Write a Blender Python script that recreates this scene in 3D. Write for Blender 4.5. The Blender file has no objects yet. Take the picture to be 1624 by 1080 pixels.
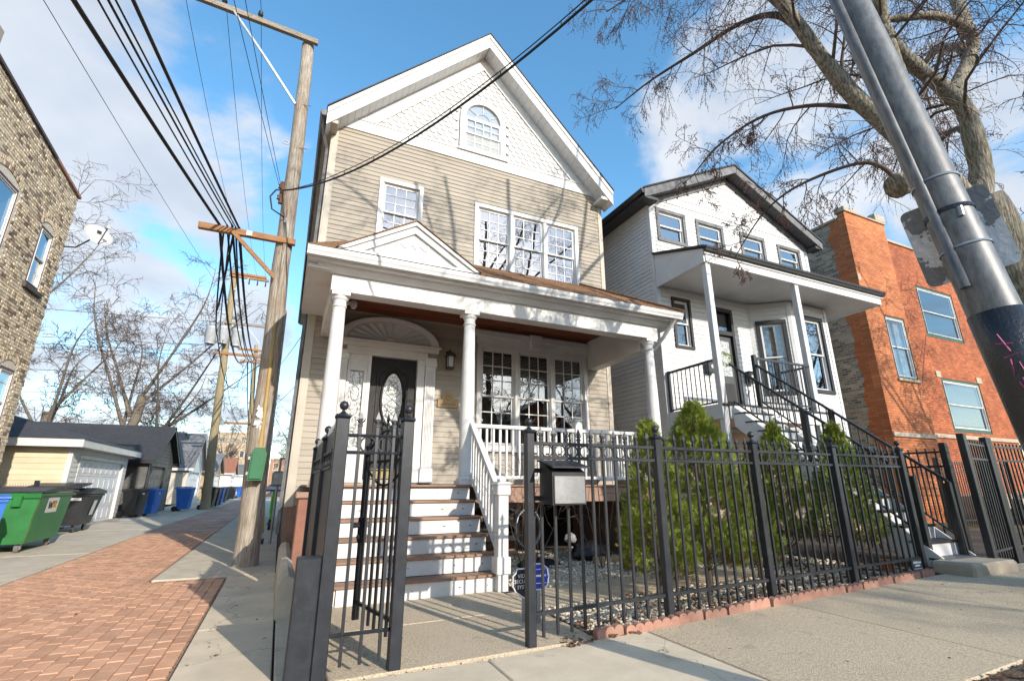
import bpy, bmesh, math, random
import numpy as np
from mathutils import Vector, Matrix
R = math.radians
sc = bpy.context.scene
COL = sc.collection
random.seed(7)
# ------------------------------------------------------------------ camera
cam = bpy.data.cameras.new('camera'); camo = bpy.data.objects.new('camera', cam); COL.objects.link(camo)
cam.sensor_width = 36.0; cam.lens = 36.0 * 764 / 1624
cam.clip_start = 0.05; cam.clip_end = 2000
camo.location = (0, 0, 1.3); camo.rotation_euler = (R(90 + 16.6), 0, R(-24.75))
sc.camera = camo
sc.render.resolution_x = 1024; sc.render.resolution_y = 680
# ------------------------------------------------------------------ light: sun low behind the camera's right shoulder
SUN = Vector((-.31, 1, -.44)).normalized()          # the way the light travels
sl = bpy.data.lights.new('sun', 'SUN'); so = bpy.data.objects.new('sun', sl); COL.objects.link(so)
sl.energy = 3.3; sl.angle = R(0.5); sl.color = (1, .92, .80)
so.rotation_euler = SUN.to_track_quat('-Z', 'Y').to_euler(); so.location = (10, -30, 30)
sc.view_settings.view_transform = 'Standard'; sc.view_settings.look = 'None'
sc.view_settings.exposure = 0.84; sc.view_settings.gamma = 1; sc.view_settings.use_curve_mapping = False
world = bpy.data.worlds.new('World'); sc.world = world; world.use_nodes = True
def build_sky():
    nt = world.node_tree; N = nt.nodes; L = nt.links; N.clear()
    out = N.new('ShaderNodeOutputWorld'); bg = N.new('ShaderNodeBackground'); bg.inputs[1].default_value = 0.15
    sky = N.new('ShaderNodeTexSky'); sky.sky_type = 'NISHITA'; sky.sun_disc = False
    sky.sun_elevation = math.asin(-SUN.z); sky.sun_rotation = math.atan2(-SUN.x, -SUN.y)
    sky.air_density = 1.0; sky.dust_density = 0.6; sky.ozone_density = 1.8
    hs = N.new('ShaderNodeHueSaturation'); hs.inputs['Hue'].default_value = .489; hs.inputs['Saturation'].default_value = 1.2; hs.inputs['Value'].default_value = 1.3
    L.new(sky.outputs[0], hs.inputs['Color'])
    tc = N.new('ShaderNodeTexCoord'); sep = N.new('ShaderNodeSeparateXYZ'); L.new(tc.outputs['Generated'], sep.inputs[0])
    def m(op, a, b=None, clamp=False):
        n = N.new('ShaderNodeMath'); n.operation = op; n.use_clamp = clamp
        for i, v in enumerate((a, b)):
            if v is None: continue
            if isinstance(v, (int, float)): n.inputs[i].default_value = v
            else: L.new(v, n.inputs[i])
        return n.outputs[0]
    zc = m('ADD', m('MAXIMUM', sep.outputs[2], 0.0), 0.22)
    comb = N.new('ShaderNodeCombineXYZ'); L.new(m('DIVIDE', sep.outputs[0], zc), comb.inputs[0]); L.new(m('DIVIDE', sep.outputs[1], zc), comb.inputs[1])
    mp = N.new('ShaderNodeMapping'); L.new(comb.outputs[0], mp.inputs[0]); mp.inputs['Location'].default_value = (3.1, 1.7, 0)
    n1 = N.new('ShaderNodeTexNoise'); L.new(mp.outputs[0], n1.inputs['Vector']); n1.inputs['Scale'].default_value = 1.9
    n1.inputs['Detail'].default_value = 9; n1.inputs['Roughness'].default_value = .56; n1.inputs['Distortion'].default_value = .25
    n2 = N.new('ShaderNodeTexNoise'); L.new(mp.outputs[0], n2.inputs['Vector']); n2.inputs['Scale'].default_value = 2.3; n2.inputs['Detail'].default_value = 5
    # cloud banks: (direction, cos of reach, weight)
    dens = n1.outputs['Fac']
    for d, k, w in BANKS:
        dv = N.new('ShaderNodeVectorMath'); dv.operation = 'DOT_PRODUCT'; L.new(tc.outputs['Generated'], dv.inputs[0]); dv.inputs[1].default_value = Vector(d).normalized()
        mr = N.new('ShaderNodeMapRange'); mr.interpolation_type = 'SMOOTHSTEP'; L.new(dv.outputs['Value'], mr.inputs[0]); mr.inputs[1].default_value = k; mr.inputs[2].default_value = 1; mr.inputs[3].default_value = 0; mr.inputs[4].default_value = w
        dens = m('ADD', dens, mr.outputs[0])
    cov = N.new('ShaderNodeMapRange'); cov.interpolation_type = 'SMOOTHSTEP'; L.new(dens, cov.inputs[0]); cov.inputs[1].default_value = .54; cov.inputs[2].default_value = .68
    shade = N.new('ShaderNodeMapRange'); L.new(n2.outputs['Fac'], shade.inputs[0]); shade.inputs[1].default_value = .3; shade.inputs[2].default_value = .7
    cc = N.new('ShaderNodeMix'); cc.data_type = 'RGBA'; L.new(shade.outputs[0], cc.inputs[0]); cc.inputs[6].default_value = (2.2, 2.5, 2.95, 1); cc.inputs[7].default_value = (3.6, 3.68, 3.85, 1)
    mx = N.new('ShaderNodeMix'); mx.data_type = 'RGBA'; L.new(m('MULTIPLY', cov.outputs[0], .93), mx.inputs[0]); L.new(hs.outputs[0], mx.inputs[6]); L.new(cc.outputs[2], mx.inputs[7])
    L.new(mx.outputs[2], bg.inputs[0]); L.new(bg.outputs[0], out.inputs[0])
BANKS = [((-.38, .85, .34), .80, .19), ((-.55, .7, .75), .93, .10), ((.80, .50, .62), .90, .15), ((.70, .75, .5), .985, .10), ((.2, .9, .75), .84, -.22)]
build_sky()

# ------------------------------------------------------------------ materials
MATS = {}
def mat(name, col, col2=None, rough=.7, nscale=3., ndet=6, var=0., bump=0., bscale=30., metal=0., stretch=(1, 1, 1), contrast=(.35, .65), spec=.4, grime=0., gscale=.7, gcol=(.08, .07, .06), crack=0.):
    if name in MATS: return MATS[name]
    m = bpy.data.materials.new(name); m.use_nodes = True; nt = m.node_tree; N = nt.nodes; L = nt.links
    b = N['Principled BSDF']; b.inputs['Roughness'].default_value = rough; b.inputs['Metallic'].default_value = metal
    b.inputs['Specular IOR Level'].default_value = spec
    geo = N.new('ShaderNodeNewGeometry'); mp = N.new('ShaderNodeMapping'); L.new(geo.outputs['Position'], mp.inputs[0]); mp.inputs['Scale'].default_value = stretch
    no = N.new('ShaderNodeTexNoise'); L.new(mp.outputs[0], no.inputs['Vector']); no.inputs['Scale'].default_value = nscale; no.inputs['Detail'].default_value = ndet; no.inputs['Roughness'].default_value = .62
    mr = N.new('ShaderNodeMapRange'); L.new(no.outputs['Fac'], mr.inputs[0]); mr.inputs[1].default_value = contrast[0]; mr.inputs[2].default_value = contrast[1]
    mx = N.new('ShaderNodeMix'); mx.data_type = 'RGBA'; L.new(mr.outputs[0], mx.inputs[0])
    c2 = col2 or tuple(c * .82 for c in col)
    mx.inputs[6].default_value = (*c2, 1); mx.inputs[7].default_value = (*col, 1)
    cur = mx.outputs[2]
    if var:
        oi = N.new('ShaderNodeObjectInfo'); ad = N.new('ShaderNodeMath'); ad.operation = 'ADD'; L.new(oi.outputs['Random'], ad.inputs[0]); L.new(geo.outputs['Random Per Island'], ad.inputs[1])
        fr = N.new('ShaderNodeMath'); fr.operation = 'FRACT'; L.new(ad.outputs[0], fr.inputs[0])
        v = N.new('ShaderNodeMapRange'); L.new(fr.outputs[0], v.inputs[0]); v.inputs[3].default_value = 1 - var; v.inputs[4].default_value = 1 + var
        hsv = N.new('ShaderNodeHueSaturation'); L.new(cur, hsv.inputs['Color']); L.new(v.outputs[0], hsv.inputs['Value']); cur = hsv.outputs[0]
    if grime:
        g = N.new('ShaderNodeTexNoise'); L.new(geo.outputs['Position'], g.inputs['Vector']); g.inputs['Scale'].default_value = gscale; g.inputs['Detail'].default_value = 8; g.inputs['Roughness'].default_value = .7
        gr = N.new('ShaderNodeMapRange'); L.new(g.outputs['Fac'], gr.inputs[0]); gr.inputs[1].default_value = .5; gr.inputs[2].default_value = .75; gr.inputs[4].default_value = grime
        gm = N.new('ShaderNodeMix'); gm.data_type = 'RGBA'; L.new(gr.outputs[0], gm.inputs[0]); L.new(cur, gm.inputs[6]); gm.inputs[7].default_value = (*gcol, 1); cur = gm.outputs[2]
    if crack:
        wn = N.new('ShaderNodeTexNoise'); L.new(geo.outputs['Position'], wn.inputs['Vector']); wn.inputs['Scale'].default_value = 2.3; wn.inputs['Detail'].default_value = 6
        va = N.new('ShaderNodeVectorMath'); va.operation = 'MULTIPLY_ADD'; L.new(wn.outputs['Color'], va.inputs[0]); va.inputs[1].default_value = (.8, .8, .8); L.new(geo.outputs['Position'], va.inputs[2])
        vo = N.new('ShaderNodeTexVoronoi'); vo.feature = 'DISTANCE_TO_EDGE'; L.new(va.outputs[0], vo.inputs['Vector']); vo.inputs['Scale'].default_value = .33
        cm = N.new('ShaderNodeMapRange'); L.new(vo.outputs['Distance'], cm.inputs[0]); cm.inputs[1].default_value = .0; cm.inputs[2].default_value = .0022; cm.inputs[3].default_value = crack; cm.inputs[4].default_value = 0
        cx = N.new('ShaderNodeMix'); cx.data_type = 'RGBA'; L.new(cm.outputs[0], cx.inputs[0]); L.new(cur, cx.inputs[6]); cx.inputs[7].default_value = (.07, .06, .05, 1); cur = cx.outputs[2]
        sn = N.new('ShaderNodeTexNoise'); L.new(geo.outputs['Position'], sn.inputs['Vector']); sn.inputs['Scale'].default_value = 3.2; sn.inputs['Detail'].default_value = 3
        sm = N.new('ShaderNodeMapRange'); L.new(sn.outputs['Fac'], sm.inputs[0]); sm.inputs[1].default_value = .66; sm.inputs[2].default_value = .72; sm.inputs[4].default_value = .28
        sx = N.new('ShaderNodeMix'); sx.data_type = 'RGBA'; L.new(sm.outputs[0], sx.inputs[0]); L.new(cur, sx.inputs[6]); sx.inputs[7].default_value = (.16, .14, .115, 1); cur = sx.outputs[2]
    L.new(cur, b.inputs['Base Color'])
    if bump:
        bn = N.new('ShaderNodeTexNoise'); L.new(mp.outputs[0], bn.inputs['Vector']); bn.inputs['Scale'].default_value = bscale; bn.inputs['Detail'].default_value = 5
        bp = N.new('ShaderNodeBump'); bp.inputs['Strength'].default_value = min(1, bump); bp.inputs['Distance'].default_value = .01 * max(1, bump); L.new(bn.outputs['Fac'], bp.inputs['Height']); L.new(bp.outputs[0], b.inputs['Normal'])
    MATS[name] = m; return m
def glass_mat(name, tint=(.75, .8, .82), base=.22, wav=.04):
    m = bpy.data.materials.new(name); m.use_nodes = True; nt = m.node_tree; N = nt.nodes; L = nt.links; N.clear()
    out = N.new('ShaderNodeOutputMaterial'); tr = N.new('ShaderNodeBsdfTransparent'); tr.inputs[0].default_value = (*tint, 1)
    gl = N.new('ShaderNodeBsdfGlossy'); gl.inputs['Roughness'].default_value = .015; gl.inputs[0].default_value = (.93, .97, 1, 1)
    lw = N.new('ShaderNodeLayerWeight'); lw.inputs[0].default_value = .5
    p = N.new('ShaderNodeMath'); p.operation = 'POWER'; L.new(lw.outputs['Facing'], p.inputs[0]); p.inputs[1].default_value = 3
    a = N.new('ShaderNodeMath'); a.operation = 'MULTIPLY_ADD'; L.new(p.outputs[0], a.inputs[0]); a.inputs[1].default_value = .45; a.inputs[2].default_value = base
    geo = N.new('ShaderNodeNewGeometry'); no = N.new('ShaderNodeTexNoise'); L.new(geo.outputs['Position'], no.inputs['Vector']); no.inputs['Scale'].default_value = 2.2
    bp = N.new('ShaderNodeBump'); bp.inputs['Strength'].default_value = wav; bp.inputs['Distance'].default_value = .02; L.new(no.outputs['Fac'], bp.inputs['Height']); L.new(bp.outputs[0], gl.inputs['Normal'])
    mx = N.new('ShaderNodeMixShader'); L.new(a.outputs[0], mx.inputs[0]); L.new(tr.outputs[0], mx.inputs[1]); L.new(gl.outputs[0], mx.inputs[2]); L.new(mx.outputs[0], out.inputs[0])
    MATS[name] = m; return m
def brick_mat(name, c1, c2, mortar, w=.21, h=.073, gap=.011, axis='X', bump=.5, rough=.85, off=.5):
    m = bpy.data.materials.new(name); m.use_nodes = True; nt = m.node_tree; N = nt.nodes; L = nt.links; b = N['Principled BSDF']; b.inputs['Roughness'].default_value = rough; b.inputs['Specular IOR Level'].default_value = .25
    geo = N.new('ShaderNodeNewGeometry'); sp = N.new('ShaderNodeSeparateXYZ'); L.new(geo.outputs['Position'], sp.inputs[0]); cb = N.new('ShaderNodeCombineXYZ')
    if axis == 'X': L.new(sp.outputs[0], cb.inputs[0]); L.new(sp.outputs[2], cb.inputs[1])
    elif axis == 'Y': L.new(sp.outputs[1], cb.inputs[0]); L.new(sp.outputs[2], cb.inputs[1])
    else: L.new(sp.outputs[1], cb.inputs[0]); L.new(sp.outputs[0], cb.inputs[1])
    br = N.new('ShaderNodeTexBrick'); L.new(cb.outputs[0], br.inputs['Vector']); br.inputs['Scale'].default_value = 1; br.inputs['Brick Width'].default_value = w + gap; br.inputs['Row Height'].default_value = h + gap; br.inputs['Mortar Size'].default_value = gap * .5; br.inputs['Mortar Smooth'].default_value = .2; br.offset = off
    br.inputs['Color1'].default_value = (*c1, 1); br.inputs['Color2'].default_value = (*c2, 1); br.inputs['Mortar'].default_value = (*mortar, 1); br.inputs['Bias'].default_value = 0
    no = N.new('ShaderNodeTexNoise'); L.new(geo.outputs['Position'], no.inputs['Vector']); no.inputs['Scale'].default_value = 1.1; no.inputs['Detail'].default_value = 8
    mr = N.new('ShaderNodeMapRange'); L.new(no.outputs['Fac'], mr.inputs[0]); mr.inputs[1].default_value = .3; mr.inputs[2].default_value = .7; mr.inputs[3].default_value = .72; mr.inputs[4].default_value = 1.18
    hsv = N.new('ShaderNodeHueSaturation'); L.new(br.outputs['Color'], hsv.inputs['Color']); L.new(mr.outputs[0], hsv.inputs['Value']); L.new(hsv.outputs[0], b.inputs['Base Color'])
    bp = N.new('ShaderNodeBump'); bp.invert = True; bp.inputs['Strength'].default_value = bump; bp.inputs['Distance'].default_value = .01; L.new(br.outputs['Fac'], bp.inputs['Height']); L.new(bp.outputs[0], b.inputs['Normal'])
    MATS[name] = m; return m

WHITE = mat('white_paint', (.64, .632, .62), (.55, .543, .532), .5, 2.2, var=.03, bump=.12, bscale=40, grime=.22, gscale=1.3, gcol=(.42, .40, .37))
WHITE2 = mat('white_vinyl', (.62, .62, .62), (.545, .545, .55), .45, 1.8, var=.035, grime=.18, gscale=1.1, gcol=(.5, .49, .47))
SCALE_M = mat('white_shingle_paint', (.60, .592, .575), (.51, .502, .488), .6, 3, var=.07, bump=.2, bscale=25, grime=.2, gscale=1.6, gcol=(.45, .42, .38))
BEIGE = mat('beige_vinyl', (.335, .292, .235), (.285, .248, .20), .55, 1.6, var=.05, bump=.15, bscale=30, stretch=(.3, .3, 4), grime=.2, gscale=.9, gcol=(.25, .22, .18))
BEIGE_T = mat('beige_trim', (.44, .395, .325), (.38, .34, .28), .5, 2, grime=.2, gcol=(.25, .22, .18))
BROWN_ST = mat('brown_stucco', (.27, .165, .12), (.21, .13, .095), .9, 5, bump=.6, bscale=90, grime=.35, gscale=1.5)
BROWN_TR = mat('brown_trim_paint', (.33, .20, .14), (.27, .165, .12), .7, 4, bump=.2, grime=.2)
TREAD = mat('composite_tread', (.30, .17, .11), (.22, .125, .08), .6, 6, var=.1, bump=.35, bscale=12, stretch=(1, 14, 4), grime=.25, gscale=3)
CEILW = mat('stained_ceiling_board', (.22, .065, .025), (.11, .03, .012), .35, 5, var=.25, bump=.2, stretch=(.6, 9, 9))
SHING = mat('brown_roof_shingle', (.23, .125, .065), (.13, .075, .045), .9, 14, var=.2, bump=.7, bscale=120)
DKSHING = mat('dark_roof_shingle', (.055, .055, .06), (.035, .035, .04), .9, 10, var=.15, bump=.7, bscale=90, grime=.2, gcol=(.12, .12, .12))
GRSHING = mat('grey_roof_shingle', (.20, .20, .20), (.14, .14, .145), .9, 8, var=.1, bump=.5, bscale=60)
BLKTRIM = mat('black_trim', (.022, .021, .021), (.014, .014, .014), .45, 6, bump=.15, grime=.15, gcol=(.1, .1, .1))
GREYTRIM = mat('weathered_grey_trim', (.16, .16, .165), (.075, .075, .08), .6, 5, bump=.2, bscale=40, grime=.3, gcol=(.28, .28, .28))
IRON = mat('black_iron', (.016, .019, .025), (.010, .012, .016), .4, 9, bump=.04, bscale=70, grime=.2, gscale=5, gcol=(.05, .048, .046), spec=.55)
IRON2 = mat('worn_black_iron', (.026, .029, .037), (.017, .019, .024), .38, 8, bump=.04, bscale=50, grime=.3, gscale=9, gcol=(.07, .068, .066), spec=.35)
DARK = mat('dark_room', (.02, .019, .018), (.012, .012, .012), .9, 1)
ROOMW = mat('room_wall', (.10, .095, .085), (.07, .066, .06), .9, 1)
BLIND = mat('blind_slat', (.52, .51, .48), (.45, .44, .42), .5, 3, var=.05)
CURT = mat('curtain_cloth', (.42, .41, .39), (.25, .245, .235), .85, 6, stretch=(9, 9, .6), bump=.3, bscale=8)
DOORB = mat('dark_door_paint', (.022, .019, .018), (.010, .009, .009), .5, 5, bump=.1, bscale=6, stretch=(12, 12, 1.2), spec=.25)
LEADG = mat('leaded_glass_pattern', (.55, .56, .54), (.22, .23, .23), .12, 28, ndet=2, bump=.8, bscale=22, contrast=(.42, .58), spec=.9)
LEAD = mat('lead_came', (.55, .54, .50), (.32, .31, .28), .3, 12, metal=.7)
BRASS = mat('aged_brass', (.30, .24, .11), (.18, .14, .07), .35, 12, metal=.8)
GLASS = glass_mat('window_glass', base=.30)
GLASS_LO = glass_mat('clear_window_glass', base=.16)
CONC = mat('concrete', (.57, .495, .39), (.46, .40, .315), .88, 3, var=.03, bump=.5, bscale=120, grime=.4, gscale=.8, gcol=(.22, .195, .16), crack=.85)
CONC_L = mat('pale_concrete', (.65, .55, .415), (.54, .455, .34), .88, 2.6, var=.04, bump=.45, bscale=140, grime=.35, gscale=1.0, gcol=(.30, .265, .215), crack=.8)
AGG = mat('exposed_aggregate', (.68, .555, .395), (.32, .255, .18), .92, 70, ndet=4, var=.04, bump=1., bscale=160, contrast=(.3, .62), grime=.4, gscale=.9, gcol=(.30, .25, .19), crack=.6)
PAVER = mat('clay_paver', (.60, .345, .22), (.50, .27, .165), .9, 4, var=.14, bump=.6, bscale=110, grime=.4, gscale=.9, gcol=(.27, .20, .155))
SAND = mat('joint_sand', (.36, .24, .175), (.27, .175, .125), .95, 40, bump=.8, bscale=150)
SOIL = mat('soil', (.13, .095, .07), (.075, .055, .042), .97, 14, bump=1., bscale=60)
ASPH = mat('asphalt', (.06, .06, .062), (.04, .04, .042), .92, 30, bump=.6, bscale=160)
GRAVEL = mat('river_gravel', (.58, .50, .39), (.42, .36, .28), .75, 20, var=.42, bump=.3, bscale=80)
LEAFD = mat('dead_leaf', (.20, .10, .05), (.11, .055, .03), .8, 12, var=.4)
EDGE_B = mat('terracotta_edging', (.40, .215, .155), (.29, .15, .11), .85, 8, var=.16, bump=.5, bscale=90, grime=.4, gscale=4, gcol=(.24, .19, .15))
ARBOR = mat('arborvitae_scale_leaf', (.265, .31, .045), (.13, .185, .027), .55, 5.5, var=.34, contrast=(.36, .64), spec=.25)
BARK = mat('ridged_bark', (.31, .275, .21), (.11, .092, .068), .95, 9, bump=1.6, bscale=14, stretch=(5, 5, .9), contrast=(.4, .6), grime=.5, gscale=2.2, gcol=(.16, .15, .055))
BARK2 = mat('pale_bark', (.20, .17, .135), (.11, .09, .07), .95, 8, bump=.8, bscale=20, stretch=(3, 3, 1))
TWIG = mat('twig_bark', (.12, .088, .07), (.075, .052, .042), .85, 6, var=.2)
BUD = mat('red_brown_bud', (.15, .055, .04), (.085, .033, .025), .7, 6, var=.35)
POLEW = mat('weathered_pole_wood', (.38, .34, .285), (.17, .135, .105), .92, 6, bump=1.2, bscale=9, stretch=(9, 9, .55), contrast=(.35, .62), grime=.75, gscale=1.1, gcol=(.21, .115, .06))
POLEW2 = mat('old_pole_wood', (.34, .27, .16), (.20, .155, .09), .92, 6, bump=.8, bscale=9, stretch=(8, 8, .5), grime=.5, gscale=1.2, gcol=(.19, .16, .07))
ARMW = mat('crossarm_wood', (.33, .17, .08), (.21, .105, .05), .85, 6, bump=.5, bscale=9, stretch=(.8, 8, 8))
ARMG = mat('grey_crossarm_wood', (.30, .26, .21), (.16, .13, .10), .9, 6, bump=.8, bscale=9, stretch=(.8, 8, 8))
CABLE = mat('black_cable', (.016, .016, .018), (.010, .010, .011), .55, 8)
GALV = mat('galvanised_steel', (.36, .38, .40), (.25, .27, .29), .45, 7, metal=.6, bump=.1)
LAMPM = mat('weathered_lamp_pole', (.16, .165, .17), (.075, .078, .084), .46, 9, metal=.1, bump=.05, bscale=40, stretch=(3, 3, 1), grime=.5, gscale=6, gcol=(.05, .05, .055), spec=.5)
# ------------------------------------------------------------------ mesh helpers
def frame(ox, oy, deg=0.):
    """local (u along wall, d out of wall, z) -> world; deg 0 faces -Y, 90 faces +X, -90 faces -X"""
    c, s = math.cos(R(deg)), math.sin(R(deg))
    return lambda p: (ox + p[0] * c + p[1] * s, oy + p[0] * s - p[1] * c, p[2])
class MB:
    def __init__(s, xf=None): s.v = []; s.f = []; s.xf = xf
    def add(s, vs, fs):
        b = len(s.v); s.v += [s.xf(p) for p in vs] if s.xf else [tuple(p) for p in vs]
        s.f += [tuple(i + b for i in f) for f in fs]; return s
    def box(s, x0, x1, y0, y1, z0, z1, c=0.):
        if c <= 0:
            return s.add([(x0, y0, z0), (x1, y0, z0), (x1, y1, z0), (x0, y1, z0), (x0, y0, z1), (x1, y0, z1), (x1, y1, z1), (x0, y1, z1)],
                         [(0, 3, 2, 1), (4, 5, 6, 7), (0, 1, 5, 4), (1, 2, 6, 5), (2, 3, 7, 6), (3, 0, 4, 7)])
        vs = []; idx = {}
        for i, x in enumerate((x0, x1)):
            for j, y in enumerate((y0, y1)):
                for k, z in enumerate((z0, z1)):
                    sx, sy, sz = (1 - 2 * i) * c, (1 - 2 * j) * c, (1 - 2 * k) * c
                    for a, p in enumerate(((x, y + sy, z + sz), (x + sx, y, z + sz), (x + sx, y + sy, z))):
                        idx[i, j, k, a] = len(vs); vs.append(p)
        fs = []
        for i in (0, 1): fs.append(tuple(idx[i, j, k, 0] for j, k in ((0, 0), (1, 0), (1, 1), (0, 1))))
        for j in (0, 1): fs.append(tuple(idx[i, j, k, 1] for i, k in ((0, 0), (1, 0), (1, 1), (0, 1))))
        for k in (0, 1): fs.append(tuple(idx[i, j, k, 2] for i, j in ((0, 0), (1, 0), (1, 1), (0, 1))))
        for j in (0, 1):
            for k in (0, 1): fs.append((idx[0, j, k, 1], idx[1, j, k, 1], idx[1, j, k, 2], idx[0, j, k, 2]))
        for i in (0, 1):
            for k in (0, 1): fs.append((idx[i, 0, k, 0], idx[i, 1, k, 0], idx[i, 1, k, 2], idx[i, 0, k, 2]))
        for i in (0, 1):
            for j in (0, 1): fs.append((idx[i, j, 0, 0], idx[i, j, 1, 0], idx[i, j, 1, 1], idx[i, j, 0, 1]))
        for key in ((i, j, k) for i in (0, 1) for j in (0, 1) for k in (0, 1)): fs.append(tuple(idx[(*key, a)] for a in (0, 1, 2)))
        return s.add(vs, fs)
    def quad(s, a, b, c, d): return s.add([a, b, c, d], [(0, 1, 2, 3)])
    def prism(s, poly, a0, a1, axis='y'):
        """poly in the two other axes, extruded along axis; y: (x,z)  x: (y,z)  z: (x,y)"""
        mk = {'y': lambda p, a: (p[0], a, p[1]), 'x': lambda p, a: (a, p[0], p[1]), 'z': lambda p, a: (p[0], p[1], a)}[axis]
        n = len(poly)
        return s.add([mk(p, a0) for p in poly] + [mk(p, a1) for p in poly],
                     [tuple(range(n)), tuple(range(2 * n - 1, n - 1, -1))] + [(i, (i + 1) % n, n + (i + 1) % n, n + i) for i in range(n)])
    def tube(s, pts, r, n=6, cap=True, twist=0.):
        P = [Vector(p) for p in pts]; m = len(P)
        rs = r if isinstance(r, (list, tuple)) else [r] * m
        vs = []; fs = []; up = None
        for i in range(m):
            t = (P[min(i + 1, m - 1)] - P[max(i - 1, 0)]).normalized()
            if up is None:
                up = Vector((0, 0, 1)) if abs(t.z) < .9 else Vector((1, 0, 0))
            a = t.cross(up)
            if a.length < 1e-5: a = t.orthogonal()
            a.normalize(); b = t.cross(a); up = -b if b.dot(up) < 0 else b
            a = t.cross(up).normalized(); b = up.normalized()
            for k in range(n):
                an = 2 * math.pi * k / n + twist
                vs.append(tuple(P[i] + (a * math.cos(an) + b * math.sin(an)) * rs[i]))
        for i in range(m - 1):
            for k in range(n): fs.append((i * n + k, i * n + (k + 1) % n, (i + 1) * n + (k + 1) % n, (i + 1) * n + k))
        if cap: fs += [tuple(range(n)), tuple(range((m - 1) * n, m * n))]
        return s.add(vs, fs)
    def lathe(s, prof, c=(0, 0, 0), n=16):
        vs = []; fs = []; m = len(prof)
        for r, z in prof:
            for k in range(n):
                a = 2 * math.pi * k / n; vs.append((c[0] + r * math.cos(a), c[1] + r * math.sin(a), c[2] + z))
        for i in range(m - 1):
            for k in range(n): fs.append((i * n + k, i * n + (k + 1) % n, (i + 1) * n + (k + 1) % n, (i + 1) * n + k))
        fs += [tuple(range(n)), tuple(range((m - 1) * n, m * n))]
        return s.add(vs, fs)
    def ring(s, c, ra, rb, n=14, th=.007, xd=(1, 0, 0), zd=(0, 0, 1)):
        xd, zd = Vector(xd), Vector(zd)
        pts = [Vector(c) + xd * (ra * math.cos(2 * math.pi * k / n)) + zd * (rb * math.sin(2 * math.pi * k / n)) for k in range(n + 1)]
        return s.tube(pts, th, 5, False)
ORG = {}
def mesh_of(name, mb, m, org=(0, 0, 0), smooth=False):
    me = bpy.data.meshes.new(name)
    v = np.asarray(mb.v, dtype=np.float32).reshape(-1, 3) - np.asarray(org, dtype=np.float32)
    me.from_pydata(v.tolist(), [], mb.f); me.materials.append(m)
    if smooth: me.polygons.foreach_set('use_smooth', [True] * len(me.polygons))
    me.update(); return me
def tag(o, label=None, cat=None, group=None, kind=None):
    if label: o['label'] = label
    if cat: o['category'] = cat
    if group: o['group'] = group
    if kind: o['kind'] = kind
    return o
def thing(name, label, cat, loc, group=None):
    o = bpy.data.objects.new(name, None); COL.objects.link(o); o.location = loc; o.empty_display_size = .2
    ORG[o.name] = tuple(loc); return tag(o, label, cat, group)
def obj(name, mb, m, parent=None, smooth=False, label=None, kind=None, base=None):
    org = ORG[parent.name] if parent else (base or (0, 0, 0))
    o = bpy.data.objects.new(name, mesh_of(name, mb, m, org, smooth)); COL.objects.link(o)
    if parent: o.parent = parent
    else: o.location = org
    ORG[o.name] = org
    if label: o['label'] = label
    if kind: o['kind'] = kind
    return o
def single(name, mb, m, label, cat, base, smooth=False, group=None, kind=None):
    return tag(obj(name, mb, m, None, smooth, base=base), label, cat, group, kind)
def inst(name, me, parent, loc, rot=(0, 0, 0), scale=(1, 1, 1), kind=None):
    o = bpy.data.objects.new(name, me); COL.objects.link(o); org = (0, 0, 0)
    if parent: o.parent = parent; org = ORG[parent.name]
    o.location = (loc[0] - org[0], loc[1] - org[1], loc[2] - org[2]); o.rotation_euler = rot; o.scale = scale
    ORG[o.name] = tuple(loc)
    if kind: o['kind'] = kind
    return o
def struct(name, mb, m, smooth=False): return obj(name, mb, m, None, smooth, kind='structure')
def copy_tree(o, parent=None):
    c = o.copy(); COL.objects.link(c)
    if parent: c.parent = parent
    ORG[c.name] = ORG.get(o.name, (0, 0, 0))
    for ch in list(o.children): copy_tree(ch, c)
    return c
def text(body, size, m, parent, to_world, depth=.002, name='lettering', align='CENTER', sx=1.):
    cu = bpy.data.curves.new('txt', 'FONT'); cu.body = body; cu.size = size; cu.align_x = align; cu.align_y = 'CENTER'; cu.extrude = depth; cu.resolution_u = 2
    t = bpy.data.objects.new('txt', cu); COL.objects.link(t); bpy.context.view_layer.update()
    me = bpy.data.meshes.new_from_object(t.evaluated_get(bpy.context.evaluated_depsgraph_get()))
    bpy.data.objects.remove(t)
    mb = MB(); mb.v = [to_world(v.co.x * sx, v.co.y, v.co.z) for v in me.vertices]; mb.f = [tuple(p.vertices) for p in me.polygons]
    bpy.data.meshes.remove(me); return obj(name, mb, m, parent)
def g(x):                                            # the pavement rises gently to the right
    return 0. if x < 2 else min(.17, .027 * (x - 2))
def cut(a0, a1, holes):
    seg = [(a0, a1)]
    for h0, h1 in holes:
        out = []
        for s0, s1 in seg:
            if h1 <= s0 or h0 >= s1: out.append((s0, s1)); continue
            if h0 > s0: out.append((s0, h0))
            if h1 < s1: out.append((h1, s1))
        seg = out
    return [s for s in seg if s[1] - s[0] > .01]
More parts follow.
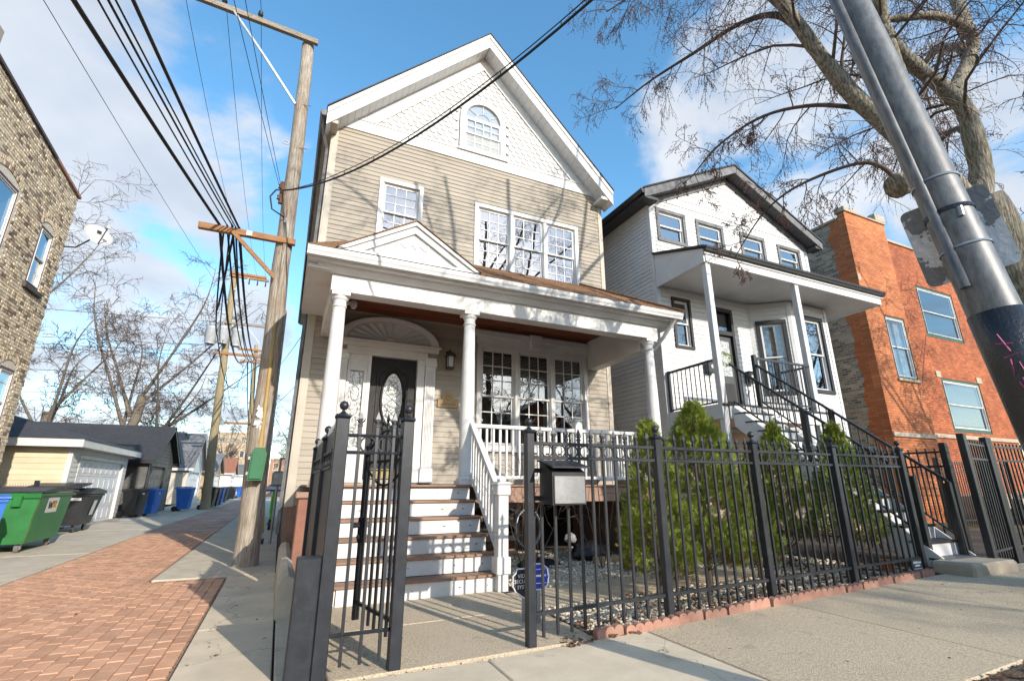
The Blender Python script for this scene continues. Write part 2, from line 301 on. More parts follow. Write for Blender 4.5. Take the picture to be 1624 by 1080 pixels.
def siding(parent, xf, u0, u1, z0, z1, m, expo=.105, holes=(), clip=None, lip=.021, joined=False, rng=random.Random(3)):
    """lapped boards one by one; holes are (u0,u1,z0,z1) openings; clip(z)->(u0,u1) for gables"""
    n = max(1, round((z1 - z0) / expo)); e = (z1 - z0) / n; big = MB(xf)
    for i in range(n):
        a, b = z0 + i * e, z0 + (i + 1) * e; zm = (a + b) / 2
        lo, hi = (u0, u1)
        if clip:
            c0 = clip(b); lo, hi = max(u0, c0[0]), min(u1, c0[1])
            if hi - lo < .05: continue
        for s0, s1 in cut(lo, hi, [(h[0], h[1]) for h in holes if h[2] < zm < h[3]]):
            mb = big if joined else MB(xf)
            j = rng.uniform(-.002, .002)
            mb.add([(s0, 0, a), (s0, lip + j, a), (s0, .005, b + .012), (s0, 0, b + .012), (s1, 0, a), (s1, lip - j, a), (s1, .005, b + .012), (s1, 0, b + .012)],
                   [(0, 1, 2, 3), (7, 6, 5, 4), (0, 4, 5, 1), (1, 5, 6, 2), (2, 6, 7, 3)])
            if not joined: obj('siding_board', mb, m, parent)
    if joined: obj('siding_board', big, m, parent, kind='stuff')
def window(parent, xf, u0, u1, z0, z1, trim, sash_m, cols=3, rows=3, casing=.09, proud=.035, sill=True, grid_lo=True, inside='blind', glass=None, blind_drop=.6, units=1, lite=.022, label=None):
    """double hung window(s) in a cased opening; u/z are the outside of the casing"""
    glass = glass or GLASS
    fr = MB(xf); c = casing
    fr.box(u0, u0 + c, -.02, proud, z0 + c, z1 - c, .004); fr.box(u1 - c, u1, -.02, proud, z0 + c, z1 - c, .004); fr.box(u0, u1, -.02, proud + .003, z1 - c, z1, .004); fr.box(u0, u1, -.02, proud + .003, z0, z0 + c, .004)
    w = obj('window', fr, trim, parent, label=label)
    a0, a1, b0, b1 = u0 + c, u1 - c, z0 + c, z1 - c
    mull = casing * .95
    uw = ((a1 - a0) - (units - 1) * mull) / units
    if sill: obj('sill', MB(xf).box(u0 - .03, u1 + .03, -.02, proud + .04, z0 - .035, z0 - .002, .004), trim, w)
    for k in range(units):
        s0 = a0 + k * (uw + mull); s1 = s0 + uw
        if k: obj('mullion', MB(xf).box(s0 - mull, s0, -.06, proud - .008, b0, b1, .004), trim, w)
        jl = MB(xf); jl.box(s0 - .001, s0 + .018, -.11, -.001, b0, b1); jl.box(s1 - .018, s1 + .001, -.11, -.001, b0, b1); jl.box(s0 + .018, s1 - .018, -.11, -.001, b1 - .018, b1 + .001); jl.box(s0 + .018, s1 - .018, -.11, -.001, b0 - .001, b0 + .018)
        obj('jamb', jl, sash_m, w)
        zm = (b0 + b1) / 2
        for name, q0, q1, d, grid in (('upper_sash', zm - .02, b1 - .018, -.035, True), ('lower_sash', b0 + .018, zm + .02, -.072, grid_lo)):
            t0, t1 = s0 + .018, s1 - .018; st = .042; mb = MB(xf)
            mb.box(t0, t0 + st, d - .015, d + .015, q0, q1, .003); mb.box(t1 - st, t1, d - .015, d + .015, q0, q1, .003)
            mb.box(t0 + st, t1 - st, d - .015, d + .015, q1 - st, q1, .003); mb.box(t0 + st, t1 - st, d - .015, d + .015, q0, q0 + st, .003)
            obj(name, mb, sash_m, w)
            g0, g1, h0, h1 = t0 + st, t1 - st, q0 + st, q1 - st
            obj('pane', MB(xf).quad((g0, d, h0), (g1, d, h0), (g1, d, h1), (g0, d, h1)), glass, w)
            if grid and (cols > 1 or rows > 1):
                mb = MB(xf)
                for i in range(1, cols): x = g0 + (g1 - g0) * i / cols; mb.box(x - lite / 2, x + lite / 2, d + .001, d + .010, h0, h1)
                for i in range(1, rows): z = h0 + (h1 - h0) * i / rows; mb.box(g0, g1, d + .001, d + .012, z - lite / 2, z + lite / 2)
                obj('muntin', mb, sash_m, w)
        rb = MB(xf); D = -.85
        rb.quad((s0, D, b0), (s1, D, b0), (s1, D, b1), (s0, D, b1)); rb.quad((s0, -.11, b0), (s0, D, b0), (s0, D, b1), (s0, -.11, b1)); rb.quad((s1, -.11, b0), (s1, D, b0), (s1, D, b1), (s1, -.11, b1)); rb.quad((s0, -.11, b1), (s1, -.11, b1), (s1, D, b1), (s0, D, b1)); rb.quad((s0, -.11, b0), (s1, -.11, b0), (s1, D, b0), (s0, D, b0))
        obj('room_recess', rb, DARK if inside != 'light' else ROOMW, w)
        if inside == 'blind':
            mb = MB(xf); z = b1 - .03; drop = blind_drop * (b1 - b0)
            while z > b1 - drop:
                mb.add([(s0 + .03, -.150, z), (s1 - .03, -.150, z), (s1 - .03, -.118, z - .022), (s0 + .03, -.118, z - .022)], [(0, 1, 2, 3)]); z -= .034
            obj('blind', mb, BLIND, w, kind='stuff')
        if inside == 'curtain':
            mb = MB(xf); pts = []
            for side in (0, 1):
                vs = []; n = 14
                for i in range(n + 1):
                    f = i / n * .42; u = s0 + (s1 - s0) * (f if side == 0 else 1 - f); vs.append((u, -.16 - .025 * math.sin(i * 2.1)))
                for i in range(n): mb.quad((*vs[i], b0), (*vs[i + 1], b0), (*vs[i + 1], b1), (*vs[i], b1))
            obj('curtain', mb, CURT, w)
    return w
# ------------------------------------------------------------------ ground
rg = random.Random(11)
def sheet(name, x0, x1, y0, y1, m, dz=0., step=2., flat=False):
    mb = MB(); n = max(1, int((x1 - x0) / step)) if not flat else 1
    for i in range(n):
        a, b = x0 + (x1 - x0) * i / n, x0 + (x1 - x0) * (i + 1) / n
        ga, gb = (0, 0) if flat else (g(a), g(b))
        mb.quad((a, y0, ga + dz), (b, y0, gb + dz), (b, y1, gb + dz), (a, y1, ga + dz))
    return struct(name, mb, m)
sheet('ground', -400, 400, -300, 500, SOIL, -.16, flat=True)
sheet('road', -300, 300, -9.5, .35, ASPH, -.12, flat=True)
PAVTEX = brick_mat('far_clay_pavers', (.54, .33, .24), (.44, .255, .18), (.31, .2, .15), .225, .106, .010, 'Z', .5)
alley = sheet('alley', -3.24, -.55, .5, 8.86, SAND, -.014, flat=True)
sheet('far_alley', -3.24, -1.5, 17.0, 140, PAVTEX, -.004, flat=True)
sheet('alley_bed', -3.24, -1.5, 8.86, 17.0, SAND, -.014, flat=True)
sheet('side_yard_ground', .1, 9.2, 9.3, 40, SOIL, -.02, flat=True)
def slab(parent, x0, x1, y0, y1, m, dz=0., th=.12, gap=.006, tilt=0.):
    a, b, c, d = x0 + gap, x1 - gap, y0 + gap, y1 - gap; k = .008
    t = rg.uniform(-tilt, tilt)
    z = lambda x: g(x) + dz + t
    mb = MB(); mb.add([(a, c, z(a) - th), (b, c, z(b) - th), (b, d, z(b) - th), (a, d, z(a) - th), (a, c, z(a) - k), (b, c, z(b) - k), (b, d, z(b) - k), (a, d, z(a) - k),
                       (a + k, c + k, z(a)), (b - k, c + k, z(b)), (b - k, d - k, z(b)), (a + k, d - k, z(a))],
                      [(0, 1, 5, 4), (1, 2, 6, 5), (2, 3, 7, 6), (3, 0, 4, 7), (4, 5, 9, 8), (5, 6, 10, 9), (6, 7, 11, 10), (7, 4, 8, 11), (8, 9, 10, 11)])
    return obj('slab', mb, m, parent)
side = struct('sidewalk', MB().quad((-.54, .5, -.13), (42, .5, -.13), (42, 4.02, -.13), (-.54, 4.02, -.13)), SOIL); ORG[side.name] = (0, 0, 0)
xs = [-.54, .44, 1.62, 3.16, 5.06, 6.7, 8.3, 9.9, 11.5, 13.1, 14.7, 16.3, 18, 20, 22, 24, 27, 30, 34, 40]
for i in range(len(xs) - 1):
    if xs[i] < 0: continue
    slab(side, xs[i], xs[i + 1], 2.08, 3.97, CONC_L if xs[i + 1] < 3.3 else AGG, 0, tilt=.003)
for a, b in ((.44, 2.1), (2.1, 3.9)): slab(side, a, b, .62, 2.06, CONC_L, -.005)
kerb = struct('kerb', MB().box(-.3, 44, .38, .6, -.13, .02, .015), CONC)
strip = struct('alley_side_pavement', MB().quad((-1.5, .6, -.13), (.12, .6, -.13), (.12, 60, -.13), (-1.5, 60, -.13)), SAND); ORG[strip.name] = (0, 0, 0)
y = .65
for L_ in (1.7, 1.7, 1.75, 1.5, 1.6):
    slab(strip, -.545, .11, y, y + L_, CONC_L, .002, tilt=.002); y += L_
for a, b in ((.62, 2.3), (2.3, 4.1), (4.1, 5.8), (5.8, 7.2)): slab(strip, .115, .435, a, b, CONC, .004, tilt=.003)
yy = 8.9
for L_ in (1.7, 1.6, 1.8, 1.8, 2.0, 3, 3, 3, 4, 4, 6, 8, 10):
    slab(strip, -1.49, .10, yy, yy + L_, CONC, .002, tilt=.003); yy += L_
ap = struct('alley_apron', MB().quad((-9, .5, -.13), (-3.24, .5, -.13), (-3.24, 90, -.13), (-9, 90, -.13)), SAND); ORG[ap.name] = (0, 0, 0)
yy = .6
for L_ in (3, 3, 3.2, 3, 3, 3, 3.4, 3, 3, 4, 4, 4, 5, 5, 6, 8, 10, 12):
    slab(ap, -6.15, -3.25, yy, yy + L_, CONC, .003, tilt=.003); yy += L_
walk = struct('front_walk', MB().quad((.44, 3.98, -.1), (2.75, 3.98, -.1), (2.75, 6.3, -.1), (.44, 6.3, -.1)), SOIL); ORG[walk.name] = (0, 0, 0)
slab(walk, .45, 2.66, 3.99, 5.15, AGG, .006); slab(walk, .45, 2.66, 5.16, 6.32, AGG, .004); slab(walk, 2.67, 4.6, 5.16, 6.0, AGG, .0); slab(walk, 4.6, 6.4, 5.16, 6.0, AGG, -.004)
sheet('garden_bed', 2.66, 8.1, 3.99, 9.42, SOIL, -.022, 1.)
sheet('neighbour_yard', 8.1, 16.2, 3.99, 9.0, SOIL, .0, 2.)
DRYG = mat('dry_lawn', (.22, .165, .085), (.12, .095, .05), .95, 22, bump=1.2, bscale=80)
sheet('dry_lawn', 16.2, 45, 3.99, 20, DRYG, .0, 6)
sheet('parkway', 3.92, 45, .61, 2.07, SOIL, -.012, 3.)
struct('parkway_slab', MB().box(5.0, 5.9, 1.55, 2.02, .0, .085, .02), CONC_L)
# alley pavers: the nearest three hundred one by one, the rest joined
bw, bl = .1205, .2145
bm_ = MB(); hx, hy, k = bw / 2 - .004, bl / 2 - .004, .006
bm_.add([(-hx, -hy, -.05), (hx, -hy, -.05), (hx, hy, -.05), (-hx, hy, -.05), (-hx, -hy, -k), (hx, -hy, -k), (hx, hy, -k), (-hx, hy, -k), (-hx + k, -hy + k, 0), (hx - k, -hy + k, 0), (hx - k, hy - k, 0), (-hx + k, hy - k, 0)],
        [(0, 1, 5, 4), (1, 2, 6, 5), (2, 3, 7, 6), (3, 0, 4, 7), (4, 5, 9, 8), (5, 6, 10, 9), (6, 7, 11, 10), (7, 4, 8, 11), (8, 9, 10, 11)])
brick_me = mesh_of('brick', bm_, PAVER)
spots = []
for i in range(22):
    x = -.625 - i * bw
    for j in range(71):
        y = 1.9 + (j + (.5 if i % 2 else 0)) * bl
        if y > 17 or (x > -1.55 and y > 8.74): continue
        spots.append((x, y, rg.uniform(-.0025, .0025), rg.gauss(0, .008)))
seen = lambda s: s[1] > 3.55 and s[0] > -.68 * s[1] - .3
spots.sort(key=lambda s: (not seen(s), s[0] ** 2 + s[1] ** 2))
for x, y, z, r in spots[:300]: inst('brick', brick_me, alley, (x, y, z), (rg.gauss(0, .004), rg.gauss(0, .004), r))
mb = MB(); V0 = bm_.v
for x, y, z, r in spots[300:]:
    mb.add([(x + p[0], y + p[1], p[2] + z) for p in V0], bm_.f)
obj('brick', mb, PAVER, alley, kind='stuff')

# ------------------------------------------------------------------ the beige house
FY = 9.5
H1 = thing('beige_house', 'beige clapboard house with scalloped white gable and columned front porch', 'house', (3.58, FY, 0))
F = frame(0, FY)
openings = [(1.24, 2.11, 6.25, 7.70), (3.45, 6.20, 5.95, 7.67), (3.60, 6.28, 2.05, 4.22), (.92, 2.40, 1.32, 3.78)]
siding(H1, F, .13 + .11, 7.03 - .11, .95, 8.80, BEIGE, .1045, openings)
SL = frame(.13, 0, -90)
siding(H1, SL, -24, -FY - .11, .95, 8.62, BEIGE, .1045)
cb = MB(F)
obj('corner_board', MB(F).box(.125, .245, -.02, .030, .93, 8.79, .004), BEIGE_T, H1); obj('corner_board', MB(F).box(6.915, 7.035, -.02, .030, .93, 8.79, .004), BEIGE_T, H1)
obj('corner_board', MB().box(.100, .128, FY - .028, FY + .1, .93, 8.66, .004), BEIGE_T, H1)
obj('right_wall', MB().box(6.95, 7.03, FY + .02, 24, .9, 8.8), BEIGE, H1); obj('back_wall', MB().box(.2, 6.95, 23.9, 24, .9, 8.8), BEIGE, H1)
obj('attic_floor', MB().box(.2, 6.95, FY + .1, 23.9, 8.70, 8.76), DARK, H1)
obj('foundation', MB().box(.17, 6.99, FY - .01, 24, -.1, .945), BROWN_ST, H1)
# gable: frieze, scallops, rakes, soffit
AX, AZ, EZ, EL_, ER_ = 3.56, 12.40, 8.74, -.03, 7.15
s_ = (AZ - EZ) / (AX - EL_); zt = lambda x: AZ - s_ * abs(x - AX)
obj('gable_wall', MB(F).prism([(.14, 8.79), (7.02, 8.79), (7.02, zt(7.02) - .3), (AX, AZ - .3), (.14, zt(.14) - .3)], -.12, -.012), SCALE_M, H1)
obj('frieze_board', MB(F).prism([(AX - (AZ - .33 - 8.78) / s_, 8.78), (AX + (AZ - .33 - 8.78) / s_, 8.78), (AX + (AZ - .33 - 9.05) / s_, 9.05), (AX - (AZ - .33 - 9.05) / s_, 9.05)], -.01, .040), WHITE, H1)
obj('frieze_cap', MB(F).box(.55, 6.57, -.01, .058, 9.052, 9.085, .006), WHITE, H1)
for sx in (-1, 1):
    e = EL_ if sx < 0 else ER_
    X = lambda x: x
    q = [(e, zt(e)), (AX, AZ), (AX, AZ - .34), (e, zt(e) - .34)]
    obj('rake_fascia', MB(F).prism(q, .40, .43), WHITE, H1)
    q = [(e, zt(e) + .065), (AX, AZ + .065), (AX, AZ - .055), (e, zt(e) - .055)]
    obj('rake_drip_edge', MB(F).prism(q, .431, .455), WHITE, H1)
    q = [(e - sx * -.02, zt(e) + .10), (AX, AZ + .10), (AX, AZ + .066), (e - sx * -.02, zt(e) + .066)]
    obj('roof_edge', MB(F).prism(q, -14.5, .475), DKSHING, H1)
    # wall-side rake board
    xz = lambda z, drop: AX + sx * (AZ - drop - z) / s_
    obj('rake_board', MB(F).prism([(xz(9.05, .34), 9.05), (AX, AZ - .34), (AX, AZ - .70), (xz(9.05, .70), 9.05)], -.01, .034), WHITE, H1)
    obj('rake_bead', MB(F).prism([(xz(9.09, .67), 9.09), (AX, AZ - .67), (AX, AZ - .72), (xz(9.09, .72), 9.09)], .035, .055), WHITE, H1)
    # soffit: vented panels one by one
    n = 26
    for i in range(n):
        a, b = e + (AX - e) * i / n, e + (AX - e) * (i + .965) / n
        obj('soffit_panel', MB(F).prism([(a, zt(a) - .315), (b, zt(b) - .315), (b, zt(b) - .33), (a, zt(a) - .33)], .002, .399), WHITE2, H1)
obj('eave_return', MB(F).box(6.80, 7.14, .0, .40, 8.52, 8.60, .004), WHITE, H1); obj('eave_return', MB(F).box(-.02, .20, .0, .40, 8.50, 8.58, .004), BEIGE_T, H1)
obj('eave_soffit', MB().box(-.06, .13, FY + .01, 24, 8.56, 8.60), BEIGE_T, H1); obj('eave_soffit', MB().box(7.03, 7.16, FY + .01, 24, 8.56, 8.60), WHITE, H1)
def gutter(parent, x0, x1, y0, y1, z, m, axis='y', w=.12, h=.12, sign=1):
    # K-style section; axis y: runs along y, opens outwards to sign*x ; axis x: runs along x, front towards -y
    pr = [(0, 0), (w * .7, 0), (w * .78, h * .3), (w * .95, h * .55), (w, h * .9), (w, h), (0, h)]
    mb = MB()
    if axis == 'y': mb.prism([(x0 + sign * p[0], z + p[1]) for p in pr], y0, y1, 'y')
    else: mb.prism([(y0 - p[0], z + p[1]) for p in pr], x0, x1, 'x')
    return obj('gutter', mb, m, parent)
gutter(H1, -.045, 0, FY - .44, 24, 8.60, GREYTRIM, 'y', sign=-1)
dsp = MB().tube([(-.10, FY - .30, 8.62), (-.06, FY - .12, 8.4), (.055, FY + .06, 8.15), (.055, FY + .06, .5)], .04, 4, twist=.785)
obj('downspout', dsp, GREYTRIM, H1)
# fish-scale shingles
sw, ex = .178, .138
prof = [(-.5, 1.45), (-.5, .5)] + [(-.5 * math.cos(a), .5 - .5 * math.sin(a)) for a in [math.pi * t / 6 for t in range(1, 6)]] + [(.5, .5), (.5, 1.45)]
sh = MB(); sh.prism([(p[0] * (sw - .006), p[1] * sw) for p in prof], -.020, 0.)
scal = mesh_of('shingle', sh, SCALE_M)
sp = []; row = 0; z = 9.03
while z < AZ - .76:
    off = (row % 2) * sw / 2
    half = (AZ - .70 - z) / s_
    i0 = int(-half / sw) - 1
    for i in range(i0, -i0 + 1):
        x = AX + i * sw + off
        if abs(x - AX) > half + .02: continue
        inside_w = abs(x - 3.57) < .64 and z < 10.15 or math.hypot(x - 3.57, z + .1 - 10.08) < .60
        if inside_w: continue
        sp.append((x, z))
    row += 1; z += ex
sp.sort(key=lambda p: p[1])
joined = MB()
for n_, (x, z) in enumerate(sp):
    if n_ < 300: inst('shingle', scal, H1, (x, FY - .016 + rg.uniform(-.002, .002), z), (R(-8), 0, rg.uniform(-.012, .012)))
    else:
        joined.add([(x + p[0], FY - .016 + p[1] - .14 * (.16 - p[2]) * 1.0, z + p[2]) for p in sh.v], sh.f)
if joined.v: obj('shingle', joined, SCALE_M, H1, kind='stuff')
# arched attic window
cx_, hw = 3.57, .47
w = MB(F)
w.box(cx_ - .61, cx_ - hw, -.05, .05, 9.12, 10.08, .005); w.box(cx_ + hw, cx_ + .61, -.05, .05, 9.12, 10.08, .005); w.box(cx_ - .61, cx_ + .61, -.05, .055, 9.10, 9.20, .005)
n = 20; vs = []
for i in range(n + 1):
    a = math.pi * i / n
    for rr, d in ((hw, .05), (.61, .05), (.61, -.02), (hw, -.05)): vs.append((cx_ + rr * math.cos(a), d, 10.08 + rr * math.sin(a) * (.62 / .61)))
fs = []
for i in range(n):
    for k in range(4): fs.append((i * 4 + k, i * 4 + (k + 1) % 4, i * 4 + 4 + (k + 1) % 4, i * 4 + 4 + k))
w.add(vs, fs)
AW = obj('arched_window', w, WHITE, H1)
obj('sill', MB(F).box(cx_ - .66, cx_ + .66, -.01, .085, 9.052, 9.10, .006), WHITE, AW)
mb = MB(F)
for q0, q1, d in ((9.61, 10.05, .018), (9.20, 9.63, -.012)):
    mb.box(cx_ - hw, cx_ - hw + .045, d - .014, d + .014, q0, q1, .003); mb.box(cx_ + hw - .045, cx_ + hw, d - .014, d + .014, q0, q1, .003); mb.box(cx_ - hw + .045, cx_ + hw - .045, d - .014, d + .014, q1 - .04, q1, .003); mb.box(cx_ - hw + .045, cx_ + hw - .045, d - .014, d + .014, q0, q0 + .04, .003)
mb.box(cx_ - hw, cx_ + hw, -.02, .03, 10.051, 10.10, .003); obj('sash', mb, WHITE, AW)
mb = MB(F)
for q0, q1, d in ((9.65, 10.01, .018), (9.24, 9.59, -.012)):
    for i in (1, 2, 3): x = cx_ - hw + .045 + (2 * hw - .09) * i / 4; mb.box(x - .011, x + .011, d + .001, d + .01, q0, q1)
    mb.box(cx_ - hw + .045, cx_ + hw - .045, d + .001, d + .012, (q0 + q1) / 2 - .011, (q0 + q1) / 2 + .011)
for a in (35, 90, 145): mb.tube([(cx_ + .2 * math.cos(R(a)), .0, 10.10 + .2 * math.sin(R(a))), (cx_ + hw * math.cos(R(a)), .0, 10.09 + hw * math.sin(R(a)))], .012, 4)
mb.tube([(cx_ + .2 * math.cos(R(a)), .0, 10.10 + .2 * math.sin(R(a))) for a in range(0, 181, 18)], .011, 4); obj('muntin', mb, WHITE, AW)
for q0, q1, d in ((9.65, 10.01, .018), (9.24, 9.59, -.012)): obj('pane', MB(F).quad((cx_ - hw, d, q0), (cx_ + hw, d, q0), (cx_ + hw, d, q1), (cx_ - hw, d, q1)), GLASS_LO, AW)
mb = MB(F); mb.add([(cx_ + hw * math.cos(math.pi * i / 16), -.008, 10.09 + hw * math.sin(math.pi * i / 16)) for i in range(17)], [tuple(range(17))]); obj('pane', mb, GLASS, AW)
mb = MB(F); mb.add([(cx_ + hw * math.cos(math.pi * i / 16), -.011, 10.09 + hw * math.sin(math.pi * i / 16)) for i in range(17)], [tuple(range(17))]); obj('blind', mb, BLIND, AW)
obj('room_recess', MB(F).quad((cx_ - hw, -.011, 9.2), (cx_ + hw, -.0115, 9.2), (cx_ + hw, -.0115, 10.05), (cx_ - hw, -.0115, 10.05)) if 0 else MB(F).quad((cx_ - hw, -.030, 9.2), (cx_ + hw, -.030, 9.2), (cx_ + hw, -.030, 10.05), (cx_ - hw, -.030, 10.05)), ROOMW, AW)
# upper windows
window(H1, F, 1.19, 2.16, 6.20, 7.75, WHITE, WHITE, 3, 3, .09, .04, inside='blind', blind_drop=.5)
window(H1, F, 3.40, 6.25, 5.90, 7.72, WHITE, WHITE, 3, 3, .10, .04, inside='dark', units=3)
# porch window with crown and keystone
pw = window(H1, F, 3.54, 6.34, 1.98, 4.26, WHITE, WHITE, 3, 3, .10, .045, inside='blind', blind_drop=.30, units=3, glass=GLASS_LO)
obj('window_crown', MB(F).box(3.52, 6.36, -.01, .07, 4.262, 4.40, .005), WHITE, pw)
obj('crown_moulding', MB(F).prism([(3.44, 4.52), (6.44, 4.52), (6.37, 4.401), (3.51, 4.401)], -.01, .15), WHITE, pw)
obj('keystone', MB(F).prism([(4.80, 4.24), (5.02, 4.24), (5.06, 4.55), (4.76, 4.55)], .0, .19), WHITE, pw)
# ---- entry
obj('door_casing', MB(F).box(2.25, 2.40, -.10, .05, 1.33, 3.76, .005).box(1.27, 1.34, -.10, .05, 1.33, 3.76, .005).box(.90, 1.27, -.10, .035, 3.40, 3.76, .005).box(.90, 1.27, -.10, .035, 1.33, 1.95, .005).box(.90, .955, -.1, .036, 1.95, 3.40, .004).box(1.215, 1.27, -.1, .036, 1.95, 3.40, .004).box(.86, 2.45, -.05, .065, 3.72, 3.88, .006), WHITE, H1)
DR = obj('door', MB(F).box(1.345, 2.245, -.075, -.03, 1.34, 3.715, .004), DOORB, H1)
def arch_loop(x0, x1, z0, z1, rise, n=10):
    pts = [(x0, z0), (x1, z0), (x1, z1)]; m = (x0 + x1) / 2
    for i in range(1, n):
        t = i / n; x = x1 + (x0 - x1) * t; pts.append((x, z1 + rise * math.exp(-((x - m) / (.2 * (x1 - x0))) ** 2 / 1.2)))
    pts.append((x0, z1)); return pts
lp = arch_loop(1.49, 2.10, 1.55, 3.42, .15); mb = MB(F); mb.tube([(x, -.028, z) for x, z in lp + [lp[0]]], .022, 5); lp = arch_loop(1.54, 2.05, 1.60, 3.37, .15); mb.tube([(x, -.028, z) for x, z in lp + [lp[0]]], .012, 5); obj('door_moulding', mb, DOORB, DR)
ov = lambda a, k=1.: (1.795 + .205 * k * math.cos(a), 2.90 + .52 * k * math.sin(a))
mb = MB(F); mb.tube([(ov(2 * math.pi * i / 32, 1.06)[0], -.024, ov(2 * math.pi * i / 32, 1.03)[1]) for i in range(33)], .026, 6); obj('oval_frame', mb, DOORB, DR, True)
mb = MB(F); mb.add([(ov(2 * math.pi * i / 32)[0], -.022, ov(2 * math.pi * i / 32)[1]) for i in range(32)], [tuple(range(32))]); obj('oval_glass', mb, LEADG, DR)
mb = MB(F)
for sx in (-1, 1):
    for o_ in (-.28, 0, .28):
        p0, p1 = (1.795 - .19 * sx, 2.90 + o_ - .17), (1.795 + .19 * sx, 2.90 + o_ + .17)
        pts = [(p0[0] + (p1[0] - p0[0]) * t / 8, p0[1] + (p1[1] - p0[1]) * t / 8) for t in range(9)]
        pts = [p for p in pts if ((p[0] - 1.795) / .2) ** 2 + ((p[1] - 2.9) / .51) ** 2 < 1]
        if len(pts) > 1: mb.tube([(x, -.018, z) for x, z in pts], .006, 4)
mb.tube([(1.795 + .09 * math.cos(2 * math.pi * i / 16), -.018, 3.12 + .13 * math.sin(2 * math.pi * i / 16)) for i in range(17)], .006, 4); mb.tube([(1.795 + .10 * math.cos(2 * math.pi * i / 16), -.018, 2.62 + .12 * math.sin(2 * math.pi * i / 16)) for i in range(17)], .006, 4)
obj('lead_came', mb, LEAD, DR)
obj('kick_plate', MB(F).box(1.42, 2.17, -.03, -.022, 1.40, 1.58, .003), BRASS, DR)
mb = MB(F); mb.box(2.155, 2.215, -.03, -.015, 2.16, 2.48, .006); mb.tube([(2.185, -.015, 2.24), (2.185, .045, 2.24)], .014, 8); mb.tube([(2.185, .045, 2.10), (2.185, .05, 2.24), (2.185, .03, 2.42)], .013, 8); obj('door_handle', mb, IRON, DR)
SLT = obj('sidelight', MB(F).quad((.955, -.03, 1.95), (1.215, -.03, 1.95), (1.215, -.03, 3.40), (.955, -.03, 3.40)), LEADG, H1)
mb = MB(F)
for i in range(5):
    zc = 2.1 + i * .29; mb.tube([(1.085 + .075 * math.sin(2 * math.pi * t / 12), -.024, zc + .145 * math.cos(2 * math.pi * t / 12)) for t in range(13)], .006, 4)
obj('lead_came', mb, LEAD, SLT)
obj('sidelight_panel', MB(F).box(.99, 1.18, .035, .047, 1.45, 1.85, .006), WHITE, H1)
for a, b in ((.70, .89), (2.41, 2.62)):
    p = obj('pilaster', MB(F).box(a, b, -.01, .075, 1.60, 3.60, .005), WHITE, H1)
    mb = MB(F); n = 5
    for i in range(n): x = a + .03 + (b - a - .06) * (i + .5) / n; mb.box(x - .008, x + .008, .075, .088, 1.68, 3.52, .003)
    obj('flute', mb, WHITE, p)
    obj('pilaster_base', MB(F).box(a - .02, b + .02, -.01, .10, 1.32, 1.60, .006), WHITE, p); obj('pilaster_cap', MB(F).box(a - .02, b + .02, -.01, .105, 3.60, 3.70, .006).box(a - .01, b + .01, -.01, .09, 3.70, 3.78), WHITE, p)
obj('entry_cornice', MB(F).box(.66, 2.66, -.01, .12, 3.88, 3.97, .008).box(.62, 2.70, -.01, .17, 3.97, 4.005, .006), WHITE, H1)
# sunburst fan: a segmental arch with raised rays
fc, fr_, fz = 1.66, .96, 4.0
fan = lambda t, k: (fc + fr_ * k * math.cos(t), fz + .50 * k * math.sin(t))
FB = obj('fan_panel', MB(F).prism([fan(math.pi * i / 24, .97) for i in range(25)], -.01, .03), WHITE, H1)
mb = MB(F)
for i in range(13):
    t0, t1 = math.pi * (i + .12) / 13, math.pi * (i + .88) / 13; tm = (t0 + t1) / 2
    a, b, c = fan(tm, .12), fan(t0, .84), fan(t1, .84); d = fan(tm, .87)
    mb.add([(a[0], .034, a[1]), (b[0], .034, b[1]), (d[0], .062, d[1]), (c[0], .034, c[1]), (a[0], .045, a[1])], [(0, 1, 2, 4), (4, 2, 3, 0)])
obj('fan_ray', mb, WHITE, FB)
mb = MB(F); vs = []
for i in range(25):
    t = math.pi * i / 24
    for k, d in ((.88, .03), (.88, .11), (1.0, .13), (1.04, .13), (1.04, -.01)): p = fan(t, k); vs.append((p[0], d, p[1]))
mb.add(vs, [(i * 5 + k, i * 5 + k + 1, i * 5 + 5 + k + 1, i * 5 + 5 + k) for i in range(24) for k in range(4)]); obj('fan_arch', mb, WHITE, FB)
mb = MB(F); mb.add([(fc + .11 * math.cos(math.pi * i / 10), .09, fz + .10 * math.sin(math.pi * i / 10)) for i in range(11)], [tuple(range(11))]); mb.tube([(fc + .11 * math.cos(math.pi * i / 10), .075, fz + .10 * math.sin(math.pi * i / 10)) for i in range(11)], .018, 5); obj('fan_boss', mb, WHITE, FB)
# ---- porch
obj('porch_skirt', MB().box(.30, .44, 7.30, FY - .02, -.05, 1.19), BROWN_TR, H1)
obj('porch_pier', MB().box(.24, .60, 7.24, 7.60, -.05, 1.12, .01), mat('red_brown_brick_paint', (.27, .125, .085), (.22, .10, .07), .85, 6, bump=.5, grime=.3), H1)
obj('pier_cap', MB().box(.20, .64, 7.20, 7.64, 1.122, 1.20, .012), BROWN_TR, H1)
obj('porch_band', MB().box(2.78, 6.72, 7.30, 7.38, 1.02, 1.262, .006), BROWN_TR, H1); obj('porch_band', MB().box(6.66, 6.74, 7.385, FY - .02, 1.02, 1.262, .006), BROWN_TR, H1)
for i in range(15):
    y0 = 7.265 + i * .147
    obj('porch_floor_board', MB().box(.32, 6.74, y0, y0 + .142, 1.264, 1.292, .004), TREAD, H1)
PF = 1.292
obj('porch_pier', MB().box(5.95, 6.35, 8.0, 9.46, -.05, 1.015, .01), BROWN_ST, H1); obj('porch_pier', MB().box(6.4, 6.7, 7.4, 7.7, -.05, 1.015, .01), BROWN_ST, H1)
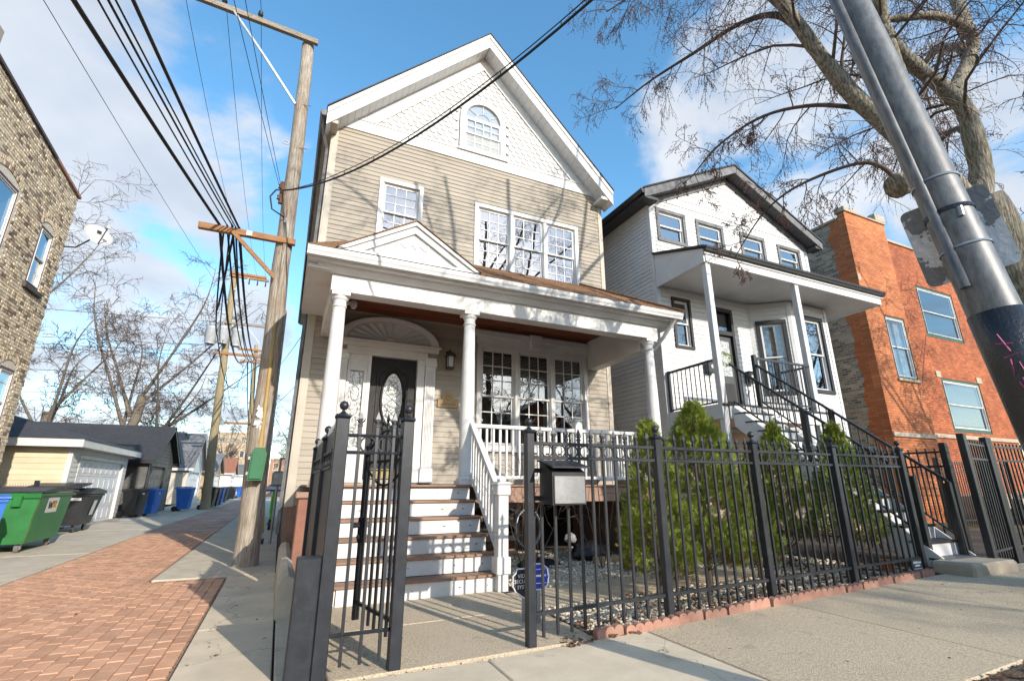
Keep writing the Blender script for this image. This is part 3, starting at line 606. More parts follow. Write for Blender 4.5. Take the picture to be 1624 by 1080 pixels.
bw_ = obj('basement_window', MB(F).box(3.15, 3.23, -.01, .07, .30, .93, .004).box(4.42, 4.50, -.01, .07, .30, .93, .004).box(3.23, 4.42, -.01, .07, .85, .93, .004).box(3.15, 4.50, -.01, .09, .22, .32, .004), WHITE, H1)
obj('pane', MB(F).quad((3.23, .03, .32), (4.42, .03, .32), (4.42, .03, .85), (3.23, .03, .85)), GLASS_LO, bw_); obj('room_recess', MB(F).quad((3.23, .015, .32), (4.42, .015, .32), (4.42, .015, .85), (3.23, .015, .85)), DARK, bw_)
obj('basement_door', MB(F).box(5.1, 5.8, .01, .03, 0, .93), DARK, H1)
# steps
rise, run, sy = PF / 6, .235, 6.16
for k in range(6):
    y0 = sy + run * k; z0 = rise * k
    obj('riser', MB().box(.70, 2.66, y0, y0 + .02, z0 + .006, z0 + rise - .032, .002), WHITE, H1)
    if k < 5: obj('tread', MB().box(.67, 2.69, y0 - .03, y0 + run / 2 - .014, z0 + rise - .03, z0 + rise, .004), TREAD, H1); obj('tread', MB().box(.67, 2.69, y0 + run / 2 - .008, y0 + run - .002, z0 + rise - .03, z0 + rise, .004), TREAD, H1)
    mb = MB()
    for x in (1.0, 1.55, 2.15, 2.5): mb.tube([(x + rg.uniform(-.05, .05), y0 - .003, z0 + rise * .45), (x, y0 + .004, z0 + rise * .45)], .007, 6)
    obj('screw', mb, GREYTRIM, H1)
for x in (.68, 2.64):
    obj('stringer', MB().prism([(sy + .03, 0.)] + [p for k in range(6) for p in ((sy + .021 + run * k, rise * (k + 1) - .034), (sy + .021 + run * (k + 1), rise * (k + 1) - .034))] + [(7.57, 0.)], x - .015, x + .015, 'x'), WHITE, H1)
# stair rail
obj('newel_post', MB().box(2.60, 2.74, 6.05, 6.19, .02, 1.28, .006), WHITE, H1)
obj('newel_base', MB().box(2.575, 2.765, 6.025, 6.215, .22, .42, .008), WHITE, H1); obj('newel_cap', MB().box(2.575, 2.765, 6.025, 6.215, 1.16, 1.30, .012).prism([(2.56, 1.30), (2.78, 1.30), (2.74, 1.335), (2.60, 1.335)], 6.01, 6.23).box(2.62, 2.72, 6.07, 6.17, 1.335, 1.37, .01), WHITE, H1)
A_, B_ = Vector((2.67, 6.19, 1.20)), Vector((2.67, 7.30, 2.22)); lo_ = Vector((0, 0, -.78))
def bar(mb, a, b, w, h):
    d = Vector(b) - Vector(a); s = Vector((d.y, -d.x, 0)); s = (s.normalized() if s.length > 1e-6 else Vector((1, 0, 0))) * w / 2; u = Vector((0, 0, h / 2)) if abs(d.z) < d.length * .97 else Vector((0, 1, 0)) * h / 2
    a, b = Vector(a), Vector(b)
    return mb.add([tuple(a - s - u), tuple(a + s - u), tuple(a + s + u), tuple(a - s + u), tuple(b - s - u), tuple(b + s - u), tuple(b + s + u), tuple(b - s + u)], [(0, 1, 2, 3), (7, 6, 5, 4), (0, 4, 5, 1), (1, 5, 6, 2), (2, 6, 7, 3), (3, 7, 4, 0)])
obj('handrail', bar(MB(), A_, B_, .085, .06), WHITE, H1); obj('bottom_rail', bar(MB(), A_ + lo_, B_ + lo_, .05, .06), WHITE, H1)
for i in range(10):
    p = A_.lerp(B_, (i + .6) / 10.2); obj('baluster', MB().box(p.x - .017, p.x + .017, p.y - .017, p.y + .017, p.z - .77, p.z - .02, .003), WHITE, H1)
# porch railing
obj('top_rail', MB().box(2.72, 6.40, 7.30, 7.39, 2.17, 2.23, .006), WHITE, H1); obj('bottom_rail', MB().box(2.72, 6.40, 7.32, 7.37, 1.38, 1.43, .004), WHITE, H1)
x = 2.82
while x < 6.34: obj('baluster', MB().box(x - .018, x + .018, 7.327, 7.363, 1.43, 2.17, .003), WHITE, H1); x += .1165
obj('rail_post', MB().box(4.58, 4.72, 7.27, 7.41, PF, 2.36, .008).box(4.56, 4.74, 7.25, 7.43, 2.36, 2.40, .01), WHITE, H1)
obj('top_rail', MB().box(6.50, 6.58, 7.5, FY - .03, 2.17, 2.23, .006), WHITE, H1); obj('bottom_rail', MB().box(6.51, 6.57, 7.5, FY - .03, 1.38, 1.43, .004), WHITE, H1)
for i in range(16): y0 = 7.6 + i * .1165; obj('baluster', MB().box(6.522, 6.558, y0 - .018, y0 + .018, 1.43, 2.17, .003), WHITE, H1)
# columns
for x in (.50, 2.62, 6.48):
    c = obj('porch_column', MB().lathe([(.112, 1.40), (.118, 1.9), (.114, 2.6), (.102, 3.4), (.092, 3.90)], (x, 7.42, 0), 24), WHITE, H1, True)
    obj('column_base', MB().box(x - .145, x + .145, 7.42 - .145, 7.42 + .145, PF, 1.36, .006).lathe([(.135, 1.36), (.145, 1.375), (.135, 1.40), (.118, 1.41)], (x, 7.42, 0), 24), WHITE, c)
    obj('column_cap', MB().lathe([(.092, 3.885), (.108, 3.90), (.108, 3.915), (.094, 3.925), (.094, 4.0), (.112, 4.02), (.125, 4.05), (.125, 4.065)], (x, 7.42, 0), 24).box(x - .135, x + .135, 7.42 - .135, 7.42 + .135, 4.065, 4.12, .004), WHITE, c)
BF = 7.29
obj('porch_beam', MB().box(.34, 6.64, BF, BF + .26, 4.12, 4.385, .005).box(.36, 6.62, BF + .1, BF + .255, 4.386, 4.63), WHITE, H1); obj('porch_beam', MB().box(6.36, 6.62, BF + .262, FY - .02, 3.92, 4.60, .005), WHITE, H1); obj('porch_beam', MB().box(.36, .62, BF + .262, FY - .02, 4.0, 4.60, .005), WHITE, H1)
obj('bed_moulding', MB().prism([(BF + .02, 4.386), (BF - .05, 4.386), (BF - .13, 4.44), (BF - .16, 4.47), (BF + .02, 4.47)], .12, 6.88, 'x'), WHITE, H1)
obj('porch_soffit', MB().box(-.02, 7.0, 7.05, BF - .1, 4.471, 4.487), WHITE, H1); obj('porch_soffit', MB().box(-.02, .36, BF - .1, FY - .02, 4.40, 4.42), WHITE, H1); obj('porch_soffit', MB().box(6.64, 7.0, BF - .1, FY - .02, 4.40, 4.42), WHITE, H1)
[obj('soffit_closure', MB().box(a, b, BF - .1, BF - .09, 4.4205, 4.4705), WHITE, H1) for a, b in ((-.02, .36), (6.64, 7.0))]
obj('porch_fascia', MB().box(-.03, 7.01, 7.035, 7.06, 4.475, 4.60, .004), WHITE, H1)
gutter(H1, -.05, 7.03, 7.034, 0, 4.50, WHITE, 'x', .115, .125)
obj('side_fascia', MB().box(-.035, -.010, 7.06, FY - .02, 4.475, 4.62, .004), WHITE, H1); obj('side_fascia', MB().box(6.99, 7.015, 7.06, FY - .02, 4.475, 4.62, .004), WHITE, H1)
for i in range(21):
    y0 = 7.56 + i * .0915
    obj('ceiling_board', MB().box(.63, 6.35, y0, y0 + .0885, 4.60, 4.615, .003), CEILW, H1)
obj('wall_trim', MB(F).box(.62, 6.36, .0, .025, 4.55, 4.598), BEIGE_T, H1)
# porch roof: hipped at both ends, courses one by one
zr0, zr1, yr0, yr1 = 4.635, 6.10, 6.93, FY - .005
nc = 17
for i in range(nc):
    t0, t1 = i / nc, (i + 1.25) / nc; 
    y0, y1 = yr0 + (yr1 - yr0) * t0, yr0 + (yr1 - yr0) * min(1, t1); z0, z1 = zr0 + (zr1 - zr0) * t0, zr0 + (zr1 - zr0) * min(1, t1)
    x0a, x1a = -.06 + .62 * t0 * 1.3, 7.05 - .62 * t0 * 1.3; x0b, x1b = -.06 + .62 * min(1, t1) * 1.3, 7.05 - .62 * min(1, t1) * 1.3
    mb = MB(); mb.add([(x0a, y0, z0 + .016), (x1a, y0, z0 + .016), (x1b, y1, z1 + .004), (x0b, y1, z1 + .004), (x0a, y0, z0), (x1a, y0, z0)], [(0, 1, 2, 3), (4, 5, 1, 0)]); obj('shingle_course', mb, SHING, H1)
for xe, xi in ((7.05, 7.05 - .81), (-.06, -.06 + .81)):
    mb = MB(); mb.add([(xe, yr0, zr0), (xe, yr1, zr0 + .02), (xi, yr1, zr1)], [(0, 1, 2)]); obj('roof_hip', mb, SHING, H1)
obj('hip_cap', MB().tube([(7.05, yr0, zr0 + .015), (7.05 - .81, yr1, zr1 + .02)], .05, 5), SHING, H1)
# pediment over the entry
pl, pr_, pa, pz0, pz1, py = .36, 2.60, 1.50, 4.65, 5.33, 6.99
obj('pediment', MB().prism([(pl + .1, pz0), (pr_ - .1, pz0), (pa, pz1 - .07)], py, py + .04), WHITE, H1)
for sx, e in ((-1, pl), (1, pr_)):
    sl_ = (pz1 - pz0) / (pa - e)
    zz = lambda x: pz0 + sl_ * (x - e)
    obj('pediment_rake', MB().prism([(e, pz0), (pa, pz1), (pa, pz1 - .17), (e + .17 / sl_ , pz0)], py - .05, py), WHITE, H1)
    obj('pediment_rake', MB().prism([(e, pz0 + .02), (pa, pz1 + .02), (pa, pz1 - .045), (e + .06 / sl_, pz0 + .015)], py - .09, py - .051), WHITE, H1)
    mb = MB(); 
    mb.add([(e - .03 * (1 if sx < 0 else -1), py - .11, pz0 + .02), (pa, py - .11, pz1 + .045), (pa, 9.2, pz1 + .045), (e, 7.4, pz0 + .05), (e - .03 * (1 if sx < 0 else -1), py - .11, pz0), (pa, py - .11, pz1 + .022)], [(0, 1, 2, 3), (4, 5, 1, 0)]); obj('pediment_roof', mb, SHING, H1)
obj('pediment_base', MB().box(pl, pr_, py - .06, py - .001, pz0 - .03, pz0 + .045, .005), WHITE, H1)
mb = MB()
for s in (-1, 1):
    pts = [(pa + .02 + s * u * .44, py - .004, 4.93 + .035 * math.sin(u * 13) * (1 - u * .3)) for u in [i / 24 for i in range(25)]]; mb.tube(pts, [.016 - .010 * i / 24 for i in range(25)], 5)
    for q in (.2, .45, .75): mb.tube([(pa + .02 + s * (q * .44 + .03 * math.cos(a)), py - .004, 4.965 + .028 * math.sin(a)) for a in [k * .8 for k in range(6)]], .009, 5)
    mb.tube([(pa + .02, py - .006, 4.90), (pa + .02 + s * .06, py - .008, 4.99)], .014, 5)
obj('scrollwork', mb, WHITE, H1)
# downspout at the right end of the porch
obj('downspout', MB().tube([(6.86, 7.0, 4.5), (6.80, 7.3, 4.2), (6.78, 7.75, 3.9), (6.78, 7.75, .35), (6.70, 7.55, .2), (6.62, 7.3, .17)], .04, 4, twist=.785), WHITE, H1)
# ------------------------------------------------------------------ shared shell builders
ORANGE = brick_mat('painted_orange_brick', (.52, .19, .075), (.38, .12, .045), (.27, .10, .05), .205, .068, .014, 'X', .8, .75)
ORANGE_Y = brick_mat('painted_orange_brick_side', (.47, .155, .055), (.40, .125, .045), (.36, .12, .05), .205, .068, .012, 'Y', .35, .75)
RED_SHADE_BR = brick_mat('red_brick_shade_tone', (.42, .13, .05), (.28, .075, .03), (.20, .075, .04), .205, .068, .014, 'X', .8, .75)  # shade of the recessed orange front is put into this brick colour
COMMON_Y = brick_mat('common_brick_side', (.36, .28, .19), (.12, .095, .075), (.34, .31, .27), .205, .066, .016, 'Y', .5, .9)
COMMON_X = brick_mat('common_brick_front', (.36, .28, .19), (.12, .095, .075), (.34, .31, .27), .205, .066, .016, 'X', .5, .9)
def paint_edge(m):
    # the orange paint of the front laps round the corner with a ragged edge
    nt = m.node_tree; N = nt.nodes; L = nt.links; b = N['Principled BSDF']; src = b.inputs['Base Color'].links[0].from_socket
    geo = N.new('ShaderNodeNewGeometry'); sp = N.new('ShaderNodeSeparateXYZ'); L.new(geo.outputs['Position'], sp.inputs[0])
    no = N.new('ShaderNodeTexNoise'); L.new(geo.outputs['Position'], no.inputs['Vector']); no.inputs['Scale'].default_value = 2.2; no.inputs['Detail'].default_value = 6
    a = N.new('ShaderNodeMath'); a.operation = 'MULTIPLY_ADD'; L.new(no.outputs['Fac'], a.inputs[0]); a.inputs[1].default_value = .7; L.new(sp.outputs[1], a.inputs[2])
    mr = N.new('ShaderNodeMapRange'); L.new(a.outputs[0], mr.inputs[0]); mr.inputs[1].default_value = 9.72; mr.inputs[2].default_value = 9.76
    mx = N.new('ShaderNodeMix'); mx.data_type = 'RGBA'; L.new(mr.outputs[0], mx.inputs[0]); b2 = N.new('ShaderNodeTexBrick'); s0 = [n for n in N if n.type == 'TEX_BRICK'][0]; L.new(s0.inputs['Vector'].links[0].from_socket, b2.inputs['Vector']); [setattr(b2.inputs[k], 'default_value', v) for k, v in (('Scale', 1), ('Brick Width', .221), ('Row Height', .082), ('Mortar Size', .007), ('Color1', (.46, .155, .06, 1)), ('Color2', (.34, .105, .04, 1)), ('Mortar', (.24, .085, .045, 1)))]; L.new(b2.outputs['Color'], mx.inputs[6]); L.new(src, mx.inputs[7]); L.new(mx.outputs[2], b.inputs['Base Color'])
paint_edge(COMMON_Y)
STONE = mat('limestone', (.42, .36, .28), (.32, .27, .21), .85, 4, bump=.4, bscale=60, grime=.4)
GREENP = mat('green_paint', (.018, .075, .04), (.012, .05, .03), .45, 4, grime=.2)
PEACH = mat('peach_paint_warm_bounce', (.60, .47, .37), (.52, .40, .31), .8, 3, grime=.2)  # peach paint with the warm bounce light under the porch put into its colour
SOFF_DK = mat('charcoal_soffit', (.06, .06, .065), (.045, .045, .05), .6, 3, var=.06)
# ------------------------------------------------------------------ the white house next door
Y2, XL, XR = 8.8, 8.10, 14.45
H2 = thing('white_house', 'white clapboard house with black trim, four upper windows and a raised porch', 'house', (11.2, Y2, .17))
F2 = frame(0, Y2); G2 = .17
RX, RZ = 11.2, 10.42; s2 = .50; z2 = lambda x: RZ - s2 * abs(x - RX)
up = [(8.30, 9.34, 7.48, 8.48), (9.72, 10.78, 7.48, 8.46), (11.45, 12.50, 7.52, 8.46), (13.05, 14.10, 7.54, 8.42)]
holes2 = [(a + .05, b - .05, c + .05, d - .05) for a, b, c, d in up] + [(8.60, 9.12, 4.62, 5.86), (9.92, 10.62, 2.92, 5.84)]
siding(H2, F2, XL + .09, XR - .09, 2.55, 6.75, WHITE2, .125, holes2 + [(11.35, 14.2, 2.4, 6.1)])
siding(H2, F2, XL + .09, XR - .09, 6.75, 8.72, WHITE2, .115, holes2)
siding(H2, F2, XL, XR, 8.74, RZ - .42, WHITE2, .20, (), lambda z: (RX - (RZ - .25 - z) / s2, RX + (RZ - .25 - z) / s2))
siding(H2, frame(XL, 0, -90), -22, -Y2 - .02, 2.3, 8.62, WHITE2, .115)
obj('frieze_board', MB(F2).box(XL, XR, -.01, .028, 8.715, 8.745, .003), WHITE2, H2)
for a in (XL, XR - .10): obj('corner_board', MB(F2).box(a - .005, a + .105, -.02, .032, 2.3, z2(XL) - .36, .004), WHITE2, H2)
obj('corner_board', MB().box(XL - .03, XL - .006, Y2 - .03, Y2 + .09, 2.3, 8.6, .004), WHITE2, H2)
obj('foundation', MB().box(XL + .02, XR - .02, Y2 + .02, 22, -.1, 2.56), PEACH, H2)
obj('right_wall', MB().box(XR - .05, XR, Y2 + .02, 22, 2.56, 8.7), WHITE2, H2); obj('back_wall', MB().box(XL + .05, XR - .05, 21.9, 22, 2.56, 8.7), WHITE2, H2)
obj('attic_floor', MB().box(XL + .05, XR - .05, Y2 + .03, 21.9, 8.55, 8.6), DARK, H2)
EL2, ER2 = 7.66, 14.74
for sx in (-1, 1):
    e = EL2 if sx < 0 else ER2
    obj('rake_fascia', MB(F2).prism([(e, z2(e)), (RX, RZ), (RX, RZ - .24), (e, z2(e) - .24)], .36, .39), GREYTRIM, H2)
    obj('roof_edge', MB(F2).prism([(e + sx * .02, z2(e) + .05), (RX, RZ + .06), (RX, RZ + .005), (e + sx * .02, z2(e) + .001)], -13.2, .42), DKSHING, H2)
    obj('rake_board', MB(F2).prism([(XL if sx < 0 else XR, z2(XL if sx < 0 else XR) - .232), (RX, RZ - .232), (RX, RZ - .40), (XL if sx < 0 else XR, z2(XL if sx < 0 else XR) - .40)], -.01, .05), GREYTRIM, H2)
    n = 22
    for i in range(n):
        a, b = e + (RX - e) * i / n, e + (RX - e) * (i + .96) / n
        obj('soffit_panel', MB(F2).prism([(a, z2(a) - .215), (b, z2(b) - .215), (b, z2(b) - .23), (a, z2(a) - .23)], .052, .359), SOFF_DK, H2)
obj('eave_soffit', MB().box(EL2 + .02, XL - .03, Y2 - .30, 22, 8.50, 8.52), SOFF_DK, H2); obj('eave_soffit', MB().box(XR, ER2, Y2 - .3, 22, 8.50, 8.52), SOFF_DK, H2)
obj('eave_return', MB(F2).box(EL2 + .03, XL + .02, .052, .357, 8.42, 8.50), SOFF_DK, H2); obj('eave_return', MB(F2).box(XR - .02, ER2 - .02, .052, .357, 8.42, 8.50), SOFF_DK, H2)
gutter(H2, EL2 + .02, 0, Y2 - .38, 22, 8.53, BLKTRIM, 'y', sign=-1)
for a, b, c, d in up: window(H2, F2, a, b, c, d, GREYTRIM, WHITE2, 1, 1, .10, .045, sill=False, inside='light', glass=GLASS)
window(H2, F2, 8.54, 9.17, 4.56, 5.92, BLKTRIM, WHITE2, 1, 1, .075, .05, sill=False, inside='light', glass=GLASS_LO)
# door and transom
obj('door_casing', MB(F2).box(9.90, 9.99, -.08, .05, 2.92, 5.86, .005).box(10.57, 10.66, -.08, .05, 2.92, 5.86, .005).box(9.99, 10.57, -.08, .05, 5.76, 5.86, .005).box(9.99, 10.57, -.08, .05, 5.10, 5.22, .005), BLKTRIM, H2)
d2 = obj('door', MB(F2).box(9.99, 10.57, -.07, -.03, 2.92, 5.10, .004), mat('charcoal_door_paint', (.07, .072, .078), (.05, .052, .056), .4, 4), H2)
obj('pane', MB(F2).quad((10.10, -.027, 4.0), (10.46, -.027, 4.0), (10.46, -.027, 4.95), (10.10, -.027, 4.95)), LEADG, d2); obj('door_panel', MB(F2).box(10.10, 10.46, -.03, -.018, 3.1, 3.8, .008), BLKTRIM, d2)
obj('transom', MB(F2).quad((9.99, -.04, 5.22), (10.57, -.04, 5.22), (10.57, -.04, 5.76), (9.99, -.04, 5.76)), GLASS_LO, H2); obj('transom_recess', MB(F2).quad((9.99, -.09, 5.2), (10.57, -.09, 5.2), (10.57, -.09, 5.78), (9.99, -.09, 5.78)), DARK, H2)
# bay
B0, B1, B2, B3_ = (11.32, Y2), (12.14, 8.12), (13.66, 8.12), (14.40, Y2)
def facet(p, q, win):
    L_ = math.hypot(q[0] - p[0], q[1] - p[1]); a = math.degrees(math.atan2(q[1] - p[1], q[0] - p[0])); fx = frame(p[0], p[1], a)
    hl = [(win[0] + .05, win[1] - .05, win[2] + .05, win[3] - .05)] if win else []
    siding(H2, fx, .05, L_ - .05, 2.3, 6.12, WHITE2, .115, hl)
    obj('corner_board', MB(fx).box(-.01, .09, -.02, .03, 2.3, 6.12, .003), WHITE2, H2); obj('corner_board', MB(fx).box(L_ - .09, L_ + .01, -.02, .03, 2.3, 6.12, .003), WHITE2, H2)
    if win: window(H2, fx, *win, BLKTRIM, WHITE2, 1, 1, .10, .05, sill=False, inside='blind', blind_drop=.45, glass=GLASS_LO if a < 0 else GLASS)
facet(B0, B1, (.16, .92, 3.55, 5.62)); facet(B1, B2, (.34, 1.28, 3.62, 5.80)); facet(B2, B3_, None)
obj('bay_floor', MB().prism([B0, B1, B2, B3_], 2.2, 2.3, 'z'), WHITE2, H2); obj('bay_base', MB().prism([(11.4, Y2), (12.2, 8.2), (13.6, 8.2), (14.3, Y2)], -.05, 2.198, 'z'), PEACH, H2)
# porch roof
ry0, rz0, rz1 = 7.14, 6.40, 7.06
obj('porch_roof', MB().prism([(Y2 - .02, rz1), (ry0 - .05, rz0 + .09), (ry0 - .05, rz0 + .03), (Y2 - .02, rz1 - .06)], XL - .06, 14.84, 'x'), DKSHING, H2)
obj('porch_end_panel', MB().prism([(Y2 - .035, 6.10), (Y2 - .035, rz1 - .065), (ry0 + .06, rz0 + .05), (ry0 + .06, 6.12)], XL, XL + .04, 'x'), WHITE2, H2); obj('porch_end_panel', MB().prism([(Y2 - .035, 6.10), (Y2 - .035, rz1 - .065), (ry0 + .06, rz0 + .05), (ry0 + .06, 6.12)], 14.74, 14.78, 'x'), WHITE2, H2)
obj('porch_beam', MB().box(XL + .041, 14.739, ry0 + .03, ry0 + .18, 6.12, 6.42, .005), WHITE2, H2); obj('porch_ceiling', MB().box(XL + .041, 14.739, ry0 + .181, Y2 - .04, 6.16, 6.19), WHITE2, H2)
obj('fascia_trim', MB().box(XL - .02, 14.80, ry0, ry0 + .029, 6.30, 6.42, .004), WHITE2, H2); gutter(H2, XL - .04, 14.82, ry0 - .001, 0, 6.36, BLKTRIM, 'x', .10, .11)
for x in (8.22, 11.22): obj('porch_post', MB().box(x - .07, x + .07, 7.21, 7.35, G2 - .1, 6.118, .008), WHITE2, H2)
obj('porch_deck', MB().box(8.14, 11.5, 7.36, Y2 - .03, 2.66, 2.87), PEACH, H2); obj('deck_rim', MB().box(8.11, 8.139, 7.2, Y2 - .03, 2.60, 2.91, .004), WHITE2, H2); obj('deck_rim', MB().box(8.30, 11.5, 7.18, 7.209, 2.60, 2.91, .004), WHITE2, H2)
for i in range(11): y0 = 7.15 + i * .148; obj('deck_board', MB().box(8.12, 11.5, y0, y0 + .144, 2.872, 2.912, .004) if y0 > 7.34 or True else 0, BLKTRIM, H2)
# stairs down to the pavement
sx0, sx1, n2 = 8.40, 9.20, 13; rs, rn = (2.91 - .32) / n2, .245
for k in range(n2):
    yk, zk = 7.16 - rn * k, 2.91 - rs * (k + 1)
    obj('riser', MB().box(sx0, sx1, yk, yk + .02, zk, zk + rs - .035), WHITE2, H2)
    obj('tread', MB().box(sx0 - .03, sx1 + .03, yk - rn - .02, yk + .001, zk - .034, zk, .004), BLKTRIM if k < n2 - 1 else GREYTRIM, H2)
for x in (sx0 - .03, sx1 + .001):
    obj('stringer', MB().prism([(7.18, 2.86)] + [(7.16 - rn * (k + 1) + .02, 2.91 - rs * (k + 1) - .036) for k in range(n2)] + [(7.16 - rn * n2 + .02, .2), (7.16 - rn * n2 + .45, .2), (7.18, 2.45)], x, x + .029, 'x'), WHITE2, H2)
obj('stone_step', MB().box(8.15, 9.28, 3.62, 4.10, -.05, .315, .03), STONE, H2)
def railing(x, pts, spacing=.125, drop=.80, top=.045):
    mb = MB(); 
    for a, b in zip(pts, pts[1:]): bar(mb, a, b, top, .05)
    obj('handrail', mb, IRON, H2)
    a, b = Vector(pts[0]), Vector(pts[1]); L_ = Vector((b.x - a.x, b.y - a.y, 0)).length; n = int(L_ / spacing)
    obj('bottom_rail', bar(MB(), a - Vector((0, 0, drop)), b - Vector((0, 0, drop)), .03, .03), IRON, H2)
    for i in range(1, n): p = a.lerp(b, i / n); obj('baluster', MB().box(p.x - .008, p.x + .008, p.y - .008, p.y + .008, p.z - drop, p.z), IRON, H2)
railing(8.42, [(8.42, 7.16, 3.76), (8.42, 4.25, 1.42)]); railing(9.2, [(9.2, 7.16, 3.84), (9.2, 4.15, 1.34), (9.2, 4.13, .3)])
for x, y, z0, z1 in ((9.2, 7.16, 2.9, 4.05), (8.42, 5.7, .9, 2.6), (9.2, 5.7, .9, 2.64), (8.42, 4.22, .3, 1.42), (9.2, 4.16, .3, 1.32)): obj('rail_post', MB().box(x - .04, x + .04, y - .04, y + .04, z0, z1, .006), IRON, H2)
railing(0, [(9.26, 7.22, 4.0), (11.14, 7.22, 4.0)], .115, .98); railing(0, [(11.2, 7.36, 4.0), (11.2, 8.0, 4.0)], .115, .98); railing(0, [(8.16, 7.36, 3.86), (8.16, Y2 - .1, 3.86)], .125, .90)
obj('rail_post', MB().box(11.17, 11.23, 7.36, 7.42, 2.9, 4.02), IRON, H2); obj('rail_post', MB().box(8.13, 8.19, Y2 - .12, Y2 - .06, 2.9, 3.9), IRON, H2)
T2 = lambda x0, z0: (lambda x, y, z: (x0 + x, 7.178 - z, z0 + y))
text('3', .24, BLKTRIM, H2, T2(9.75, 2.76), name='house_number'); text('1', .24, BLKTRIM, H2, T2(10.05, 2.76), name='house_number')
# ------------------------------------------------------------------ the orange brick two-flat
Y3 = 8.8; B3 = thing('orange_brick_building', 'two-storey building with orange painted brick front and bare brick side', 'building', (20, Y3, .17))
F3 = frame(0, Y3); F3r = frame(0, Y3 + .85)
def wall_with_holes(parent, xf, u0, u1, z0, z1, holes, m, d0=-.25, d1=0.):
    us = sorted({u0, u1} | {h[i] for h in holes for i in (0, 1)}); zs = sorted({z0, z1} | {h[i] for h in holes for i in (2, 3)}); mb = MB(xf)
    for a, b in zip(us, us[1:]):
        run0 = None
        for c, d in list(zip(zs, zs[1:])) + [(None, None)]:
            blocked = c is None or any(h[0] <= a + 1e-6 and b - 1e-6 <= h[1] and h[2] <= c + 1e-6 and d - 1e-6 <= h[3] for h in holes)
            if blocked:
                if run0 is not None: mb.box(a, b, d0, d1, run0, last); run0 = None
            else:
                if run0 is None: run0 = c
                last = d
    return obj('wall', mb, m, parent)
bw3 = (18.06, 19.24, 4.66, 6.86)
wall_with_holes(B3, F3, 17.05, 19.45, -.05, 10.62, [bw3], ORANGE)
obj('wall', MB().box(17.05, 17.10, Y3 + .2515, 26, -.05, 10.4), COMMON_Y, B3)
obj('wall', MB().box(17.05, 17.3, Y3 + .2505, Y3 + .2512, 0, 10.4), ORANGE, B3)
obj('wall', MB().box(19.25, 19.449, Y3 + .251, Y3 + .85, -.05, 10.6), ORANGE_Y, B3)
r1, r2, r3 = (22.55, 25.3, 6.95, 9.1), (22.7, 25.55, 3.22, 5.25), (19.85, 20.75, .9, 3.42)
wall_with_holes(B3, F3r, 19.45, 27.5, -.05, 10.75, [r1, r2, r3], RED_SHADE_BR)
obj('back_wall', MB().box(17.1, 27.5, 25.9, 26, 0, 10.4), COMMON_X, B3)
obj('parapet_coping', MB(F3).box(17.0, 17.75, -.3, .06, 10.62, 10.80, .01).box(17.751, 19.5, -.3, .05, 10.62, 10.70, .01).box(18.9, 19.5, -.3, .05, 10.701, 10.98, .01), STONE, B3); obj('parapet_coping', MB(F3r).box(19.45, 27.5, -.3, .06, 10.75, 10.86, .01), STONE, B3); obj('parapet_coping', MB().box(17.0, 17.3, Y3 + .305, 26, 10.405, 10.5, .01), STONE, B3)
obj('belt_course', MB(F3).box(17.03, 19.47, .001, .06, 2.72, 2.86, .01), STONE, B3); obj('belt_course', MB(F3r).box(20.95, 27.5, .001, .06, 2.92, 3.06, .01), STONE, B3)
obj('quoin_stone', MB(F3).box(17.04, 17.2, .0, .015, 7.95, 8.2, .01), STONE, B3)
window(B3, F3, *bw3, GREENP, WHITE2, 1, 1, .07, -.03, sill=False, inside='curtain', glass=GLASS_LO)
obj('stone_sill', MB(F3).box(18.0, 19.3, -.05, .07, 4.56, 4.655, .01), STONE, B3); obj('stone_lintel', MB(F3).box(17.95, 19.35, .001, .01, 6.87, 7.05, .004), ORANGE, B3)
window(B3, F3r, *r1, GREENP, WHITE2, 1, 1, .11, -.03, sill=True, inside='blind', blind_drop=.6, glass=GLASS_LO); window(B3, F3r, *r2, GREENP, WHITE2, 1, 1, .11, -.03, sill=True, inside='blind', blind_drop=.9, glass=GLASS_LO)
obj('stone_lintel', MB(F3r).box(22.4, 22.75, .001, .03, 5.25, 5.5, .01), STONE, B3); obj('stone_lintel', MB(F3r).box(25.4, 25.8, .001, .03, 5.25, 5.5, .01), STONE, B3)
obj('door_lintel', MB(F3r).prism([(19.6, 3.43), (21.0, 3.43), (21.0, 3.72), (20.3, 3.98), (19.6, 3.72)], .001, .12), STONE, B3)
d3 = obj('door', MB(F3r).box(19.86, 20.74, -.2, -.14, .9, 3.1, .01), GREENP, B3); obj('transom_panel', MB(F3r).box(19.86, 20.74, -.14, -.10, 3.102, 3.4, .01), mat('bright_green_paint', (.03, .16, .08), (.02, .12, .06), .4), d3)
obj('door_panel', MB(F3r).box(20.0, 20.6, -.14, -.125, 1.9, 2.95, .01).box(20.0, 20.6, -.14, -.125, 1.1, 1.75, .01), GREENP, d3)
obj('entry_platform', MB().box(19.3, 26.8, 7.6, Y3 + .82, .15, .95, .02), STONE, B3); obj('platform_edge', MB().box(19.2, 26.9, 7.5, 7.59, .6, 1.02, .02), STONE, B3)
for k in range(4): obj('step', MB().box(19.8, 20.9, 6.3 + .32 * k, 6.62 + .32 * k, .1, .32 + .19 * k, .01), STONE, B3)
sc3 = thing('wall_sconce', 'dark iron wall lamp above the green door of the orange building', 'wall lamp', (20.35, Y3 + .85, 4.1))
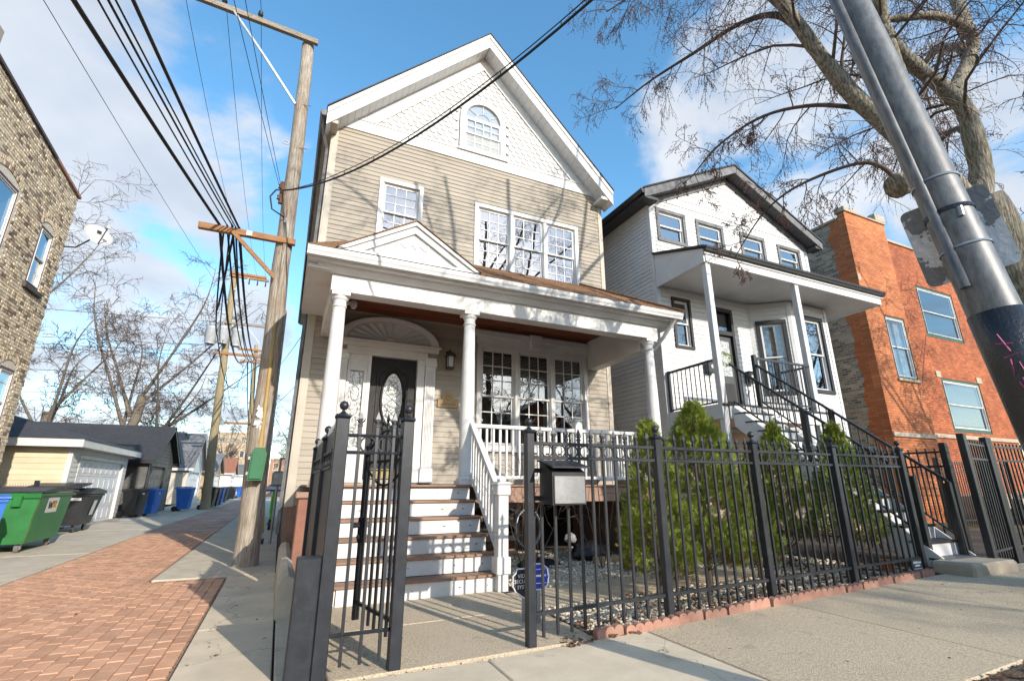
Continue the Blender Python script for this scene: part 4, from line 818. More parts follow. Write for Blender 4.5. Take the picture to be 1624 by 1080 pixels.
obj('back_plate', MB(F3r).box(20.2, 20.5, .001, .03, 3.98, 4.3, .01), IRON, sc3); obj('cage', MB(F3r).box(20.18, 20.52, .03, .28, 4.22, 4.27, .01).box(20.2, 20.23, .25, .28, 3.95, 4.22).box(20.47, 20.5, .25, .28, 3.95, 4.22).box(20.2, 20.5, .25, .28, 3.92, 3.95), IRON, sc3); obj('lamp_glass', MB(F3r).box(20.24, 20.46, .06, .24, 3.96, 4.22, .01), BLIND, sc3)
# ------------------------------------------------------------------ the brick building across the alley
BX = -6.2
def brick_var_mat(name):
    m = mat(name, (.4, .3, .2), None, .9, 9, bump=.5, bscale=70); nt = m.node_tree; N = nt.nodes; L = nt.links; b = N['Principled BSDF']
    geo = N.new('ShaderNodeNewGeometry'); oi = N.new('ShaderNodeObjectInfo'); ad = N.new('ShaderNodeMath'); ad.operation = 'ADD'; L.new(oi.outputs['Random'], ad.inputs[0]); L.new(geo.outputs['Random Per Island'], ad.inputs[1]); fr = N.new('ShaderNodeMath'); fr.operation = 'FRACT'; L.new(ad.outputs[0], fr.inputs[0])
    cr = N.new('ShaderNodeValToRGB'); L.new(fr.outputs[0], cr.inputs[0]); e = cr.color_ramp.elements; cr.color_ramp.interpolation = 'LINEAR'
    e[0].position = 0; e[0].color = (.17, .13, .095, 1); e[1].position = 1; e[1].color = (.72, .63, .48, 1)
    for p, c in ((.16, (.27, .2, .14, 1)), (.3, (.60, .49, .35, 1)), (.7, (.68, .56, .39, 1)), (.85, (.44, .36, .26, 1))): x = e.new(p); x.color = c
    src = b.inputs['Base Color'].links[0].from_node
    no = N.new('ShaderNodeTexNoise'); L.new(geo.outputs['Position'], no.inputs['Vector']); no.inputs['Scale'].default_value = 9; no.inputs['Detail'].default_value = 6
    mr = N.new('ShaderNodeMapRange'); L.new(no.outputs['Fac'], mr.inputs[0]); mr.inputs[1].default_value = .3; mr.inputs[2].default_value = .7; mr.inputs[3].default_value = .75; mr.inputs[4].default_value = 1.25
    h = N.new('ShaderNodeHueSaturation'); L.new(cr.outputs[0], h.inputs['Color']); L.new(mr.outputs[0], h.inputs['Value'])
    g2 = N.new('ShaderNodeTexNoise'); L.new(geo.outputs['Position'], g2.inputs['Vector']); g2.inputs['Scale'].default_value = .55; g2.inputs['Detail'].default_value = 5
    m2 = N.new('ShaderNodeMapRange'); L.new(g2.outputs['Fac'], m2.inputs[0]); m2.inputs[1].default_value = .55; m2.inputs[2].default_value = .7; m2.inputs[4].default_value = .45
    mx = N.new('ShaderNodeMix'); mx.data_type = 'RGBA'; L.new(m2.outputs[0], mx.inputs[0]); L.new(h.outputs[0], mx.inputs[6]); mx.inputs[7].default_value = (.64, .54, .40, 1); L.new(mx.outputs[2], b.inputs['Base Color']); return m
CBRICK = brick_var_mat('common_brick'); MORTAR = mat('lime_mortar', (.72, .65, .54), (.58, .52, .43), .95, 8, bump=.6, bscale=90)
MAROON = mat('maroon_paint', (.14, .06, .045), (.10, .045, .035), .5, 4, grime=.2)
LB = thing('brick_building', 'old common brick building with arched windows on the left of the alley', 'building', (BX, 8, 0))
FL = frame(BX, 0, 90)                                # u = y, outwards = +x
LW = [(12.25, 13.42, 5.35, 7.70), (14.72, 15.44, 5.98, 7.55), (14.80, 15.52, 2.35, 3.95), (12.2, 13.4, 1.9, 3.9)]
wall_with_holes(LB, FL, -3, 16.1, -.05, 9.18, LW, MORTAR, -.3, -.012)
obj('wall', MB().box(-14, BX - .3, 16.0, 16.1, 0, 9.1), COMMON_X, LB); obj('roof', MB().box(-14, BX - .05, -3, 16.05, 9.0, 9.1), DKSHING, LB); obj('wall', MB().box(-14, -13.9, -3, 16, 0, 9.1), COMMON_X, LB); obj('wall', MB().box(-14, BX - .01, -3.1, -3.001, 0, 9.2), COMMON_X, LB)
Lb, hb, gb = .205, .066, .0115
bk = MB(); bk.box(-.031, 0, -Lb / 2, Lb / 2, -hb / 2, hb / 2, .004); bme = mesh_of('brick', bk, CBRICK)
bh = MB(); bh.box(-.031, 0, -.05, .05, -hb / 2, hb / 2, .004); bhe = mesh_of('brick', bh, CBRICK)
rb = random.Random(5); bricks = []; zc = .06; row = 0
def in_hole(y, z, hw_):
    for a, b, c, d in LW:
        m_ = (a + b) / 2; top = d + .0
        if a - hw_ + .02 < y < b + hw_ - .02 and c - .12 < z < d: return True
        if math.hypot((y - m_) / ((b - a) / 2 + .13), (z - d) / .36) < 1 and z >= d: return True
    return False
ltop = lambda y: 9.10 + (16.1 - y) * .088
while zc < 9.66:
    header = row % 6 == 5; L_ = .1 if header else Lb; y = 9.6 + (0 if row % 2 else (L_ + gb) / 2)
    while y < 16.1 - L_ / 2 + .04:
        if not in_hole(y, zc, L_ / 2) and 1.6 < zc < ltop(y) - .04: bricks.append((y, zc, header))
        y += L_ + gb
    row += 1; zc += hb + gb
mid = [b for b in bricks if 11.2 < b[0] and b[1] > 2.0]
mid.sort(key=lambda b: (b[0] - 11.3) ** 2 + (b[1] - 5.2) ** 2 * .5)
single_ = set(mid[:290]); joined = MB()
for b in bricks:
    dx, dy, dz = rb.uniform(-.004, .006), rb.uniform(-.003, .003), rb.uniform(-.002, .002)
    if b in single_: inst('brick', bhe if b[2] else bme, LB, (BX + dx, b[0] + dy, b[1] + dz), (0, 0, rb.gauss(0, .008)))
    else: s = bh if b[2] else bk; joined.add([(BX + dx + p[0], b[0] + dy + p[1], b[1] + dz + p[2]) for p in s.v], s.f)
for a, b, c, d in LW:                                # rowlock arches
    m_, hw_ = (a + b) / 2, (b - a) / 2
    for ring_ in (0, 1):
        n = int((hw_ * 2 + .3) / .078)
        for i in range(n):
            t = (i + .5) / n * 2 - 1; yy_ = m_ + t * (hw_ + .09); zz_ = d + .055 + ring_ * .115 + .19 * (1 - t * t); an = -t * .38
            pts = [(p[0], p[1] * math.cos(an) - p[2] * math.sin(an), p[1] * math.sin(an) + p[2] * math.cos(an)) for p in MB().box(-.031, .002, -.032, .032, -.052, .052, .004).v]
            joined.add([(BX + p[0] + rb.uniform(0, .004), yy_ + p[1], zz_ + p[2]) for p in pts], bk.f)
obj('brick', joined, CBRICK, LB, kind='stuff')
for a, b, c, d in LW:
    mw = window(LB, FL, a, b, c, d, MAROON, WHITE, 1, 1, .075, -.10, sill=False, inside='light', glass=GLASS)
    n = 12; m_, hw_ = (a + b) / 2, (b - a) / 2
    arch = [(a, d - .01)] + [(m_ + (2 * i / n - 1) * hw_, d + .19 * (1 - (2 * i / n - 1) ** 2)) for i in range(n + 1)] + [(b, d - .01)]
    obj('arch_board', MB(FL).prism(arch, -.2, -.06), MAROON, mw); obj('stone_sill', MB(FL).box(a - .1, b + .1, -.1, .07, c - .13, c - .01, .012), mat('dark_stone', (.10, .09, .08), (.06, .055, .05), .9, 6, bump=.5), mw)
obj('wall', MB().prism([(-3, 9.19), (16.1, 9.19) if 0 else (15.0, 9.19), (-3, ltop(-3))], BX - .28, BX - .012, 'x'), MORTAR, LB)
for i in range(22): y0 = -3 + i * .87; za, zb = ltop(y0), ltop(y0 + .86); obj('coping_tile', MB().prism([(y0, za), (y0 + .86, zb), (y0 + .86, zb + .07), (y0, za + .07)], BX - .3, BX + .05, 'x'), mat('clay_coping', (.10, .07, .06), (.06, .045, .04), .6, 4) if i < 20 else EDGE_B, LB)
obj('chimney', MB().box(BX - .5, BX + .06, 10.4, 11.15, 9.4, 10.05, .02), STONE, LB)
obj('water_table', MB(FL).box(9, 16.12, .0, .03, 1.55, 1.62, .005), mat('dark_stone', (.1, .09, .08)), LB); obj('lower_wall', MB(FL).box(9.6, 16.08, -.011, .0, 0, 1.55), COMMON_Y, LB)
# ------------------------------------------------------------------ garages along the alley
CREAM = mat('cream_vinyl', (.62, .53, .37), (.54, .46, .32), .55, 1.5, var=.05, grime=.25, gcol=(.3, .26, .2)); CREAMW = mat('dirty_white_vinyl', (.62, .61, .58), (.5, .49, .47), .6, 1.5, var=.04, grime=.3, gcol=(.3, .3, .28)); CHAR = mat('charcoal_siding', (.13, .125, .12), (.08, .078, .075), .7, 2, var=.08, grime=.3, gcol=(.2, .19, .18)); GDOOR = mat('white_garage_door', (.70, .71, .73), (.6, .61, .63), .5, 2, var=.03, grime=.25, gcol=(.4, .4, .4)); GDOORK = mat('dark_garage_door', (.16, .15, .14), (.10, .095, .09), .6, 3, grime=.2)
def gdoor(parent, xf, u0, u1, z1, m, casing, panels=8, rows=4):
    obj('door_casing', MB(xf).box(u0 - .1, u0, -.12, .03, 0, z1 + .12, .004).box(u1, u1 + .1, -.12, .03, 0, z1 + .12, .004).box(u0, u1, -.12, .03, z1, z1 + .12, .004), casing, parent)
    h = z1 / rows
    for r in range(rows):
        d = obj('garage_door_section', MB(xf).box(u0, u1, -.11, -.07, r * h + .004, (r + 1) * h - .004, .004), m, parent)
        mb = MB(xf); pw_ = (u1 - u0) / panels
        for i in range(panels): a = u0 + i * pw_; mb.box(a + .08, a + pw_ - .08, -.07, -.058, r * h + .1, (r + 1) * h - .1, .01)
        obj('raised_panel', mb, m, d, kind='stuff')
G1 = thing('garage', 'cream and white vinyl garage with white panelled door beside the brick building', 'garage', (-7.5, 22.4, 0), 'garages along the alley')
GX = -5.9; gf = frame(GX, 0, 90)
siding(G1, frame(0, 19.4), -11.8, GX - .1, .1, 2.4, CREAM, .17, lip=.022); siding(G1, gf, 19.5, 20.1, .05, 2.4, CREAMW, .15); siding(G1, gf, 25.1, 25.5, .05, 2.4, CREAMW, .15)
obj('corner_board', MB().box(GX - .1, GX + .03, 19.37, 19.5, 0, 2.4, .005), CREAMW, G1); obj('header', MB(gf).box(20.0, 25.2, -.1, .01, 2.21, 2.42), CREAMW, G1); obj('back_wall', MB().box(-11.8, -11.7, 19.4, 25.6, 0, 2.4), CREAM, G1); obj('side_wall', MB().box(-11.8, GX, 25.5, 25.6, 0, 2.4), CREAM, G1)
gdoor(G1, gf, 20.2, 25.0, 2.08, GDOOR, WHITE)
obj('fascia', MB().box(-12.2, GX + .33, 18.97, 19.0, 2.38, 2.62, .005), WHITE, G1); obj('fascia', MB().box(GX + .30, GX + .33, 19.001, 26.0, 2.38, 2.62, .005), WHITE, G1); obj('soffit', MB().box(-12.1, GX + .3, 19.0, 26.0, 2.39, 2.41), CREAMW, G1)
mb = MB(); mb.add([(GX + .36, 18.94, 2.62), (GX + .36, 26.03, 2.62), (-12.2, 26.03, 2.62), (-12.2, 18.94, 2.62), (-8.9, 21.6, 3.65), (-8.9, 23.4, 3.65)], [(0, 3, 4), (0, 4, 5, 1), (1, 5, 2), (2, 5, 4, 3)]); obj('roof', mb, DKSHING, G1)
def gable_garage(name, label, X, y0, y1, wall_h, peak, m, roofm, trim, doorm, depth=6.5, door=None, sidem=None):
    G = thing('garage', label, 'garage', (X - depth / 2, (y0 + y1) / 2, 0), 'garages along the alley'); fx = frame(X, 0, 90); ym = (y0 + y1) / 2; sl_ = (peak - wall_h) / ((y1 - y0) / 2)
    hl = [(door[0] - .02, door[1] + .02, -1, door[2] + .02)] if door else []
    siding(G, fx, y0, y1, .05, wall_h, m, .16, hl); siding(G, fx, y0, y1, wall_h, peak - .1, m, .16, (), lambda z: (ym - (peak + .08 - z) / sl_, ym + (peak + .08 - z) / sl_))
    siding(G, frame(0, y0), X - depth, X, .05, wall_h, sidem or m, .16, joined=True); obj('back_wall', MB().box(X - depth, X - depth + .1, y0 + .05, y1, 0, wall_h), m, G); obj('side_wall', MB().box(X - depth, X - .05, y1 - .1, y1, 0, wall_h), m, G)
    for s in (-1, 1):
        ye = ym + s * ((y1 - y0) / 2 + .35); ze = wall_h - .35 * sl_
        mb = MB(); mb.prism([(ye, ze + .1), (ym, peak + .1), (ym, peak + .14), (ye, ze + .14)], X - depth - .2, X + .34, 'x'); obj('roof', mb, roofm, G)
        obj('rake_board', MB().prism([(ye, ze + .098), (ym, peak + .098), (ym, peak - .08), (ye, ze - .06)], X + .28, X + .32, 'x'), trim, G)
        obj('eave_board', MB().box(X - depth - .1, X + .28, min(ye, ye - s * .03), max(ye, ye - s * .03), ze - .06, ze + .095), trim, G)
    for yy_ in (y0, y1 - .12): obj('corner_board', MB(fx).box(yy_, yy_ + .12, -.02, .035, 0, wall_h), trim, G)
    if door: gdoor(G, fx, *door, doorm, trim, 6)
    return G
gable_garage('g2', 'charcoal garage with gabled front and dark panelled door', -5.45, 27.0, 32.2, 2.45, 3.95, CHAR, DKSHING, BLKTRIM, GDOORK, 8, (27.5, 30.6, 2.1))
gable_garage('g3', 'white sided garage with grey roof behind the charcoal garage', -5.7, 39.5, 45.5, 2.5, 4.75, WHITE2, GRSHING, WHITE, GDOOR, 8, (40.3, 44.6, 2.1), mat('pale_timber', (.55, .5, .42), (.45, .4, .34), .8))
gable_garage('g4', 'low tan garage beyond the second utility pole', -5.6, 52, 58, 2.5, 4.0, mat('tan_siding', (.45, .33, .2), (.36, .27, .17), .8, 2, var=.06), GRSHING, BEIGE_T, GDOOR, 8, (53, 57, 2.1))
gable_garage('g5', 'far white garage near the end of the alley', -5.3, 66, 72, 2.6, 4.2, WHITE2, mat('red_roof', (.30, .13, .08), (.24, .1, .06), .9), WHITE, GDOOR, 8, (67, 71, 2.1))
gable_garage('g6', 'farthest white garage seen past the leaning pole', -4.9, 80, 87, 2.6, 4.0, WHITE2, GRSHING, WHITE, GDOOR, 8, (81, 86, 2.1))
# far buildings
TANB = brick_mat('far_tan_brick', (.45, .35, .24), (.38, .29, .2), (.4, .33, .25), .3, .1, .02, 'X', .2)
def far_building(label, x0, x1, y, z1, m, cols, rows, depth=10, flat=True):
    B = thing('apartment_building' if rows > 2 else 'far_house', label, 'building', ((x0 + x1) / 2, y, 0)); fx = frame(0, y)
    hl = []; w_, h_ = (x1 - x0) / cols, z1 / rows
    for i in range(cols):
        for j in range(rows): hl.append((x0 + w_ * (i + .28), x0 + w_ * (i + .72), h_ * (j + .3), h_ * (j + .8)))
    wall_with_holes(B, fx, x0, x1, 0, z1, hl, m); obj('wall', MB().box(x0, x0 + .2, y + .26, y + depth, 0, z1), m, B); obj('wall', MB().box(x1 - .2, x1, y + .26, y + depth, 0, z1), m, B)
    for h in hl: wn = obj('window', MB(fx).box(h[0], h[1], -.12, -.08, h[2], h[2] + .08).box(h[0], h[1], -.12, -.08, h[3] - .08, h[3]).box(h[0], h[0] + .08, -.12, -.08, h[2] + .08, h[3] - .08).box(h[1] - .08, h[1], -.12, -.08, h[2] + .08, h[3] - .08), WHITE, B); obj('pane', MB(fx).quad((h[0], -.14, h[2]), (h[1], -.14, h[2]), (h[1], -.14, h[3]), (h[0], -.14, h[3])), GLASS_LO, wn); obj('room_recess', MB(fx).quad((h[0], -.24, h[2]), (h[1], -.24, h[2]), (h[1], -.24, h[3]), (h[0], -.24, h[3])), DARK, wn)
    obj('cornice', MB(fx).box(x0 - .1, x1 + .1, -.3, .12, z1, z1 + .3), STONE if flat else GREYTRIM, B); obj('roof', MB().box(x0, x1, y + .3, y + depth, z1 - .1, z1), DKSHING, B)
    return B
far_building('tan brick three-storey apartment block at the end of the alley', -13, -3.2, 118, 11.5, TANB, 5, 4)
far_building('brown brick flats rising behind the far garages', -28, -14.5, 112, 8.5, mat('brown_brick_far', (.28, .19, .13), (.22, .15, .1), .9), 5, 3)
far_building('low red brick building across the far end of the alley', -2.6, 10, 122, 6.5, mat('red_brick_far', (.33, .2, .14), (.27, .16, .11), .9), 5, 2)
far_building('pale grey house roofline beyond the cream garage', -30, -19, 62, 6.6, mat('pale_grey_siding', (.5, .5, .49), (.42, .42, .41), .8), 3, 2, 12, False)
far_building('cream rendered house beyond the charcoal garage', -17.5, -9.5, 60, 6.2, mat('cream_render', (.55, .48, .38), (.46, .4, .31), .8), 3, 2, 12, False)
# ------------------------------------------------------------------ iron fence along the front garden
pk = MB().box(-.011, .011, -.011, .011, 0, 1.0); PICK = mesh_of('picket', pk, IRON)
fm = MB(); fm.box(-.017, .017, -.017, .017, 0, .016, .003); fm.add([(-.014, -.014, .016), (.014, -.014, .016), (.014, .014, .016), (-.014, .014, .016), (-.006, -.006, .035), (.006, -.006, .035), (.006, .006, .035), (-.006, .006, .035), (-.021, -.008, .062), (.021, -.008, .062), (.021, .008, .062), (-.021, .008, .062), (0, 0, .125)],
        [(0, 1, 5, 4), (1, 2, 6, 5), (2, 3, 7, 6), (3, 0, 4, 7), (4, 5, 9, 8), (5, 6, 10, 9), (6, 7, 11, 10), (7, 4, 8, 11), (8, 9, 12), (9, 10, 12), (10, 11, 12), (11, 8, 12)])
for sx in (-1, 1): fm.tube([(sx * .008, 0, .03), (sx * .028, 0, .045), (sx * .034, 0, .068)], [.006, .006, .002], 4)
FIN = mesh_of('finial', fm, IRON); RING = mesh_of('ring', MB().ring((0, 0, 0), .052, .056, 16, .0075), IRON2, smooth=True)
def cap_ball(parent, x, y, z, w=.042):
    obj('post_cap', MB().box(x - w - .008, x + w + .008, y - w - .008, y + w + .008, z, z + .03, .006).lathe([(w * .9, z + .03), (w * .5, z + .045), (.012, z + .06), (.012, z + .068), (.026, z + .075), (.036, z + .095), (.036, z + .110), (.026, z + .130), (.008, z + .140)], (x, y, 0), 14), IRON, parent, True)
def picket(parent, x, y, z0, z1, rz=0, fin=True):
    p = inst('picket', PICK, parent, (x, y, z0), (0, 0, rz), (1, 1, z1 - z0))
    if fin:
        f = bpy.data.objects.new('finial', FIN); COL.objects.link(f); f.parent = p; f.location = (0, 0, 1); f.scale = (1, 1, 1 / (z1 - z0)); ORG[f.name] = (x, y, z1)
    return p
YF = 4.05
FEN = thing('iron_fence', 'black iron picket fence with rings and spear tips along the front garden', 'fence', (5, YF, 0))
PX = [2.04, 3.53, 4.96, 6.40, 7.88]
for x in PX:
    obj('post', MB().box(x - .038, x + .038, YF - .038, YF + .038, g(x) - .05, 1.755, .005), IRON2, FEN); cap_ball(FEN, x, YF, 1.755)
for a, b in zip(PX, PX[1:]):
    a, b = a + .038, b - .038; gb_ = g((a + b) / 2) * .75
    for z, t in ((1.665, .015), (1.535, .015)): obj('rail', MB().box(a, b, YF - .016, YF + .016, z - t, z + t, .003), IRON2, FEN)
    obj('rail', bar(MB(), (a, YF, .25 + g(a) * .75), (b, YF, .25 + g(b) * .75), .032, .03), IRON2, FEN)
    n = 10
    for i in range(n):
        x = a + (b - a) * (i + .6) / (n + .2); picket(FEN, x, YF, .07 + g(x), 1.70)
        if i < n - 1: inst('ring', RING, FEN, (x + (b - a) / (n + .2) / 2, YF, 1.60), scale=(1.08, 1, .98))
# fixed panel and gate
GP = thing('fence_panel', 'narrow black iron panel with two rings between the left gate posts', 'fence panel', (.65, YF, 0))
for x, w in ((.39, .05), (.91, .045)): obj('post', MB().box(x - w, x + w, YF - w, YF + w, -.05, 1.80, .006), IRON2, GP); cap_ball(GP, x, YF, 1.80, w)
for z in (1.672, 1.54, .27): obj('rail', MB().tube([(.44, YF, z), (.865, YF, z)], .013, 8).lathe([(.019, -.012), (.019, .012)], (0, 0, 0), 8) if 0 else MB().tube([(.44, YF, z), (.865, YF, z)], .014, 8), IRON2, GP, True)
for x in (.53, .665, .80): picket(GP, x, YF, .07, 1.745)
for x in (.598, .733): inst('ring', RING, GP, (x, YF, 1.605), scale=(1.12, 1, 1.05))
hx_, hy_ = .945, 4.11; ga = math.degrees(math.atan2(.93, -.2))
GT = thing('iron_gate', 'open black iron garden gate with arched top and lock', 'gate', (hx_, hy_, 0)); fg = frame(hx_, hy_, ga)
GL = .96
obj('stile', MB(fg).box(0, .036, -.018, .018, .13, 1.62, .003), IRON, GT); obj('stile', MB(fg).box(GL - .036, GL, -.018, .018, .13, 1.62, .003), IRON, GT)
for z in (1.50, .28): obj('rail', MB(fg).box(.036, GL - .036, -.012, .012, z - .014, z + .014), IRON, GT)
obj('arch', MB(fg).tube([(.018 + (GL - .036) * i / 14, 0, 1.56 + .22 * math.sin(math.pi * i / 14)) for i in range(15)], .015, 6), IRON, GT, True); obj('arch', MB(fg).tube([(.018 + (GL - .036) * i / 14, 0, 1.47 - .18 * math.sin(math.pi * i / 14)) for i in range(15)], .012, 6), IRON, GT, True)
for i in range(7):
    u = .1 + (GL - .2) * (i + .0) / 6; p = fg((u, 0, 0)); picket(GT, p[0], p[1], .15, 1.60 + .22 * math.sin(math.pi * u / GL), R(ga))
for u in (.018, GL - .018): p = fg((u, 0, 0)); obj('knob', MB().lathe([(.01, 1.62), (.012, 1.63), (.022, 1.645), (.022, 1.66), (.006, 1.675)], (p[0], p[1], 0), 10), IRON, GT, True)
mb = MB(fg); mb.box(GL - .09, GL + .002, -.03, .03, .78, 1.0, .006); lk = obj('lock_box', mb, IRON, GT); mb = MB(fg)
for s in (-1, 1): obj('knob', MB(fg).tube([(GL - .04, s * .03, .93), (GL - .04, s * .085, .93)], [.02, .024], 10), GALV, lk, True); obj('keyhole_boss', MB(fg).tube([(GL - .055, s * .03, .83), (GL - .055, s * .05, .83)], .018, 10), GALV, lk, True)

for z in (.45, 1.35): obj('hinge', MB(fg).tube([(-.012, 0, z - .05), (-.012, 0, z + .05)], .016, 8), IRON2, GT)
# side fence of sheet panels along the alley
SF = thing('sheet_metal_fence', 'black sheet steel fence running back along the alley beside the steps', 'fence', (.36, 5.3, 0))
ys = [4.10, 5.0, 6.48]
for yq in ys[1:]: obj('post', MB().box(.32, .40, yq - .04, yq + .04, -.05, 1.70, .005), IRON, SF); cap_ball(SF, .36, yq, 1.70, .04)
for a, b in zip(ys, ys[1:]):
    obj('sheet_panel', MB().box(.352, .362, a + .04, b - .04, .12, 1.42, .002), IRON, SF); obj('sheet_panel', MB().box(.352, .362, a + .04, b - .04, 1.57, 1.73, .002), IRON, SF)
    for z in (1.43, 1.56, .25): obj('rail', MB().box(.336, .378, a + .04, b - .04, z - .012, z + .012, .003), IRON2, SF)
    n = int((b - a) / .055); mb = MB()
    for i in range(1, n): yq = a + .03 + (b - a - .06) * i / n; mb.ring((.357, yq, 1.495), .022, .045, 8, .005, (0, 1, 0))
    obj('ring', mb, IRON2, SF, kind='stuff')
    mb = MB(); n = int((b - a) / .1)
    for i in range(1, n): yq = a + .04 + (b - a - .08) * i / n; mb.add([(.345, yq - .014, 1.73), (.369, yq - .014, 1.73), (.369, yq + .014, 1.73), (.345, yq + .014, 1.73), (.357, yq, 1.80)], [(0, 1, 4), (1, 2, 4), (2, 3, 4), (3, 0, 4)])
    obj('finial', mb, IRON, SF, kind='stuff')
single('steel_bollard', MB().box(.17, .335, 3.98, 4.11, -.08, .80, .008), IRON2, 'short chipped black steel box post at the foot of the left gate post', 'bollard', (.25, 4.04, 0))
wv = MB(); prof_ = [(.10, .0), (.10, .30), (.13, .37), (.19, .40), (.25, .37), (.28, .30), (.28, 0)]
wv.prism([(p[0], p[1]) for p in prof_], 5.9, 9.3, 'y'); single('concrete_kerb_wall', wv, CONC, 'low rounded concrete wall along the alley edge beside the steps', 'low wall', (.19, 7.6, 0))
# mailbox
MBX = thing('mailbox', 'grey steel mailbox hanging on the front fence', 'mailbox', (2.31, 3.88, 1.12))
STEEL = mat('dull_steel', (.30, .30, .30), (.20, .20, .20), .45, 3.5, metal=.3, bump=.15, bscale=50, grime=.3, gscale=4, gcol=(.1, .1, .1))
obj('body', MB().prism([(3.79, 1.13), (4.02, 1.13), (4.02, 1.49), (3.93, 1.47), (3.79, 1.40)], 2.13, 2.47, 'x'), mat('black_mailbox_paint', (.03, .03, .03), (.02, .02, .02), .4, 6), MBX)
obj('front_panel', MB().box(2.145, 2.455, 3.775, 3.789, 1.14, 1.37, .004), STEEL, MBX); obj('lid', MB().prism([(3.74, 1.435), (4.03, 1.50), (4.03, 1.515), (3.74, 1.45)], 2.11, 2.49, 'x'), IRON2, MBX); [obj('bracket', MB().box(2.06, 2.54, 4.021, 4.033, z, z + .04), IRON, MBX) for z in (1.16, 1.40)]
# garden signs
def sign_plate(name, label, poly, x, y, z, m, rim, stake, lines, tm):
    t = thing(name, label, 'sign', (x, y, g(x))); n = len(poly)
    obj('plate', MB().prism([(x + p[0], z + p[1]) for p in poly], y, y + .006), m, t)
    obj('rim', MB().tube([(x + p[0], y - .003, z + p[1]) for p in poly + [poly[0]]], .007, 4), rim, t)
    if stake: obj('stake', MB().box(x - .02, x + .02, y + .007, y + .02, g(x) - .1, z + .05), GALV, t)
    for s, dz, sz in lines: text(s, sz, tm, t, (lambda X, Y, Z, dz=dz: (x + X, y - .002 - Z, z + dz + Y)), .0012)
    return t
SGNB = mat('sign_black', (.03, .03, .035), None, .5); SGBL = mat('sign_blue', (.02, .05, .42), (.018, .045, .36), .4, 5); SGW = mat('sign_white', (.8, .8, .8), None, .5)
octo = [(a * .80, b * .78) for a, b in [(-.10, .16), (.10, .16), (.115, .11), (.155, .08), (.155, -.04), (.12, -.10), (.0, -.18), (-.12, -.10), (-.155, -.04), (-.155, .08), (-.115, .11)]]
sign_plate('security_sign', 'black shield-shaped video security sign staked beside the steps', octo, 2.31, 4.72, .37, SGNB, SGW, True, [('VIDEO', .058, .05), ('SECURITY', .010, .049), ('SYSTEM', -.04, .046)], SGW)
oct2 = [(a * .74, b * .74) for a, b in [(-.10, .17), (.06, .17), (.13, .10), (.15, .0), (.13, -.09), (.06, -.14), (-.06, -.14), (-.12, -.09), (-.14, .0), (-.13, .10)]]
sg2 = sign_plate('security_sign', 'blue alarm sign with white lines behind the left fence post', oct2, 2.42, 4.62, .42, SGBL, SGW, True, [], SGW)
obj('print', MB().box(2.345, 2.495, 4.612, 4.616, .43, .448).box(2.34, 2.50, 4.612, 4.616, .37, .376).box(2.35, 2.49, 4.612, 4.616, .495, .501), SGW, sg2)
sg3 = thing('small_sign', 'small dark sign with white lettering at the bottom right corner of the fence', 'sign', (7.70, 4.03, .2)); obj('plate', MB().box(7.57, 7.80, 4.02, 4.026, .16, .36, .004), mat('sign_grey', (.05, .055, .055), None, .5), sg3)
obj('print', MB().box(7.60, 7.70, 4.016, 4.019, .31, .335).box(7.71, 7.77, 4.016, 4.019, .31, .33).box(7.63, 7.74, 4.016, 4.019, .275, .295).box(7.60, 7.77, 4.016, 4.019, .245, .252).box(7.63, 7.74, 4.016, 4.019, .20, .22), SGW, sg3)
# scalloped edging, one block after another
em = MB(); Ls = .30; pts = [(-Ls / 2, -.06)] + [p for s in range(3) for p in [(-Ls / 2 + s * .1 + .05 - .05 * math.cos(math.pi * k / 6), .055 + .032 * math.sin(math.pi * k / 6)) for k in range(0, 7)]] + [(Ls / 2, -.06)]
em.prism(pts, -.03, .03); EDG = mesh_of('edging_block', em, EDGE_B)
x = 2.78; k = 0; GBED = bpy.data.objects['garden_bed']
while x < 8.0:
    o = inst('edging_block', EDG, GBED, (x, 3.985 + rg.uniform(-.012, .012), g(x) + rg.uniform(-.014, .006)), (rg.gauss(0, .05), -.027 + rg.gauss(0, .02), rg.gauss(0, .035)))
    x += .312; k += 1
# fences and gate of the neighbours
def plain_fence(label, pts, h, name='iron_fence', sp=.12, mats=IRON):
    t = thing(name, label, 'gate' if 'gate' in name else 'fence', (pts[0][0], pts[0][1], .17))
    for x, y in pts: obj('post', MB().box(x - .045, x + .045, y - .045, y + .045, .1, h + .08, .006), mats, t)
    for (x0, y0), (x1, y1) in zip(pts, pts[1:]):
        a, b = Vector((x0, y0, 0)), Vector((x1, y1, 0)); n = max(2, int((b - a).length / sp))
        for z in (h - .06, h - .28, .38): obj('rail', bar(MB(), a + Vector((0, 0, z)), b + Vector((0, 0, z)), .025, .03), mats, t)
        for i in range(1, n): p = a.lerp(b, i / n); inst('picket', PICK, t, (p.x, p.y, .25), (0, 0, 0), (.85, .85, h - .25))
    return t
plain_fence('black iron fence panel behind the wooden-tread steps of the white house', [(9.42, 4.2), (9.42, 7.4)], 1.85)
plain_fence('tall black iron gate right of the white house steps', [(9.18, 3.84), (10.28, 4.02)], 1.95, 'iron_gate'); plain_fence('black iron fence in front of the orange brick building', [(10.42, 4.04), (12.5, 4.04), (14.6, 4.04), (16.8, 4.04), (19, 4.04), (21.4, 4.04)], 1.95)
plain_fence('black railing before the green door of the orange brick building', [(15.8, 7.3), (18.2, 7.3), (19.6, 7.3)], 1.9)
